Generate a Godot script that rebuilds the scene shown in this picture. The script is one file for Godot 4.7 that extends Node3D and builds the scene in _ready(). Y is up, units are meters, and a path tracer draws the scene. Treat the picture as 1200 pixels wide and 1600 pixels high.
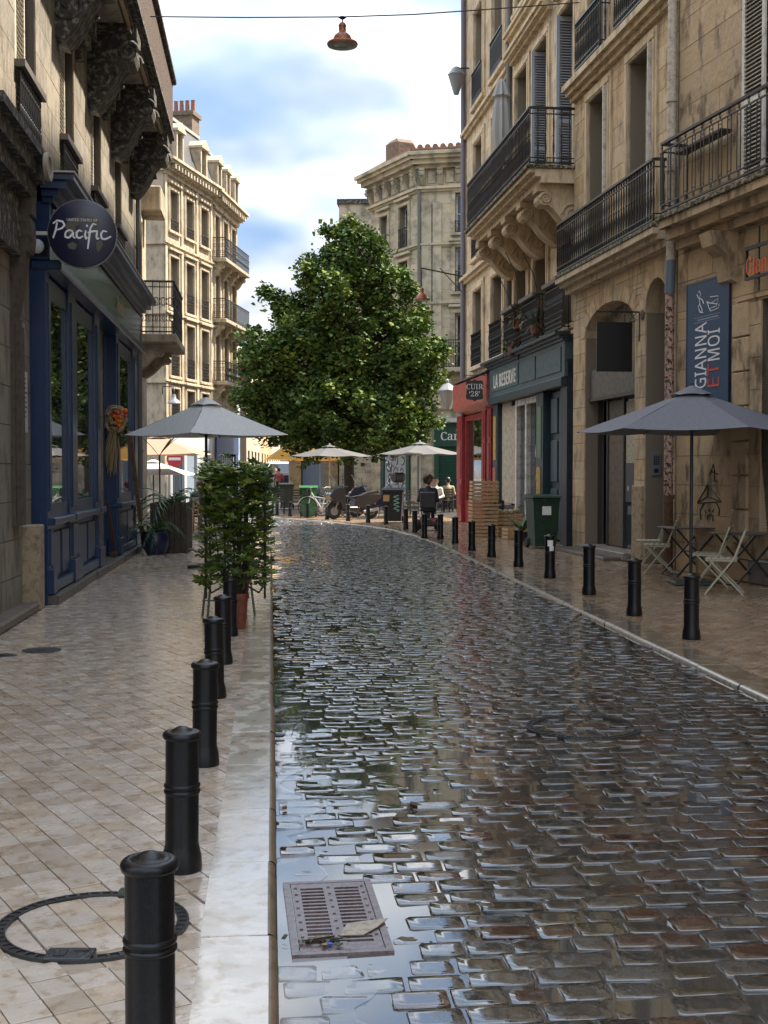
extends Node3D
# A wet cobbled street between stone houses, after rain.

const FOCAL := 1950.0      # focal length in photo pixels (photo 1200 x 1600)
const HORIZON := 736.0
const EYE := 1.6
const SKY_TURN := 90.0
const EXPOSURE := 3.1
const SUN_POWER := 1.6
var pitch := atan((800.0 - HORIZON) / FOCAL)
var rng := RandomNumberGenerator.new()
var mats := {}
var taken := {}
var texs := {}
var unit_box: BoxMesh

# ---------------------------------------------------------------- pixels to places
func ray(u: float, v: float) -> Vector3:
	var a := (u - 600.0) / FOCAL
	var b := (800.0 - v) / FOCAL
	return Vector3(a, b * cos(pitch) - sin(pitch), -(cos(pitch) + b * sin(pitch)))
func gnd(u: float, v: float, y := 0.0) -> Vector3:
	var r := ray(u, v)
	return Vector3(0, EYE, 0) + r * ((y - EYE) / r.y)
func far(u: float, v: float, z: float) -> Vector3:
	var r := ray(u, v)
	return Vector3(0, EYE, 0) + r * (-z / r.z)
func seen(p: Vector3) -> Vector3:  # photo pixel and depth of a place
	var d := p - Vector3(0, EYE, 0)
	var f := -d.y * sin(pitch) - d.z * cos(pitch)
	var up := d.y * cos(pitch) - d.z * sin(pitch)
	return Vector3(600 + FOCAL * d.x / maxf(f, 0.01), 800 - FOCAL * up / maxf(f, 0.01), f)
func facade(o: Vector3, dx: float, dz: float) -> Transform3D:  # x along the wall, y up, z out to the street
	var x := Vector3(dx, 0, dz).normalized()
	return Transform3D(Basis(x, Vector3.UP, x.cross(Vector3.UP)), o)

# ---------------------------------------------------------------- mesh builder
class MB:
	var v := PackedVector3Array()
	var n := PackedVector3Array()
	func tri(a: Vector3, b: Vector3, c: Vector3) -> void:
		var m := (b - a).cross(c - a).normalized()
		v.append(a); v.append(c); v.append(b)
		n.append(m); n.append(m); n.append(m)
	func trin(a: Vector3, b: Vector3, c: Vector3, na: Vector3, nb: Vector3, nc: Vector3) -> void:
		v.append(a); v.append(c); v.append(b)
		n.append(na); n.append(nc); n.append(nb)
	func quad(a: Vector3, b: Vector3, c: Vector3, d: Vector3) -> void:
		tri(a, b, c); tri(a, c, d)
	func quad2(a: Vector3, b: Vector3, c: Vector3, d: Vector3) -> MB:
		quad(a, b, c, d); return self
	func quadn(a: Vector3, b: Vector3, c: Vector3, d: Vector3, na: Vector3, nb: Vector3, nc: Vector3, nd: Vector3) -> void:
		trin(a, b, c, na, nb, nc); trin(a, c, d, na, nc, nd)
	func box(x0: float, x1: float, y0: float, y1: float, z0: float, z1: float) -> MB:
		return obox(Transform3D(Basis(), Vector3((x0 + x1) / 2, (y0 + y1) / 2, (z0 + z1) / 2)), Vector3(absf(x1 - x0), absf(y1 - y0), absf(z1 - z0)))
	func obox(t: Transform3D, s: Vector3, taper := 1.0) -> MB:
		var p := []
		for k in 8:
			var q := Vector3((k & 1) - 0.5, ((k >> 1) & 1) - 0.5, ((k >> 2) & 1) - 0.5) * s
			if k & 2: q.x *= taper; q.z *= taper
			p.append(t * q)
		for f in [[0, 2, 3, 1], [4, 5, 7, 6], [0, 4, 6, 2], [1, 3, 7, 5], [0, 1, 5, 4], [2, 6, 7, 3]]:
			quad(p[f[0]], p[f[1]], p[f[2]], p[f[3]])
		return self
	func bar(a: Vector3, b: Vector3, w: float, h: float, side := Vector3.UP) -> MB:  # a square bar from a to b
		var y := (b - a).normalized()
		var x := y.cross(side)
		if x.length() < 0.01: x = y.cross(Vector3.RIGHT)
		x = x.normalized()
		return obox(Transform3D(Basis(x, y, x.cross(y)), (a + b) / 2), Vector3(w, a.distance_to(b), h))
	func cbox(x0: float, x1: float, y0: float, y1: float, z0: float, z1: float, c: float) -> MB:  # chamfered box
		var lo := Vector3(x0, y0, z0); var hi := Vector3(x1, y1, z1)
		var pt := func(sx: int, sy: int, sz: int, ax: int) -> Vector3:
			var s := [sx, sy, sz]
			var q := Vector3()
			for i in 3:
				var full: float = hi[i] if s[i] else lo[i]
				q[i] = full if i == ax else full + (-c if s[i] else c)
			return q
		for ax in 3:
			var b := (ax + 1) % 3; var d := (ax + 2) % 3
			for s in 2:
				var q := []
				for e in [[0, 0], [1, 0], [1, 1], [0, 1]]:
					var k := [0, 0, 0]; k[ax] = s; k[b] = e[0]; k[d] = e[1]
					q.append(pt.call(k[0], k[1], k[2], ax))
				if s: quad(q[0], q[1], q[2], q[3])
				else: quad(q[3], q[2], q[1], q[0])
			for s in 2:
				for e in 2:  # edges along ax
					var k0 := [0, 0, 0]; k0[ax] = 0; k0[b] = s; k0[d] = e
					var k1 := k0.duplicate(); k1[ax] = 1
					var p0: Vector3 = pt.call(k0[0], k0[1], k0[2], b); var p1: Vector3 = pt.call(k1[0], k1[1], k1[2], b)
					var r0: Vector3 = pt.call(k0[0], k0[1], k0[2], d); var r1: Vector3 = pt.call(k1[0], k1[1], k1[2], d)
					if s == e: quad(p0, r0, r1, p1)
					else: quad(p0, p1, r1, r0)
		for k in 8:
			var s := [k & 1, (k >> 1) & 1, (k >> 2) & 1]
			var a: Vector3 = pt.call(s[0], s[1], s[2], 0); var b2: Vector3 = pt.call(s[0], s[1], s[2], 1); var c2: Vector3 = pt.call(s[0], s[1], s[2], 2)
			if (s[0] + s[1] + s[2]) % 2 == 1: tri(a, b2, c2)
			else: tri(a, c2, b2)
		return self
	func lathe(prof: Array, seg := 16, o := Vector3.ZERO, sharp := false, sx := 1.0, sz := 1.0) -> MB:  # prof: Vector2(radius, height) upwards
		for i in prof.size() - 1:
			var p: Vector2 = prof[i]; var q: Vector2 = prof[i + 1]
			var t := (q - p)
			var m := Vector2(t.y, -t.x).normalized()
			var mp := m; var mq := m
			if not sharp:
				if i > 0:
					var t0: Vector2 = p - prof[i - 1]; var m0 := Vector2(t0.y, -t0.x).normalized()
					if m0.dot(m) > 0.5: mp = (m + m0).normalized()
				if i < prof.size() - 2:
					var t1: Vector2 = prof[i + 2] - q; var m1 := Vector2(t1.y, -t1.x).normalized()
					if m1.dot(m) > 0.5: mq = (m + m1).normalized()
			for k in seg:
				var a := TAU * k / seg; var b := TAU * (k + 1) / seg
				var ca := Vector3(cos(a) * sx, 0, sin(a) * sz); var cb := Vector3(cos(b) * sx, 0, sin(b) * sz)
				var up := Vector3.UP
				quadn(o + cb * p.x + up * p.y, o + ca * p.x + up * p.y, o + ca * q.x + up * q.y, o + cb * q.x + up * q.y,
					(cb * mp.x + up * mp.y).normalized(), (ca * mp.x + up * mp.y).normalized(), (ca * mq.x + up * mq.y).normalized(), (cb * mq.x + up * mq.y).normalized())
		return self
	func tube(pts: Array, r, seg := 6) -> MB:  # r: a number or one for each point
		var px := Vector3.ZERO
		var rings := []
		for i in pts.size():
			var t: Vector3 = (pts[mini(i + 1, pts.size() - 1)] - pts[maxi(i - 1, 0)])
			t = t.normalized() if t.length() > 1e-6 else Vector3.UP
			var x := px - t * px.dot(t)
			if x.length() < 0.05: x = t.cross(Vector3.UP if absf(t.y) < 0.9 else Vector3.RIGHT)
			x = x.normalized(); px = x
			var y := t.cross(x)
			var ring := []
			var rr: float = r[i] if r is Array else r
			for k in seg:
				var a := TAU * k / seg
				var d := x * cos(a) + y * sin(a)
				ring.append([pts[i] + d * rr, d])
			rings.append(ring)
		for i in pts.size() - 1:
			for k in seg:
				var a = rings[i][k]; var b = rings[i][(k + 1) % seg]; var c = rings[i + 1][(k + 1) % seg]; var d = rings[i + 1][k]
				quadn(a[0], b[0], c[0], d[0], a[1], b[1], c[1], d[1])
		for e in [0, pts.size() - 1]:
			for k in range(1, seg - 1):
				if e: tri(rings[e][0][0], rings[e][k][0], rings[e][k + 1][0])
				else: tri(rings[e][0][0], rings[e][k + 1][0], rings[e][k][0])
		return self
	func prism(poly: Array, t: Transform3D, depth: float) -> MB:  # outline in t's x, y; runs depth along t's z
		var p := PackedVector2Array(poly)
		if Geometry2D.is_polygon_clockwise(p) == false: p.reverse()
		var ix := Geometry2D.triangulate_polygon(p)
		for i in range(0, ix.size(), 3):
			var a := p[ix[i]]; var b := p[ix[i + 1]]; var c := p[ix[i + 2]]
			if (b - a).cross(c - a) < 0: var s := b; b = c; c = s
			tri(t * Vector3(a.x, a.y, depth), t * Vector3(b.x, b.y, depth), t * Vector3(c.x, c.y, depth))
			tri(t * Vector3(a.x, a.y, 0), t * Vector3(c.x, c.y, 0), t * Vector3(b.x, b.y, 0))
		for i in p.size():
			var a := p[i]; var b := p[(i + 1) % p.size()]
			quad(t * Vector3(a.x, a.y, 0), t * Vector3(b.x, b.y, 0), t * Vector3(b.x, b.y, depth), t * Vector3(a.x, a.y, depth))
		return self
	func ball(c: Vector3, r: Vector3, seg := 10, rows := 6) -> MB:
		for i in rows:
			var t0 := PI * i / rows - PI / 2; var t1 := PI * (i + 1) / rows - PI / 2
			for k in seg:
				var a0 := TAU * k / seg; var a1 := TAU * (k + 1) / seg
				var q := []
				for e in [[a1, t0], [a0, t0], [a0, t1], [a1, t1]]:
					q.append(Vector3(cos(e[0]) * cos(e[1]), sin(e[1]), sin(e[0]) * cos(e[1])))
				quadn(c + q[0] * r, c + q[1] * r, c + q[2] * r, c + q[3] * r, (q[0] / r).normalized(), (q[1] / r).normalized(), (q[2] / r).normalized(), (q[3] / r).normalized())
		return self
	func mesh() -> ArrayMesh:
		var a := []; a.resize(Mesh.ARRAY_MAX)
		a[Mesh.ARRAY_VERTEX] = v; a[Mesh.ARRAY_NORMAL] = n
		var m := ArrayMesh.new()
		if v.size(): m.add_surface_from_arrays(Mesh.PRIMITIVE_TRIANGLES, a)
		return m

# ---------------------------------------------------------------- materials
func lin(r: float, g: float, b: float) -> Color:
	return Color(r, g, b).linear_to_srgb()
func noise_tex(key: String, freq: float, ramp: Array, octaves := 5, normal := false, bump := 4.0, size := 512, kind := FastNoiseLite.TYPE_SIMPLEX_SMOOTH) -> NoiseTexture2D:
	if texs.has(key): return texs[key]
	var f := FastNoiseLite.new()
	f.noise_type = kind; f.frequency = freq; f.fractal_octaves = octaves; f.fractal_gain = 0.6; f.seed = hash(key) % 9999
	var t := NoiseTexture2D.new()
	t.width = size; t.height = size; t.seamless = true; t.noise = f
	if normal:
		t.as_normal_map = true; t.bump_strength = bump
	else:
		var g := Gradient.new()
		var off := PackedFloat32Array(); var col := PackedColorArray()
		for e in ramp:
			off.append(e[0]); col.append(e[1] if e[1] is Color else Color(e[1], e[1], e[1]))
		g.offsets = off; g.colors = col; t.color_ramp = g
	texs[key] = t
	return t
func M(key: String, c = null, rough := 0.7, tex = null, scale := 0.5, bump = null, bs := 0.5, extra := {}) -> StandardMaterial3D:
	if mats.has(key): return mats[key]
	var m := StandardMaterial3D.new()
	m.resource_name = key
	m.albedo_color = c; m.roughness = rough
	if tex: m.albedo_texture = tex
	if bump:
		m.normal_enabled = true; m.normal_texture = bump; m.normal_scale = bs
	if tex or bump or extra.has("roughness_texture"):
		m.uv1_triplanar = true; m.uv1_world_triplanar = true; m.uv1_scale = Vector3.ONE * scale
	m.vertex_color_use_as_albedo = true
	for k in extra: m.set(k, extra[k])
	mats[key] = m
	return m
func tint(key: String, base: StandardMaterial3D, t: Color) -> StandardMaterial3D:
	if mats.has(key): return mats[key]
	var m: StandardMaterial3D = base.duplicate()
	m.resource_name = key
	var l := base.albedo_color.srgb_to_linear()
	m.albedo_color = Color(l.r * t.r, l.g * t.g, l.b * t.b).linear_to_srgb()
	mats[key] = m
	return m
func tones(base: StandardMaterial3D, list: Array) -> Array:
	var out := []
	for i in list.size():
		out.append(tint("%s tone %d" % [base.resource_name, i], base, list[i]))
	return out

# ---------------------------------------------------------------- nodes
func xf(at) -> Transform3D:
	if at is Transform3D: return at
	var p: Vector3 = at
	return Transform3D(Basis(), p)
func numbered(called: String) -> String:
	var k: int = taken.get(called, 0)
	taken[called] = k + 1
	return called if k == 0 else "%s_%03d" % [called, k]
func tag(o: Node, label: String, category: String, group := "") -> Node:
	o.set_meta("label", label); o.set_meta("category", category)
	if group: o.set_meta("group", group)
	return o
func thing(called: String, label: String, category: String, at = Transform3D(), group := "") -> Node3D:
	var o := Node3D.new()
	o.name = numbered(called); add_child(o)
	o.transform = xf(at)
	tag(o, label, category, group)
	return o
func part(parent: Node, called: String, m, mat: Material, at = Transform3D()) -> MeshInstance3D:
	var o := MeshInstance3D.new()
	o.name = called
	o.mesh = m.mesh() if m is MB else m
	o.material_override = mat
	o.transform = xf(at)
	if parent == self: o.name = numbered(called)
	parent.add_child(o, true)
	return o
func structure(called: String, m, mat: Material, at = Transform3D()) -> MeshInstance3D:
	var o := part(self, called, m, mat, at)
	o.set_meta("kind", "structure")
	return o
func copy(root: Node3D, at: Transform3D, label := "", group := "") -> Node3D:
	var r: Node3D = root.duplicate()
	var base := String(root.name)
	if base.length() > 4 and base.substr(base.length() - 4, 1) == "_" and base.substr(base.length() - 3).is_valid_int(): base = base.substr(0, base.length() - 4)
	r.name = numbered(base); add_child(r); r.transform = at
	if label: r.set_meta("label", label)
	if group: r.set_meta("group", group)
	return r
func turned(p: Vector3, deg := 0.0, scale := 1.0) -> Transform3D:
	return Transform3D(Basis(Vector3.UP, deg_to_rad(deg)).scaled(Vector3.ONE * scale), p)
# Many alike pieces: the largest in view as parts of their own, the rest joined as stuff.
func pieces(parent: Node3D, called: String, meshes: Array, mat_list: Array, list: Array, most := 300) -> void:
	var gx := parent.transform
	for p in list:
		var s := seen(gx * p.x.origin)
		var vis := s.z > 0.3 and s.x > -60 and s.x < 1260 and s.y > -60 and s.y < 1680
		p.rank = (p.x.basis.x.length() * p.x.basis.y.length() + p.x.basis.x.length() * p.x.basis.z.length() * 0.6 + 1e-4) / (s.z * s.z) if vis else 0.0
	list.sort_custom(func(a, b): return a.rank > b.rank)
	var rest := {}
	for i in list.size():
		var p = list[i]
		var k: int = p.get("mesh", 0) % meshes.size()
		if i < most:
			part(parent, called, meshes[k], mat_list[p.m % mat_list.size()], p.x)
		else:
			if not rest.has(k): rest[k] = []
			rest[k].append(p)
	for k in rest:
		var mm := MultiMesh.new()
		mm.transform_format = MultiMesh.TRANSFORM_3D; mm.use_colors = true
		mm.mesh = meshes[k]; mm.instance_count = rest[k].size()
		var base: StandardMaterial3D = mat_list[0]
		var bl := base.albedo_color.srgb_to_linear()
		for i in rest[k].size():
			var p = rest[k][i]
			mm.set_instance_transform(i, p.x)
			var l: Color = mat_list[p.m % mat_list.size()].albedo_color.srgb_to_linear()
			mm.set_instance_color(i, Color(l.r / bl.r, l.g / bl.g, l.b / bl.b))
		var o := MultiMeshInstance3D.new()
		o.name = called + "_rest"; o.multimesh = mm; o.material_override = base
		o.set_meta("kind", "stuff")
		parent.add_child(o, true)

# ---------------------------------------------------------------- building parts
func free_spans(x0: float, x1: float, y0: float, y1: float, ops: Array) -> Array:
	var cuts := [[x0, x1]]
	for o in ops:
		if o[3] <= y0 + 1e-4 or o[2] >= y1 - 1e-4: continue
		var nx := []
		for c in cuts:
			if o[1] <= c[0] or o[0] >= c[1]: nx.append(c); continue
			if o[0] > c[0] + 0.01: nx.append([c[0], o[0]])
			if o[1] < c[1] - 0.01: nx.append([o[1], c[1]])
		cuts = nx
	return cuts
# A wall of ashlar blocks round openings [x0, x1, y0, y1]; front at z = 0.
func wall(t: Node3D, x0: float, x1: float, y0: float, y1: float, ops: Array, course: float, length: float, mat_list: Array, joint: Material, z := 0.0, thick := 0.4, most := 300) -> void:
	var ys := [y0, y1]
	for o in ops:
		for e in [o[2], o[3]]:
			if e > y0 and e < y1 and not ys.has(e): ys.append(e)
	ys.sort()
	var b := MB.new()
	for i in ys.size() - 1:
		if ys[i + 1] - ys[i] < 0.001: continue
		for s in free_spans(x0, x1, ys[i], ys[i + 1], ops):
			b.box(s[0], s[1], ys[i], ys[i + 1], z - thick, z - 0.02)
	part(t, "wall", b, joint)
	var lines := ys.duplicate()
	var k := 1
	while y0 + k * course < y1 - 0.1:
		var y := y0 + k * course
		var near := false
		for e in ys: near = near or absf(e - y) < 0.09
		if not near: lines.append(y)
		k += 1
	lines.sort()
	var list := []
	var g := 0.004
	for i in lines.size() - 1:
		var a: float = lines[i]; var c: float = lines[i + 1]
		if c - a < 0.03: continue
		for s in free_spans(x0, x1, a, c, ops):
			var w: float = s[1] - s[0]
			var nb := maxi(1, roundi(w / length))
			var cut := [s[0]]
			for j in range(1, nb):
				cut.append(s[0] + w * (j + (0.25 if i % 2 else -0.2) + rng.randf_range(-0.12, 0.12)) / nb)
			cut.append(s[1])
			for j in nb:
				var dz := rng.randf_range(0.0, 0.004)
				var lo: float = cut[j]; var hi: float = cut[j + 1]
				list.append({"x": Transform3D(Basis().scaled(Vector3(hi - lo - 2 * g, c - a - 2 * g, 0.02 + dz)), Vector3((lo + hi) / 2, (a + c) / 2, z - 0.01 + dz / 2)), "m": rng.randi() % mat_list.size()})
	pieces(t, "stone_block", [unit_box], mat_list, list, most)
func window(t: Node3D, x0: float, x1: float, y0: float, y1: float, z: float, frame: Material, glass: Material, cols := 2, rows := 3, called := "window") -> MeshInstance3D:
	var b := MB.new()
	var f := 0.06
	b.box(x0, x0 + f, y0, y1, z - 0.06, z); b.box(x1 - f, x1, y0, y1, z - 0.06, z)
	b.box(x0 + f, x1 - f, y0, y0 + f, z - 0.06, z); b.box(x0 + f, x1 - f, y1 - f, y1, z - 0.06, z)
	for c in range(1, cols):
		var x := lerpf(x0, x1, float(c) / cols)
		b.box(x - 0.04, x + 0.04, y0 + f, y1 - f, z - 0.05, z + 0.012)
	for r in range(1, rows):
		var y := lerpf(y0, y1, float(r) / rows)
		b.box(x0 + f, x1 - f, y - 0.018, y + 0.018, z - 0.045, z - 0.008)
	var o := part(t, called, b, frame)
	for c in cols:
		for r in rows:
			var p := MB.new()
			p.box(lerpf(x0, x1, float(c) / cols) + 0.03, lerpf(x0, x1, float(c + 1) / cols) - 0.03, lerpf(y0, y1, float(r) / rows) + 0.014, lerpf(y0, y1, float(r + 1) / rows) - 0.014, z - 0.04, z - 0.03)
			part(o, "pane", p, glass)
	return o
func shutter(t: Node3D, x0: float, x1: float, y0: float, y1: float, z: float, mat: Material, leaves := 1) -> void:
	for l in leaves:
		var a := lerpf(x0, x1, float(l) / leaves) + 0.004; var e := lerpf(x0, x1, float(l + 1) / leaves) - 0.004
		var b := MB.new()
		b.box(a, a + 0.07, y0, y1, z - 0.035, z); b.box(e - 0.07, e, y0, y1, z - 0.035, z)
		for y in [y0, lerpf(y0, y1, 0.36), y1 - 0.1]: b.box(a + 0.07, e - 0.07, y, y + 0.1, z - 0.034, z - 0.002)
		var y := y0 + 0.14
		while y < y1 - 0.13:
			if absf(y - lerpf(y0, y1, 0.36) - 0.05) > 0.075:
				b.obox(Transform3D(Basis(Vector3.RIGHT, 0.7), Vector3((a + e) / 2, y, z - 0.018)), Vector3(e - a - 0.14, 0.012, 0.045))
			y += 0.06
		part(t, "shutter", b, mat)
# A shutter leaf folded against the far jamb, across the wall.
func folded_leaf(t: Node3D, x: float, y0: float, y1: float, z: float, w: float, mat: Material) -> void:
	shutter(t, 0.0, w, y0, y1, 0.0, mat)
	var o: Node3D = t.get_child(t.get_child_count() - 1)
	o.transform = Transform3D(Basis(Vector3.UP, PI / 2), Vector3(x, 0, z))
# A raised stone surround round an opening.
func surround(t: Node3D, x0: float, x1: float, y0: float, y1: float, w: float, d: float, mat: Material, z := 0.0, sill := true) -> void:
	var b := MB.new()
	b.box(x0 - w, x0, y0, y1, z + 0.001, z + d); b.box(x1, x1 + w, y0, y1, z + 0.001, z + d)
	b.box(x0 - w, x1 + w, y1, y1 + w, z + 0.001, z + d)
	b.box(x0 - w * 0.55, x0 - w * 0.1, y0, y1, z + d, z + d + 0.02); b.box(x1 + w * 0.1, x1 + w * 0.55, y0, y1, z + d, z + d + 0.02)
	b.box(x0 - w * 0.55, x1 + w * 0.55, y1 + w * 0.15, y1 + w * 0.6, z + d, z + d + 0.022)
	part(t, "surround", b, mat)
	if sill:
		part(t, "sill", MB.new().cbox(x0 - w - 0.05, x1 + w + 0.05, y0 - 0.13, y0 - 0.002, z - 0.2, z + d + 0.07, 0.015), mat)
# A moulded band along x: profile steps of [height, how far out].
func band(t: Node3D, called: String, x0: float, x1: float, y: float, steps: Array, mat: Material, z := 0.0, ends := 0.0) -> void:
	var b := MB.new()
	for s in steps:
		b.box(x0 - s[1] * ends, x1 + s[1] * ends, y, y + s[0], z - 0.05, z + s[1])
		y += s[0]
	part(t, called, b, mat)
# A railing from a to b: rails as one part, every baluster a part. style: "bar", "turned", "panel", "scroll"
func railing(t: Node3D, a: Vector3, b: Vector3, h: float, gap: float, style: String, mat: Material, singles := true) -> void:
	var L := a.distance_to(b)
	var d := (b - a) / L
	var n := d.cross(Vector3.UP)
	var r := MB.new()
	var up := Vector3.UP
	r.bar(a + up * h, b + up * h, 0.06, 0.04, up)
	r.bar(a + up * (h - 0.12), b + up * (h - 0.12), 0.022, 0.022, up)
	r.bar(a + up * 0.05, b + up * 0.05, 0.03, 0.03, up)
	r.bar(a + up * 0.15, b + up * 0.15, 0.02, 0.02, up)
	part(t, "rail", r, mat)
	var bm := MB.new()
	if style == "turned":
		bm.lathe([Vector2(0.012, 0.05), Vector2(0.024, 0.1), Vector2(0.012, 0.16), Vector2(0.02, 0.3), Vector2(0.023, 0.38), Vector2(0.011, 0.5 * h), Vector2(0.02, 0.52 * h), Vector2(0.011, 0.55 * h), Vector2(0.02, h - 0.3), Vector2(0.012, h - 0.15), Vector2(0.02, h - 0.06), Vector2(0.012, h)], 5)
	elif style == "scroll":
		bm.box(-0.009, 0.009, 0, h, -0.009, 0.009)
		for s in [-1.0, 1.0]:
			for q in [[0.3, 0.05], [0.62, 0.06]]:
				var pts := []
				for k in 9:
					var an := TAU * k / 8.0
					pts.append(Vector3(s * (q[1] + q[1] * cos(an)), h * q[0] + q[1] * 1.5 * sin(an), 0))
				bm.tube(pts, 0.007, 4)
	elif style == "panel":
		var e := 0.05
		bm.bar(Vector3(-e, 0.15, 0), Vector3(-e, h - 0.12, 0), 0.012, 0.012, n); bm.bar(Vector3(e, 0.15, 0), Vector3(e, h - 0.12, 0), 0.012, 0.012, n)
		bm.bar(Vector3(-e, h - 0.18, 0), Vector3(e, h - 0.18, 0), 0.012, 0.012, up); bm.bar(Vector3(-e, 0.2, 0), Vector3(e, 0.2, 0), 0.012, 0.012, up)
		for y in [h - 0.06, 0.1]:
			bm.tube([Vector3(0, y - 0.05, 0), Vector3(0.025, y, 0), Vector3(0, y + 0.05, 0), Vector3(-0.025, y, 0), Vector3(0, y - 0.05, 0)], 0.007, 4)
	else:
		bm.box(-0.01, 0.01, 0, h, -0.01, 0.01)
	var m := bm.mesh()
	var cnt := maxi(1, int(L / gap))
	var basis := Basis(d, up, n)
	for i in cnt + 1:
		part(t, "baluster", m, mat, Transform3D(basis, a + d * (L * i / cnt)))
# A scrolled stone bracket seen from the side: wide w along x, reaching out p and down h below y.
func console(t: Node3D, x: float, y: float, w: float, p: float, h: float, mat: Material, z := 0.0, called := "console", volutes := true) -> void:
	var poly := []
	poly.append(Vector2(0, 0)); poly.append(Vector2(p, 0)); poly.append(Vector2(p, -h * 0.14))
	for k in 7:  # upper roll
		var a := PI * 0.5 - PI * 1.15 * k / 6
		poly.append(Vector2(p * 0.84 + p * 0.15 * cos(a), -h * 0.3 + h * 0.15 * sin(a)))
	for k in range(1, 9):
		var q := k / 8.0
		poly.append(Vector2(lerpf(p * 0.72, p * 0.16, q), lerpf(-h * 0.42, -h, q) - sin(q * PI) * h * 0.07))
	poly.append(Vector2(0, -h * 0.97))
	var m := MB.new()
	m.prism(poly, Transform3D(Basis(Vector3(0, 0, 1), Vector3.UP, Vector3(-1, 0, 0)), Vector3(x + w / 2, y, z)), w)
	var o := part(t, called, m, mat)
	if not volutes: return
	for s in [-1.0, 1.0]:  # the rolled volutes on both cheeks
		var v := MB.new()
		for e in [[p * 0.82, -h * 0.3, h * 0.13], [p * 0.24, -h * 0.62, h * 0.24]]:
			var pts := []
			var rad := []
			for k in 22:
				var q := k / 21.0
				pts.append(Vector3(x + s * w / 2, y + e[1] + e[2] * (1.0 - q * 0.82) * sin(q * 11.0), z + e[0] + e[2] * (1.0 - q * 0.82) * cos(q * 11.0)))
				rad.append(lerpf(0.03, 0.014, q) * h / 0.8)
			v.tube(pts, rad, 5)
		part(o, "scroll", v, mat)
func letters(t: Node3D, text: String, size: float, at: Transform3D, mat: Material, font := "Droid Sans", depth := 0.012, called := "lettering", bold := 400) -> MeshInstance3D:
	var f := SystemFont.new()
	f.font_names = PackedStringArray([font]); f.font_weight = bold
	var m := TextMesh.new()
	m.text = text; m.font = f; m.font_size = 64; m.pixel_size = size / 64.0; m.depth = depth
	return part(t, called, m, mat, at)

# Lettering stretched to a width and a height.
func fitted(t: Node3D, text: String, w: float, h: float, at: Transform3D, mat: Material, font := "Droid Sans", called := "lettering", bold := 400) -> void:
	var o := letters(t, text, 1.0, Transform3D(), mat, font, 0.01, called, bold)
	var b := o.mesh.get_aabb()
	o.transform = at * Transform3D(Basis.from_scale(Vector3(w / b.size.x, h / b.size.y, 1)), -Vector3(b.get_center().x * w / b.size.x, b.get_center().y * h / b.size.y, 0))

# ---------------------------------------------------------------- the scene
const SUN_DIR := Vector3(0.50, 0.80, -0.22)   # towards the sun
const KERB_R := [[3.42, 0.0], [2.715, -8.72], [2.496, -11.3], [1.871, -19.3], [1.516, -23.9], [1.15, -28.0], [0.65, -32.0], [0.1, -34.9], [-0.7, -37.2], [-1.7, -39.4], [-3.0, -41.9], [-4.5, -44.9], [-6.2, -48.5], [-9.0, -54.0]]
const KERB_L := [[0.02, 0.0], [-2.26, -25.1], [-2.9, -30.0], [-4.4, -35.5], [-7.2, -41.0], [-12.0, -47.0]]
var stone_tex: NoiseTexture2D
var grain_n: NoiseTexture2D
var dark_glass: StandardMaterial3D
var iron: StandardMaterial3D
var FL1: Transform3D
var FR2: Transform3D
var FR3: Transform3D
var FR4: Transform3D

func along(line: Array, z: float) -> float:
	for i in line.size() - 1:
		if z <= line[i][1] and z >= line[i + 1][1]:
			return lerpf(line[i][0], line[i + 1][0], (z - line[i][1]) / (line[i + 1][1] - line[i][1]))
	return line[0][0] if z > line[0][1] else line[-1][0]
func road_y(x: float, z: float) -> float:
	var a := along(KERB_L, z); var b := along(KERB_R, z)
	return -0.078 + 0.046 * clampf((x - a) / maxf(b - a, 0.5), 0, 1)

func make_sky() -> Sky:
	var w := 1536; var h := 768
	var im := Image.create(w, h, false, Image.FORMAT_RGBF)
	var f := FastNoiseLite.new()
	f.noise_type = FastNoiseLite.TYPE_SIMPLEX_SMOOTH; f.seed = 21; f.frequency = 0.55; f.fractal_octaves = 6; f.fractal_gain = 0.55
	var g := FastNoiseLite.new()
	g.noise_type = FastNoiseLite.TYPE_SIMPLEX_SMOOTH; g.seed = 5; g.frequency = 1.3; g.fractal_octaves = 5
	for j in h:
		var el := PI * (0.5 - (j + 0.5) / h)
		for i in w:
			var az := TAU * (i + 0.5) / w
			var d := Vector3(cos(el) * sin(az), sin(el), cos(el) * cos(az))
			var y := maxf(d.y, 0.0)
			var p := Vector3(d.x, 0, d.z) / (y + 0.22) * 1.0
			var n := f.get_noise_3d(p.x, 3.1, p.z) * 0.5 + 0.5
			var c := smoothstep(0.37, 0.60, n + 0.06)
			var s := g.get_noise_3d(p.x * 1.3, 9.0, p.z * 1.3) * 0.5 + 0.5
			var blue := Color(0.085, 0.15, 0.255).lerp(Color(0.125, 0.18, 0.26), pow(1.0 - y, 3.0))
			var cl := Color(0.20, 0.22, 0.25).lerp(Color(0.505, 0.505, 0.505), smoothstep(0.30, 0.68, s))
			var col := blue.lerp(cl, c) * (1.0 + 2.0 * y * sqrt(y))
			if d.y < 0.0: col = col.lerp(Color(0.22, 0.21, 0.2), smoothstep(0.0, 0.08, -d.y))
			im.set_pixel(i, j, col)
	var m := PanoramaSkyMaterial.new()
	m.panorama = ImageTexture.create_from_image(im)
	var sky := Sky.new()
	sky.sky_material = m
	return sky

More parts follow.
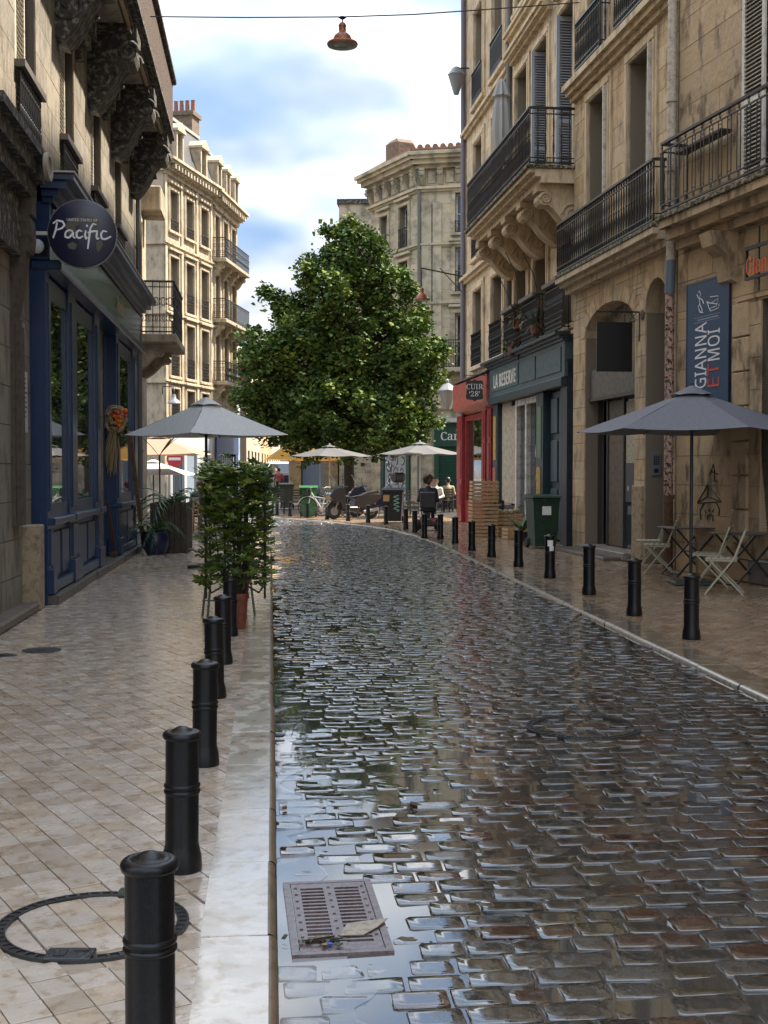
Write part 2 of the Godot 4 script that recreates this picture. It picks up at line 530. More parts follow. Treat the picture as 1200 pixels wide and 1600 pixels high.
func _ready() -> void:
	rng.seed = 4711
	# --- camera, sky, sun, exposure
	var cam := Camera3D.new()
	cam.name = "camera"; add_child(cam)
	cam.position = Vector3(0, EYE, 0); cam.rotation.x = -pitch
	cam.fov = rad_to_deg(2.0 * atan(800.0 / FOCAL)); cam.near = 0.05; cam.far = 900.0
	var env := Environment.new()
	env.background_mode = Environment.BG_SKY
	env.sky = make_sky()
	env.sky_rotation = Vector3(0, deg_to_rad(SKY_TURN), 0)
	env.background_energy_multiplier = 1.0
	env.tonemap_mode = Environment.TONE_MAPPER_LINEAR
	env.tonemap_exposure = EXPOSURE
	env.sdfgi_enabled = true; env.ssao_enabled = true; env.ssil_enabled = true
	var we := WorldEnvironment.new()
	we.name = "air"; we.environment = env; add_child(we)
	var sun := DirectionalLight3D.new()
	sun.name = "sun"; add_child(sun)
	sun.light_energy = SUN_POWER; sun.light_color = Color(1.0, 0.95, 0.87); sun.light_angular_distance = 1.5; sun.shadow_enabled = true
	sun.look_at_from_position(SUN_DIR * 50.0, Vector3.ZERO, Vector3.UP)
	# --- shared materials
	unit_box = BoxMesh.new()
	stone_tex = noise_tex("stone", 0.012, [[0.0, Color(0.62, 0.58, 0.53)], [0.35, Color(0.86, 0.84, 0.8)], [0.62, Color(1, 0.985, 0.96)], [1.0, Color(0.92, 0.86, 0.76)]], 6)
	grain_n = noise_tex("grain", 0.03, [], 5, true, 5.0)
	dark_glass = M("window glass", lin(0.035, 0.045, 0.055), 0.04, null, 1, null, 0, {"metallic_specular": 0.7})
	iron = M("black iron", lin(0.012, 0.012, 0.014), 0.42)
	FL1 = facade(gnd(80, 945), (411.0 - 600) / FOCAL, -1)
	FR2 = facade(gnd(885, 853), -(375.0 - 600) / FOCAL, 1)
	FR3 = facade(gnd(1053, 890), -(320.0 - 600) / FOCAL, 1)
	FR4 = facade(gnd(1053, 890), -(129.0 - 600) / FOCAL, 1)
	build_ground()
	build_left_house()
	build_blue_shop()
	build_right_houses()
	build_right_shops()
	build_far_houses()
	build_tree()
	build_street_things()
	build_right_terrace()
	build_left_terrace()
	build_square()

func build_ground() -> void:
	var wet_r := noise_tex("wet", 0.01, [[0.0, 0.06], [0.42, 0.10], [0.52, 0.26], [1.0, 0.42]], 5)
	var fine_n := noise_tex("fine", 0.06, [], 4, true, 3.0)
	var ground := M("wet ground", lin(0.07, 0.065, 0.06), 0.4, stone_tex, 0.3)
	structure("ground", MB.new().box(-400, 400, -0.6, -0.16, -620, 60), ground)
	# the square beyond and the far street
	var sq := M("square paving stone", lin(0.10, 0.092, 0.082), 0.28, stone_tex, 0.35, fine_n, 0.3)
	# --- road bed and cobbles
	var bed := M("wet joint sand", lin(0.05, 0.045, 0.038), 0.05, null, 1, fine_n, 0.03, {"uv1_scale": Vector3.ONE * 2.0, "metallic_specular": 0.7, "clearcoat_enabled": true, "clearcoat": 1.0, "clearcoat_roughness": 0.03})
	var b := MB.new()
	var zs := []
	var z := 0.5
	while z > -54.0:
		zs.append(z); z -= 0.5
	for i in zs.size() - 1:
		var z0: float = zs[i]; var z1: float = zs[i + 1]
		var a0 := along(KERB_L, z0); var a1 := along(KERB_L, z1); var c0 := along(KERB_R, z0); var c1 := along(KERB_R, z1)
		var dl := -0.0025; var dr := -0.0075
		b.quad(Vector3(a0, road_y(a0, z0) + dl, z0), Vector3(c0, road_y(c0, z0) + dr, z0), Vector3(c1, road_y(c1, z1) + dr, z1), Vector3(a1, road_y(a1, z1) + dl, z1))
	var road := structure("road", b, bed)
	var cob_meshes := []
	for k in 8: cob_meshes.append(cobble_mesh(k))
	var cob := M("wet granite", lin(0.062, 0.06, 0.056), 0.30, noise_tex("granite", 0.05, [[0.0, 0.45], [0.5, 0.85], [1.0, 1.0]], 5), 1.6, noise_tex("rub", 0.02, [], 5, true, 6.0), 0.11, {"roughness_texture": wet_r, "metallic_specular": 0.72, "clearcoat_enabled": true, "clearcoat": 1.0, "clearcoat_roughness": 0.13})
	cob.roughness = 1.0
	var cobs := tones(cob, [Color(1, 0.98, 0.94), Color(0.72, 0.72, 0.72), Color(1.4, 1.36, 1.28), Color(1.3, 0.72, 0.54), Color(1.2, 1.08, 0.76), Color(0.5, 0.5, 0.5), Color(0.95, 0.95, 0.95), Color(1.05, 0.52, 0.42)])
	var film: StandardMaterial3D = cob.duplicate()  # stones on the low side stand under a film of rain
	film.resource_name = "rain-filmed granite"; film.clearcoat_roughness = 0.05; film.normal_scale = 0.04
	film.roughness_texture = noise_tex("wetfilm", 0.01, [[0.0, 0.04], [0.62, 0.07], [0.72, 0.25], [1.0, 0.4]], 5)
	var films := tones(film, [Color(1, 0.98, 0.94), Color(0.72, 0.72, 0.72), Color(1.4, 1.36, 1.28), Color(1.3, 0.72, 0.54), Color(1.2, 1.08, 0.76), Color(0.5, 0.5, 0.5), Color(0.95, 0.95, 0.95), Color(1.05, 0.52, 0.42)])
	var wet_list := []
	var tilt := deg_to_rad(5.0)
	var dir := Vector3(-sin(tilt), 0, -cos(tilt)); var side := Vector3(cos(tilt), 0, -sin(tilt))
	var list := []
	var heave := FastNoiseLite.new()
	heave.seed = 8; heave.frequency = 0.35
	var row := 0
	var s := 2.4
	while s < 52.0:
		var pitch_r := 0.134 + rng.randf_range(-0.005, 0.005)
		var o := dir * s
		var x := -8.0 + rng.randf() * 0.2
		while x < 4.6:
			var wd := rng.randf_range(0.145, 0.25)
			var c := o + side * (x + wd / 2)
			x += wd
			var zl := along(KERB_L, c.z); var zr := along(KERB_R, c.z)
			var ext := wd * 0.42
			if c.x - ext < zl + 0.01 or c.x + ext > zr - 0.01: 
				if c.x < zl + 0.03 or c.x > zr - 0.03: continue
			if c.x > -0.44 and c.x < 0.07 and c.z > -5.08 and c.z < -4.22: continue
			var basis := Basis(side, Vector3.UP, -dir) * Basis(Vector3.UP, rng.randf_range(-0.05, 0.05)) * Basis(Vector3.RIGHT, rng.randfn(0, 0.02)) * Basis(Vector3.BACK, rng.randfn(0, 0.016))
			basis = basis * Basis.from_scale(Vector3(wd - 0.008, 1, pitch_r - 0.008))
			c.y = road_y(c.x, c.z) + rng.randfn(0, 0.003) + heave.get_noise_2d(c.x, c.z) * 0.006
			var w := rng.randf()
			var m := 0 if w < 0.22 else 1 if w < 0.4 else 2 if w < 0.56 else 3 if w < 0.68 else 4 if w < 0.78 else 5 if w < 0.86 else 6 if w < 0.94 else 7
			var low := (c.x - zl) / maxf(zr - zl, 0.5)
			(wet_list if rng.randf() < 1.25 - low * 1.7 and c.z > -14.0 else list).append({"x": Transform3D(basis, c), "m": m, "mesh": rng.randi() % 8})
		s += pitch_r; row += 1
	pieces(road, "cobble", cob_meshes, cobs, list, 140)
	pieces(road, "cobble", cob_meshes, films, wet_list, 160)
	# --- standing water in the gutter
	var water := M("gutter water", Color(lin(0.10, 0.09, 0.075), 0.12), 0.015, null, 1, null, 0, {"transparency": BaseMaterial3D.TRANSPARENCY_ALPHA, "metallic_specular": 0.6})
	var pud := MB.new()
	var edge := FastNoiseLite.new()
	edge.seed = 3; edge.frequency = 0.9
	var prev = null
	z = -2.0
	while z > -13.0:
		var a := along(KERB_L, z)
		var w := clampf(0.16 + edge.get_noise_1d(z * 1.4) * 0.34 + smoothstep(-4.4, -3.4, z) * 0.34 - smoothstep(-9.0, -13.0, z) * 0.2, 0.012, 0.8)
		var pair := [Vector3(a + 0.001, -0.0735, z), Vector3(a + w, -0.0735, z)]
		if prev: pud.quad(prev[0], prev[1], pair[1], pair[0])
		prev = pair
		z -= 0.08
	structure("gutter_water", pud, water)
	# --- left pavement: rhomb-laid limestone setts
	var joint := M("pavement joint", lin(0.035, 0.03, 0.026), 0.45)
	b = MB.new()
	for i in zs.size() - 1:
		var z0: float = zs[i]; var z1: float = zs[i + 1]
		b.quad(Vector3(-16, -0.016, z0), Vector3(along(KERB_L, z0) - 0.1, -0.016, z0), Vector3(along(KERB_L, z1) - 0.1, -0.016, z1), Vector3(-16, -0.016, z1))
	var pave := structure("left_pavement", b, joint)
	var lime_t := noise_tex("lime", 0.014, [[0.0, Color(0.78, 0.70, 0.62)], [0.26, Color(0.89, 0.84, 0.77)], [0.42, Color(0.97, 0.94, 0.91)], [1.0, Color(1, 0.99, 0.97)]], 6)
	var wet2 := noise_tex("wet2", 0.008, [[0.0, 0.05], [0.42, 0.10], [0.56, 0.24], [1.0, 0.36]], 5)
	var sett := M("limestone sett", lin(0.60, 0.53, 0.455), 1.0, lime_t, 1.1, grain_n, 0.12, {"roughness_texture": wet2, "metallic_specular": 0.55, "clearcoat_enabled": true, "clearcoat": 0.45, "clearcoat_roughness": 0.16})
	var setts := tones(sett, [Color(1, 1, 1), Color(1.08, 1.08, 1.08), Color(0.92, 0.88, 0.84), Color(1.02, 0.95, 0.86), Color(0.84, 0.79, 0.74)])
	var tile := MB.new().cbox(-0.5, 0.5, -1, 0, -0.5, 0.5, 0.012).mesh()
	var ta := Vector3(0.107, 0, -0.065).normalized() * 0.127; var tb := Vector3(0.065, 0, 0.107).normalized() * 0.135
	list = []
	var org := Vector3(-1.132, 0, -3.767)
	for i in range(-150, 150):
		for j in range(-170, 120):
			var c := org + ta * i + tb * j
			if c.z > -2.2 or c.z < -33.0: continue
			if c.x > along(KERB_L, c.z) - 0.262 + 0.10 or c.x < -4.35 - (c.z + 15) * -0.09 - 0.4: continue
			c.y = -0.003 + rng.randfn(0, 0.0007)
			var rr := Vector2(c.x + 1.03, c.z + 4.36).length()
			if absf(rr - 0.325) < 0.055: c.y -= 0.006
			var basis := Basis(ta.normalized(), Vector3.UP, tb.normalized()) * Basis(Vector3.RIGHT, rng.randfn(0, 0.004)) * Basis(Vector3.BACK, rng.randfn(0, 0.004)) * Basis.from_scale(Vector3(ta.length() - 0.005, 0.03, tb.length() - 0.005))
			list.append({"x": Transform3D(basis, c), "m": [0, 0, 1, 1, 2, 3, 4][rng.randi() % 7]})
	pieces(pave, "sett", [tile], setts, list)
	# --- right pavement: brick-bond setts
	b = MB.new()
	for i in zs.size() - 1:
		var z0: float = zs[i]; var z1: float = zs[i + 1]
		b.quad(Vector3(along(KERB_R, z0) + 0.1, -0.016, z0), Vector3(14, -0.016, z0), Vector3(14, -0.016, z1), Vector3(along(KERB_R, z1) + 0.1, -0.016, z1))
	var paver := structure("right_pavement", b, joint)
	var brown := M("brown sett", lin(0.36, 0.285, 0.215), 1.0, lime_t, 0.9, grain_n, 0.2, {"roughness_texture": wet2, "metallic_specular": 0.55, "clearcoat_enabled": true, "clearcoat": 0.45, "clearcoat_roughness": 0.16})
	var browns := tones(brown, [Color(1, 1, 1), Color(1.15, 1.1, 1.02), Color(0.84, 0.8, 0.76), Color(0.95, 0.86, 0.78)])
	var ra := Vector3(0.855, 0, -1.27).normalized(); var rb := Vector3(1.27, 0, 0.855).normalized()
	list = []
	for j in range(-340, 260):
		for i in range(-170, 170):
			var c := Vector3(3.0, 0, -14) + ra * (i * 0.235 + (0.117 if j % 2 else 0.0) + rng.randf_range(-0.01, 0.01)) + rb * (j * 0.118)
			if c.z > -6.0 or c.z < -47.0: continue
			var wall_x := 4.75 + (c.z + 20.2) * 0.2415 if c.z > -20.2 else 4.85 + (c.z + 20.2) * 0.13
			if c.x < along(KERB_R, c.z) + 0.20 or c.x > wall_x + 0.3: continue
			c.y = -0.005 + rng.randfn(0, 0.0012)
			var basis := Basis(ra, Vector3.UP, -rb) * Basis(Vector3.RIGHT, rng.randfn(0, 0.012)) * Basis(Vector3.BACK, rng.randfn(0, 0.008)) * Basis.from_scale(Vector3(0.229, 0.03, 0.112))
			list.append({"x": Transform3D(basis, c), "m": rng.randi() % 4})
	pieces(paver, "sett", [tile], browns, list)
	# --- the square and everything farther
	b = MB.new()
	b.box(-60, 40, -0.4, -0.03, -420, -46)
	structure("square", b, sq)
	# --- kerbs
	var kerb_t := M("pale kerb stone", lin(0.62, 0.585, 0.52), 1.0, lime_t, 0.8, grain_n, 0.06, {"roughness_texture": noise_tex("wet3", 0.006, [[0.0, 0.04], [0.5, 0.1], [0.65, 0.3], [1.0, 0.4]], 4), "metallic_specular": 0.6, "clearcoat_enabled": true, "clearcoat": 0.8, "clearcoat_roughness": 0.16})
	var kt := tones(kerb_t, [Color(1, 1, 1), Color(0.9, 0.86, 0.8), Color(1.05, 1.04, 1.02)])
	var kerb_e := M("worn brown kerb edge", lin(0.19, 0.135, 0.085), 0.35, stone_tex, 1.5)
	var left := structure("left_kerb", MB.new().box(-0.5, 0.02, -0.5, -0.3, -2.2, -2.0), joint)
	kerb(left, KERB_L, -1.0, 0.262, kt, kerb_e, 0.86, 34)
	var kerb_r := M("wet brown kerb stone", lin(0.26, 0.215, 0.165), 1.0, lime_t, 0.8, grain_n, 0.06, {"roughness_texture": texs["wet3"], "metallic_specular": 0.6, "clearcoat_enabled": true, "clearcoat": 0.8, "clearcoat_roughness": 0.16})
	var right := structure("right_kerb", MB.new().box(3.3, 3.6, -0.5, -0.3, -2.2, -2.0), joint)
	kerb(right, KERB_R, 1.0, 0.30, tones(kerb_r, [Color(1, 1, 1), Color(0.88, 0.86, 0.84), Color(1.1, 1.06, 1.0)]), M("polished kerb edge", lin(0.42, 0.40, 0.37), 0.14, stone_tex, 1.5, null, 0, {"metallic_specular": 0.72}), 0.95, 50)  # edge coloured paler than its stone, a painted sky highlight

func cobble_mesh(k: int) -> ArrayMesh:
	var r := RandomNumberGenerator.new()
	r.seed = 77 + k
	var b := MB.new()
	var seg := 12
	var rings := []
	var outline := []
	for i in seg:
		var q := i / 3
		var sx := 1.0 if q == 0 or q == 3 else -1.0; var sz := 1.0 if q < 2 else -1.0
		var a := PI / 2 * q + PI / 4 * (i % 3)
		outline.append((Vector2(sx * 0.44, sz * 0.41) + Vector2(cos(a) * 0.06, sin(a) * 0.09)) * r.randf_range(0.96, 1.02))
	for e in [[1.0, -0.05], [1.0, -0.009], [0.982, -0.0028], [0.94, -0.0004], [0.5, 0.0005]]:
		var ring := []
		for i in seg:
			ring.append(Vector3(outline[i].x * e[0], e[1] + (r.randf_range(-0.0012, 0.0012) if e[1] > -0.01 else 0.0), outline[i].y * e[0]))
		rings.append(ring)
	var nrm := []
	for j in rings.size():
		var t: float = [0.0, 0.3, 0.955, 0.9997, 1.0][j]
		var nr := []
		for i in seg:
			var o := Vector3(outline[i].x, 0, outline[i].y).normalized()
			nr.append((o * sqrt(1.0 - t * t) + Vector3.UP * t).normalized())
		nrm.append(nr)
	for j in rings.size() - 1:
		for i in seg:
			var i2 := (i + 1) % seg
			b.quadn(rings[j][i2], rings[j][i], rings[j + 1][i], rings[j + 1][i2], nrm[j][i2], nrm[j][i], nrm[j + 1][i], nrm[j + 1][i2])
	var top: Array = rings[-1]
	for i in seg:
		b.trin(Vector3(0, 0.001, 0), top[(i + 1) % seg], top[i], Vector3.UP, nrm[-1][(i + 1) % seg], nrm[-1][i])
	return b.mesh()

# Kerb stones along a line; out = which side of the line the pavement lies (-1 left, 1 right).
func kerb(parent: Node3D, line: Array, out: float, width: float, tops: Array, edge: Material, length: float, count: int) -> void:
	var z := -2.6
	var top := MB.new().cbox(0.115, 1.0, -0.16, 0.0, -0.5, 0.5, 0.003).mesh()
	var r := MB.new()
	for k in 6:  # the rounded nose
		var a0 := PI / 2 * k / 6; var a1 := PI / 2 * (k + 1) / 6
		var p0 := Vector2(1.0 - sin(a0), cos(a0) - 1.0); var p1 := Vector2(1.0 - sin(a1), cos(a1) - 1.0)
		r.quadn(Vector3(p0.x, p0.y, 0.5), Vector3(p0.x, p0.y, -0.5), Vector3(p1.x, p1.y, -0.5), Vector3(p1.x, p1.y, 0.5),
			Vector3(-sin(a0), cos(a0), 0), Vector3(-sin(a0), cos(a0), 0), Vector3(-sin(a1), cos(a1), 0), Vector3(-sin(a1), cos(a1), 0))
	r.quad(Vector3(0, -1, 0.5), Vector3(0, -1, -0.5), Vector3(0, -5, -0.5), Vector3(0, -5, 0.5))
	var nose := r.mesh()
	for i in count:
		var len := length * rng.randf_range(0.93, 1.07)
		var a := Vector3(along(line, z), 0, z)
		var e := Vector3(along(line, z - len), 0, z - len)
		var d := (e - a).normalized()
		var L := a.distance_to(e)
		z -= len
		var basis := Basis(d.cross(Vector3.UP) * out, Vector3.UP, d * -out)
		var o := part(parent, "kerb_stone", top, tops[rng.randi() % tops.size()], Transform3D(basis * Basis.from_scale(Vector3(width, 1, L - 0.011)), (a + e) / 2 + Vector3(rng.randfn(0, 0.002), rng.randfn(0, 0.0015), 0)))
		part(o, "rounded_edge", nose, edge, Transform3D(Basis.from_scale(Vector3(0.115, 0.030, 1.0))))

# ---------------------------------------------------------------- left side
func build_left_house() -> void:
	var t := thing("stone_house", "grey stone house with white shutters under a blackened bracketed balcony", "house", FL1)
	var gs := M("grey limestone", lin(0.23, 0.215, 0.19), 0.85, stone_tex, 0.45, grain_n, 0.4, {"uv1_scale": Vector3(0.7, 0.22, 0.7)})
	var blocks := tones(gs, [Color(1, 1, 1), Color(0.85, 0.85, 0.85), Color(1.1, 1.08, 1.04), Color(0.92, 0.9, 0.86)])
	var joint := M("dark joint", lin(0.05, 0.045, 0.04), 0.9)
	var soot := M("soot-crusted limestone", lin(0.23, 0.215, 0.19), 0.8, noise_tex("crust", 0.016, [[0.0, Color(0.30, 0.30, 0.30)], [0.55, Color(0.46, 0.45, 0.44)], [0.68, Color(0.85, 0.84, 0.82)], [1.0, Color(1, 1, 1)]], 6), 0.8, grain_n, 0.5)
	var white := M("white paint", lin(0.62, 0.61, 0.58), 0.55, stone_tex, 0.8)
	var ops := []
	for k in range(-3, 4): ops.append([-0.75 + 3.1 * k, 0.55 + 3.1 * k, 5.3, 7.95])
	var z := -0.22
	wall(t, -12.0, 12.5, 0.0, 15.5, ops, 0.42, 1.15, blocks, joint, z)
	for k in range(-1, 4):
		var x0 := -0.75 + 3.1 * k; var x1 := 0.55 + 3.1 * k
		shutter(t, x0 + 0.01, x1 - 0.01, 5.3, 7.94, z - 0.12, white, 2)
		var g := MB.new()
		g.box(x0 - 0.05, x1 + 0.05, 6.12, 6.2, z - 0.1, z + 0.12)
		part(t, "hand_rail", g, M("brown rail stone", lin(0.10, 0.085, 0.075), 0.6))
		railing(t, Vector3(x0 + 0.03, 5.32, z + 0.05), Vector3(x1 - 0.03, 5.32, z + 0.05), 0.8, 0.1, "turned", iron)
		band(t, "sill", x0 - 0.12, x1 + 0.12, 5.14, [[0.07, 0.1], [0.09, 0.16]], blocks[0], z)
		for s in [x0 - 0.3, x1 + 0.12]:  # small stepped brackets under the balcony line
			var m := MB.new()
			m.box(s, s + 0.2, 8.05, 8.42, z, z + 0.30); m.box(s + 0.02, s + 0.18, 7.86, 8.05, z, z + 0.22); m.box(s + 0.04, s + 0.16, 7.68, 7.86, z, z + 0.12)
			part(t, "bracket", m, soot)
	# the long balcony: slab, mouldings, four great consoles, parapet
	band(t, "balcony_slab", 1.2, 12.55, 8.62, [[0.10, 0.72], [0.06, 0.80], [0.09, 0.86]], soot, z)
	part(t, "balcony_edge", MB.new().cbox(1.2, 12.6, 8.58, 8.64, z + 0.64, z + 0.70, 0.01), M("ochre weathered edge", lin(0.30, 0.22, 0.12), 0.7))
	var par := M("rust-brown carved stone", lin(0.16, 0.11, 0.085), 0.9, noise_tex("carved", 0.06, [[0.0, 0.25], [0.5, 0.8], [1.0, 1.0]], 3), 1.2, noise_tex("carvedn", 0.05, [], 3, true, 12.0), 1.0)
	part(t, "parapet", MB.new().cbox(1.2, 12.58, 8.87, 10.0, z + 0.58, z + 0.82, 0.03), par)
	part(t, "parapet_coping", MB.new().cbox(1.15, 12.64, 10.0, 10.13, z + 0.5, z + 0.9, 0.03), soot)
	for x in [2.3, 5.4, 8.5, 11.75]:
		console(t, x, 8.62, 0.62, 0.78, 1.25, soot, z, "console")
		var c := MB.new()
		c.box(x - 0.5, x + 0.5, 8.5, 8.615, z, z + 0.7)
		part(t, "console_cap", c, soot)
	for x in [3.85, 6.95, 10.1]:
		part(t, "soffit_panel", MB.new().box(x - 0.85, x + 0.85, 8.55, 8.615, z + 0.1, z + 0.62), gs)
	# drainpipe at the far end
	var pipe := MB.new()
	pipe.tube([Vector3(12.3, 0.0, z + 0.09), Vector3(12.3, 8.5, z + 0.09)], 0.06, 10)
	for y in [2.0, 4.2, 6.4]: pipe.lathe([Vector2(0.075, y), Vector2(0.075, y + 0.06)], 10, Vector3(12.3, 0, z + 0.09))
	part(t, "drainpipe", pipe, M("zinc pipe", lin(0.11, 0.11, 0.11), 0.5))
	# pale plinth stone and door step next to the shop
	part(t, "plinth_stone", MB.new().cbox(-0.62, -0.30, 0.0, 0.98, z - 0.02, z + 0.2, 0.015), M("ochre plinth", lin(0.33, 0.27, 0.19), 0.8, stone_tex, 1.1, grain_n, 0.5))
	part(t, "plinth_stone", MB.new().cbox(-0.28, -0.02, 0.0, 0.9, z - 0.02, z + 0.12, 0.015), gs)
	part(t, "door_step", MB.new().cbox(-3.2, -0.66, 0.0, 0.10, z - 0.02, z + 0.2, 0.02), M("brown step", lin(0.15, 0.125, 0.1), 0.6, stone_tex, 1.0))
	# carved door surround, dark with soot
	var d := MB.new()
	d.box(-3.4, -0.85, 4.6, 4.8, z, z + 0.24); d.box(-3.4, -0.8, 4.8, 4.98, z, z + 0.32); d.box(-3.4, -0.74, 4.98, 5.08, z, z + 0.40)
	d.box(-3.4, -0.95, 3.95, 4.6, z, z + 0.12)
	part(t, "door_cornice", d, soot)
	console(t, -1.02, 4.6, 0.28, 0.24, 1.35, M("brown sooty stone", lin(0.085, 0.07, 0.056), 0.8, stone_tex, 1.0, grain_n, 0.6), z, "door_bracket", false)
	d = MB.new()
	d.box(-1.2, -0.76, 1.0, 3.3, z, z + 0.05); d.box(-1.13, -1.02, 1.0, 3.2, z + 0.05, z + 0.10); d.box(-0.95, -0.83, 1.0, 3.2, z + 0.05, z + 0.09)
	part(t, "pilaster", d, M("brown sooty stone"))
	var disc := MB.new().lathe([Vector2(0.0, 0), Vector2(0.15, 0), Vector2(0.15, 0.05), Vector2(0.11, 0.05), Vector2(0.11, 0.03), Vector2(0, 0.03)], 20, Vector3.ZERO, true)
	part(t, "medallion", disc, M("brass medallion", lin(0.28, 0.25, 0.18), 0.5), Transform3D(Basis(Vector3.RIGHT, PI / 2).scaled(Vector3(1.3, 1, 1)), Vector3(-1.25, 4.9, z + 0.41)))
	# posted notices on the pier
	part(t, "notice", MB.new().box(-0.55, -0.25, 2.05, 2.75, z + 0.003, z + 0.012), M("notice paper", lin(0.5, 0.49, 0.46), 0.6))
	for k in 9:
		part(t, "print_line", MB.new().box(-0.52, -0.52 + 0.24 * rng.randf_range(0.6, 1.0), 2.66 - k * 0.055, 2.68 - k * 0.055, z + 0.013, z + 0.0145), M("print ink", lin(0.08, 0.08, 0.09), 0.7))
	part(t, "number_plate", MB.new().box(-0.5, -0.36, 3.18, 3.3, z + 0.003, z + 0.012), M("grey enamel", lin(0.25, 0.25, 0.25), 0.4))
	part(t, "roof", MB.new().box(-12.0, 12.6, 15.5, 15.8, z - 8, z + 0.3), soot)
	part(t, "body", MB.new().box(-11.9, 12.45, 0.0, 15.4, z - 8, z - 0.75), M("room plaster", lin(0.35, 0.33, 0.3), 0.9))

func build_blue_shop() -> void:
	var t := thing("blue_shopfront", "navy blue panelled wooden shopfront with tall windows and glazed fascia", "shopfront", FL1)
	var navy := M("navy paint", lin(0.013, 0.038, 0.105), 0.28, noise_tex("paintvar", 0.02, [[0.0, 0.8], [1.0, 1.0]], 4), 0.8, grain_n, 0.05, {"metallic_specular": 0.55})
	var pan := tint("navy panel", navy, Color(1.35, 1.2, 1.05))
	var glass := M("shop glass", Color(lin(0.02, 0.03, 0.03), 0.18), 0.01, null, 1, null, 0, {"transparency": BaseMaterial3D.TRANSPARENCY_ALPHA, "metallic_specular": 0.7})
	# piers between the bays
	var bays := [[0.24, 1.72, true], [2.42, 4.3, true], [4.9, 7.1, false], [7.55, 9.9, true]]
	var piers := [[0.0, 0.24], [1.72, 2.42], [4.3, 4.9], [7.1, 7.55], [9.9, 10.75]]
	for p in piers:
		var m := MB.new()
		m.box(p[0], p[1], 0.14, 4.0, -0.22, -0.03)
		m.cbox(p[0] - 0.02, p[1] + 0.02, 0.12, 0.42, -0.2, 0.04, 0.012)
		m.cbox(p[0] - 0.015, p[1] + 0.015, 0.95, 1.04, -0.2, 0.06, 0.012)
		var o := part(t, "pier", m, navy)
		var w: float = p[1] - p[0]
		var q := MB.new()
		q.cbox(p[0] + w * 0.18, p[1] - w * 0.18, 1.12, 3.85, -0.05, -0.005, 0.014)
		part(o, "raised_panel", q, navy)
		q = MB.new().cbox(p[0] + w * 0.15, p[1] - w * 0.15, 0.46, 0.9, -0.05, 0.0, 0.014)
		part(o, "lower_panel", q, pan)
	# the end pier turns the corner towards the viewer
	part(t, "end_panel", MB.new().box(-0.035, -0.002, 0.0, 4.0, -0.24, -0.035), navy)
	for b in bays:
		if b[2]:
			var m := MB.new()
			m.box(b[0], b[1], 0.14, 0.95, -0.2, -0.07)
			part(t, "stall_riser", m, navy)
			var n := 2
			for k in n:
				var x0 := lerpf(b[0], b[1], float(k) / n) + 0.07; var x1 := lerpf(b[0], b[1], float(k + 1) / n) - 0.07
				part(t, "riser_panel", MB.new().cbox(x0, x1, 0.3, 0.86, -0.09, -0.03, 0.02), pan)
			part(t, "window_ledge", MB.new().cbox(b[0] + 0.002, b[1] - 0.002, 0.95, 1.03, -0.2, 0.05, 0.012), navy)
			part(t, "plinth_board", MB.new().cbox(b[0] + 0.022, b[1] - 0.022, 0.13, 0.26, -0.2, 0.02, 0.012), navy)
			var f := MB.new()
			f.box(b[0], b[0] + 0.06, 1.03, 3.95, -0.2, -0.06); f.box(b[1] - 0.06, b[1], 1.03, 3.95, -0.2, -0.06)
			f.box(b[0] + 0.06, b[1] - 0.06, 1.03, 1.2, -0.2, -0.055); f.box(b[0] + 0.06, b[1] - 0.06, 3.72, 3.95, -0.2, -0.06)
			var o := part(t, "window_frame", f, navy)
			part(o, "pane", MB.new().box(b[0] + 0.06, b[1] - 0.06, 1.2, 3.72, -0.085, -0.078), glass)
		else:
			part(t, "door_leaf", MB.new().box(b[0] + 0.35, b[1] - 0.35, 0.15, 3.4, -0.62, -0.56), navy)
			part(t, "door_reveal", MB.new().box(b[1] - 0.34, b[1], 0.15, 3.95, -0.62, -0.2), navy)
			part(t, "door_reveal", MB.new().box(b[0], b[0] + 0.34, 0.15, 3.95, -0.62, -0.55), navy)
			part(t, "door_head", MB.new().box(b[0], b[1], 3.4, 3.98, -0.62, -0.3), navy)
			part(t, "door_glass", MB.new().box(b[0] + 0.5, b[1] - 0.5, 1.2, 3.2, -0.555, -0.55), dark_glass)
	# black stone plinth, uneven
	for k in 9:
		var x := -0.02 + k * 1.2
		part(t, "plinth_stone", MB.new().cbox(x, x + 1.185, -0.02, 0.118 + rng.randf_range(-0.01, 0.005), -0.25, 0.07 + rng.randf_range(0.0, 0.05), 0.012), M("grey plinth", lin(0.09, 0.085, 0.08), 0.4, stone_tex, 1.2, grain_n, 0.5))
	# fascia of glazed panels under a stepped cornice
	var fas := M("fascia glass", lin(0.20, 0.25, 0.27), 0.15, noise_tex("verdigris", 0.014, [[0.0, Color(0.6, 0.72, 0.8)], [0.6, Color(1, 1, 1)], [0.8, Color(1.0, 0.96, 0.8)], [1.0, Color(1, 0.95, 0.75)]], 5), 0.6, null, 0, {"metallic_specular": 0.7})
	part(t, "fascia_rail", MB.new().cbox(-0.05, 10.85, 3.98, 4.1, -0.2, 0.16, 0.02), navy)
	var xs := [0.1, 1.0, 2.6, 4.2, 6.0, 7.6, 9.2, 10.7]
	for k in xs.size() - 1:
		part(t, "fascia_panel", MB.new().obox(Transform3D(Basis(Vector3.RIGHT, 0.06), Vector3((xs[k] + xs[k + 1]) / 2, 4.42, 0.03)), Vector3(xs[k + 1] - xs[k] - 0.02, 0.62, 0.02)), fas)
		part(t, "clip", MB.new().box(xs[k + 1] - 0.04, xs[k + 1] + 0.04, 4.1, 4.14, 0.06, 0.12), iron)
	part(t, "fascia_end", MB.new().box(-0.06, 0.09, 4.1, 4.78, -0.24, 0.03), navy)
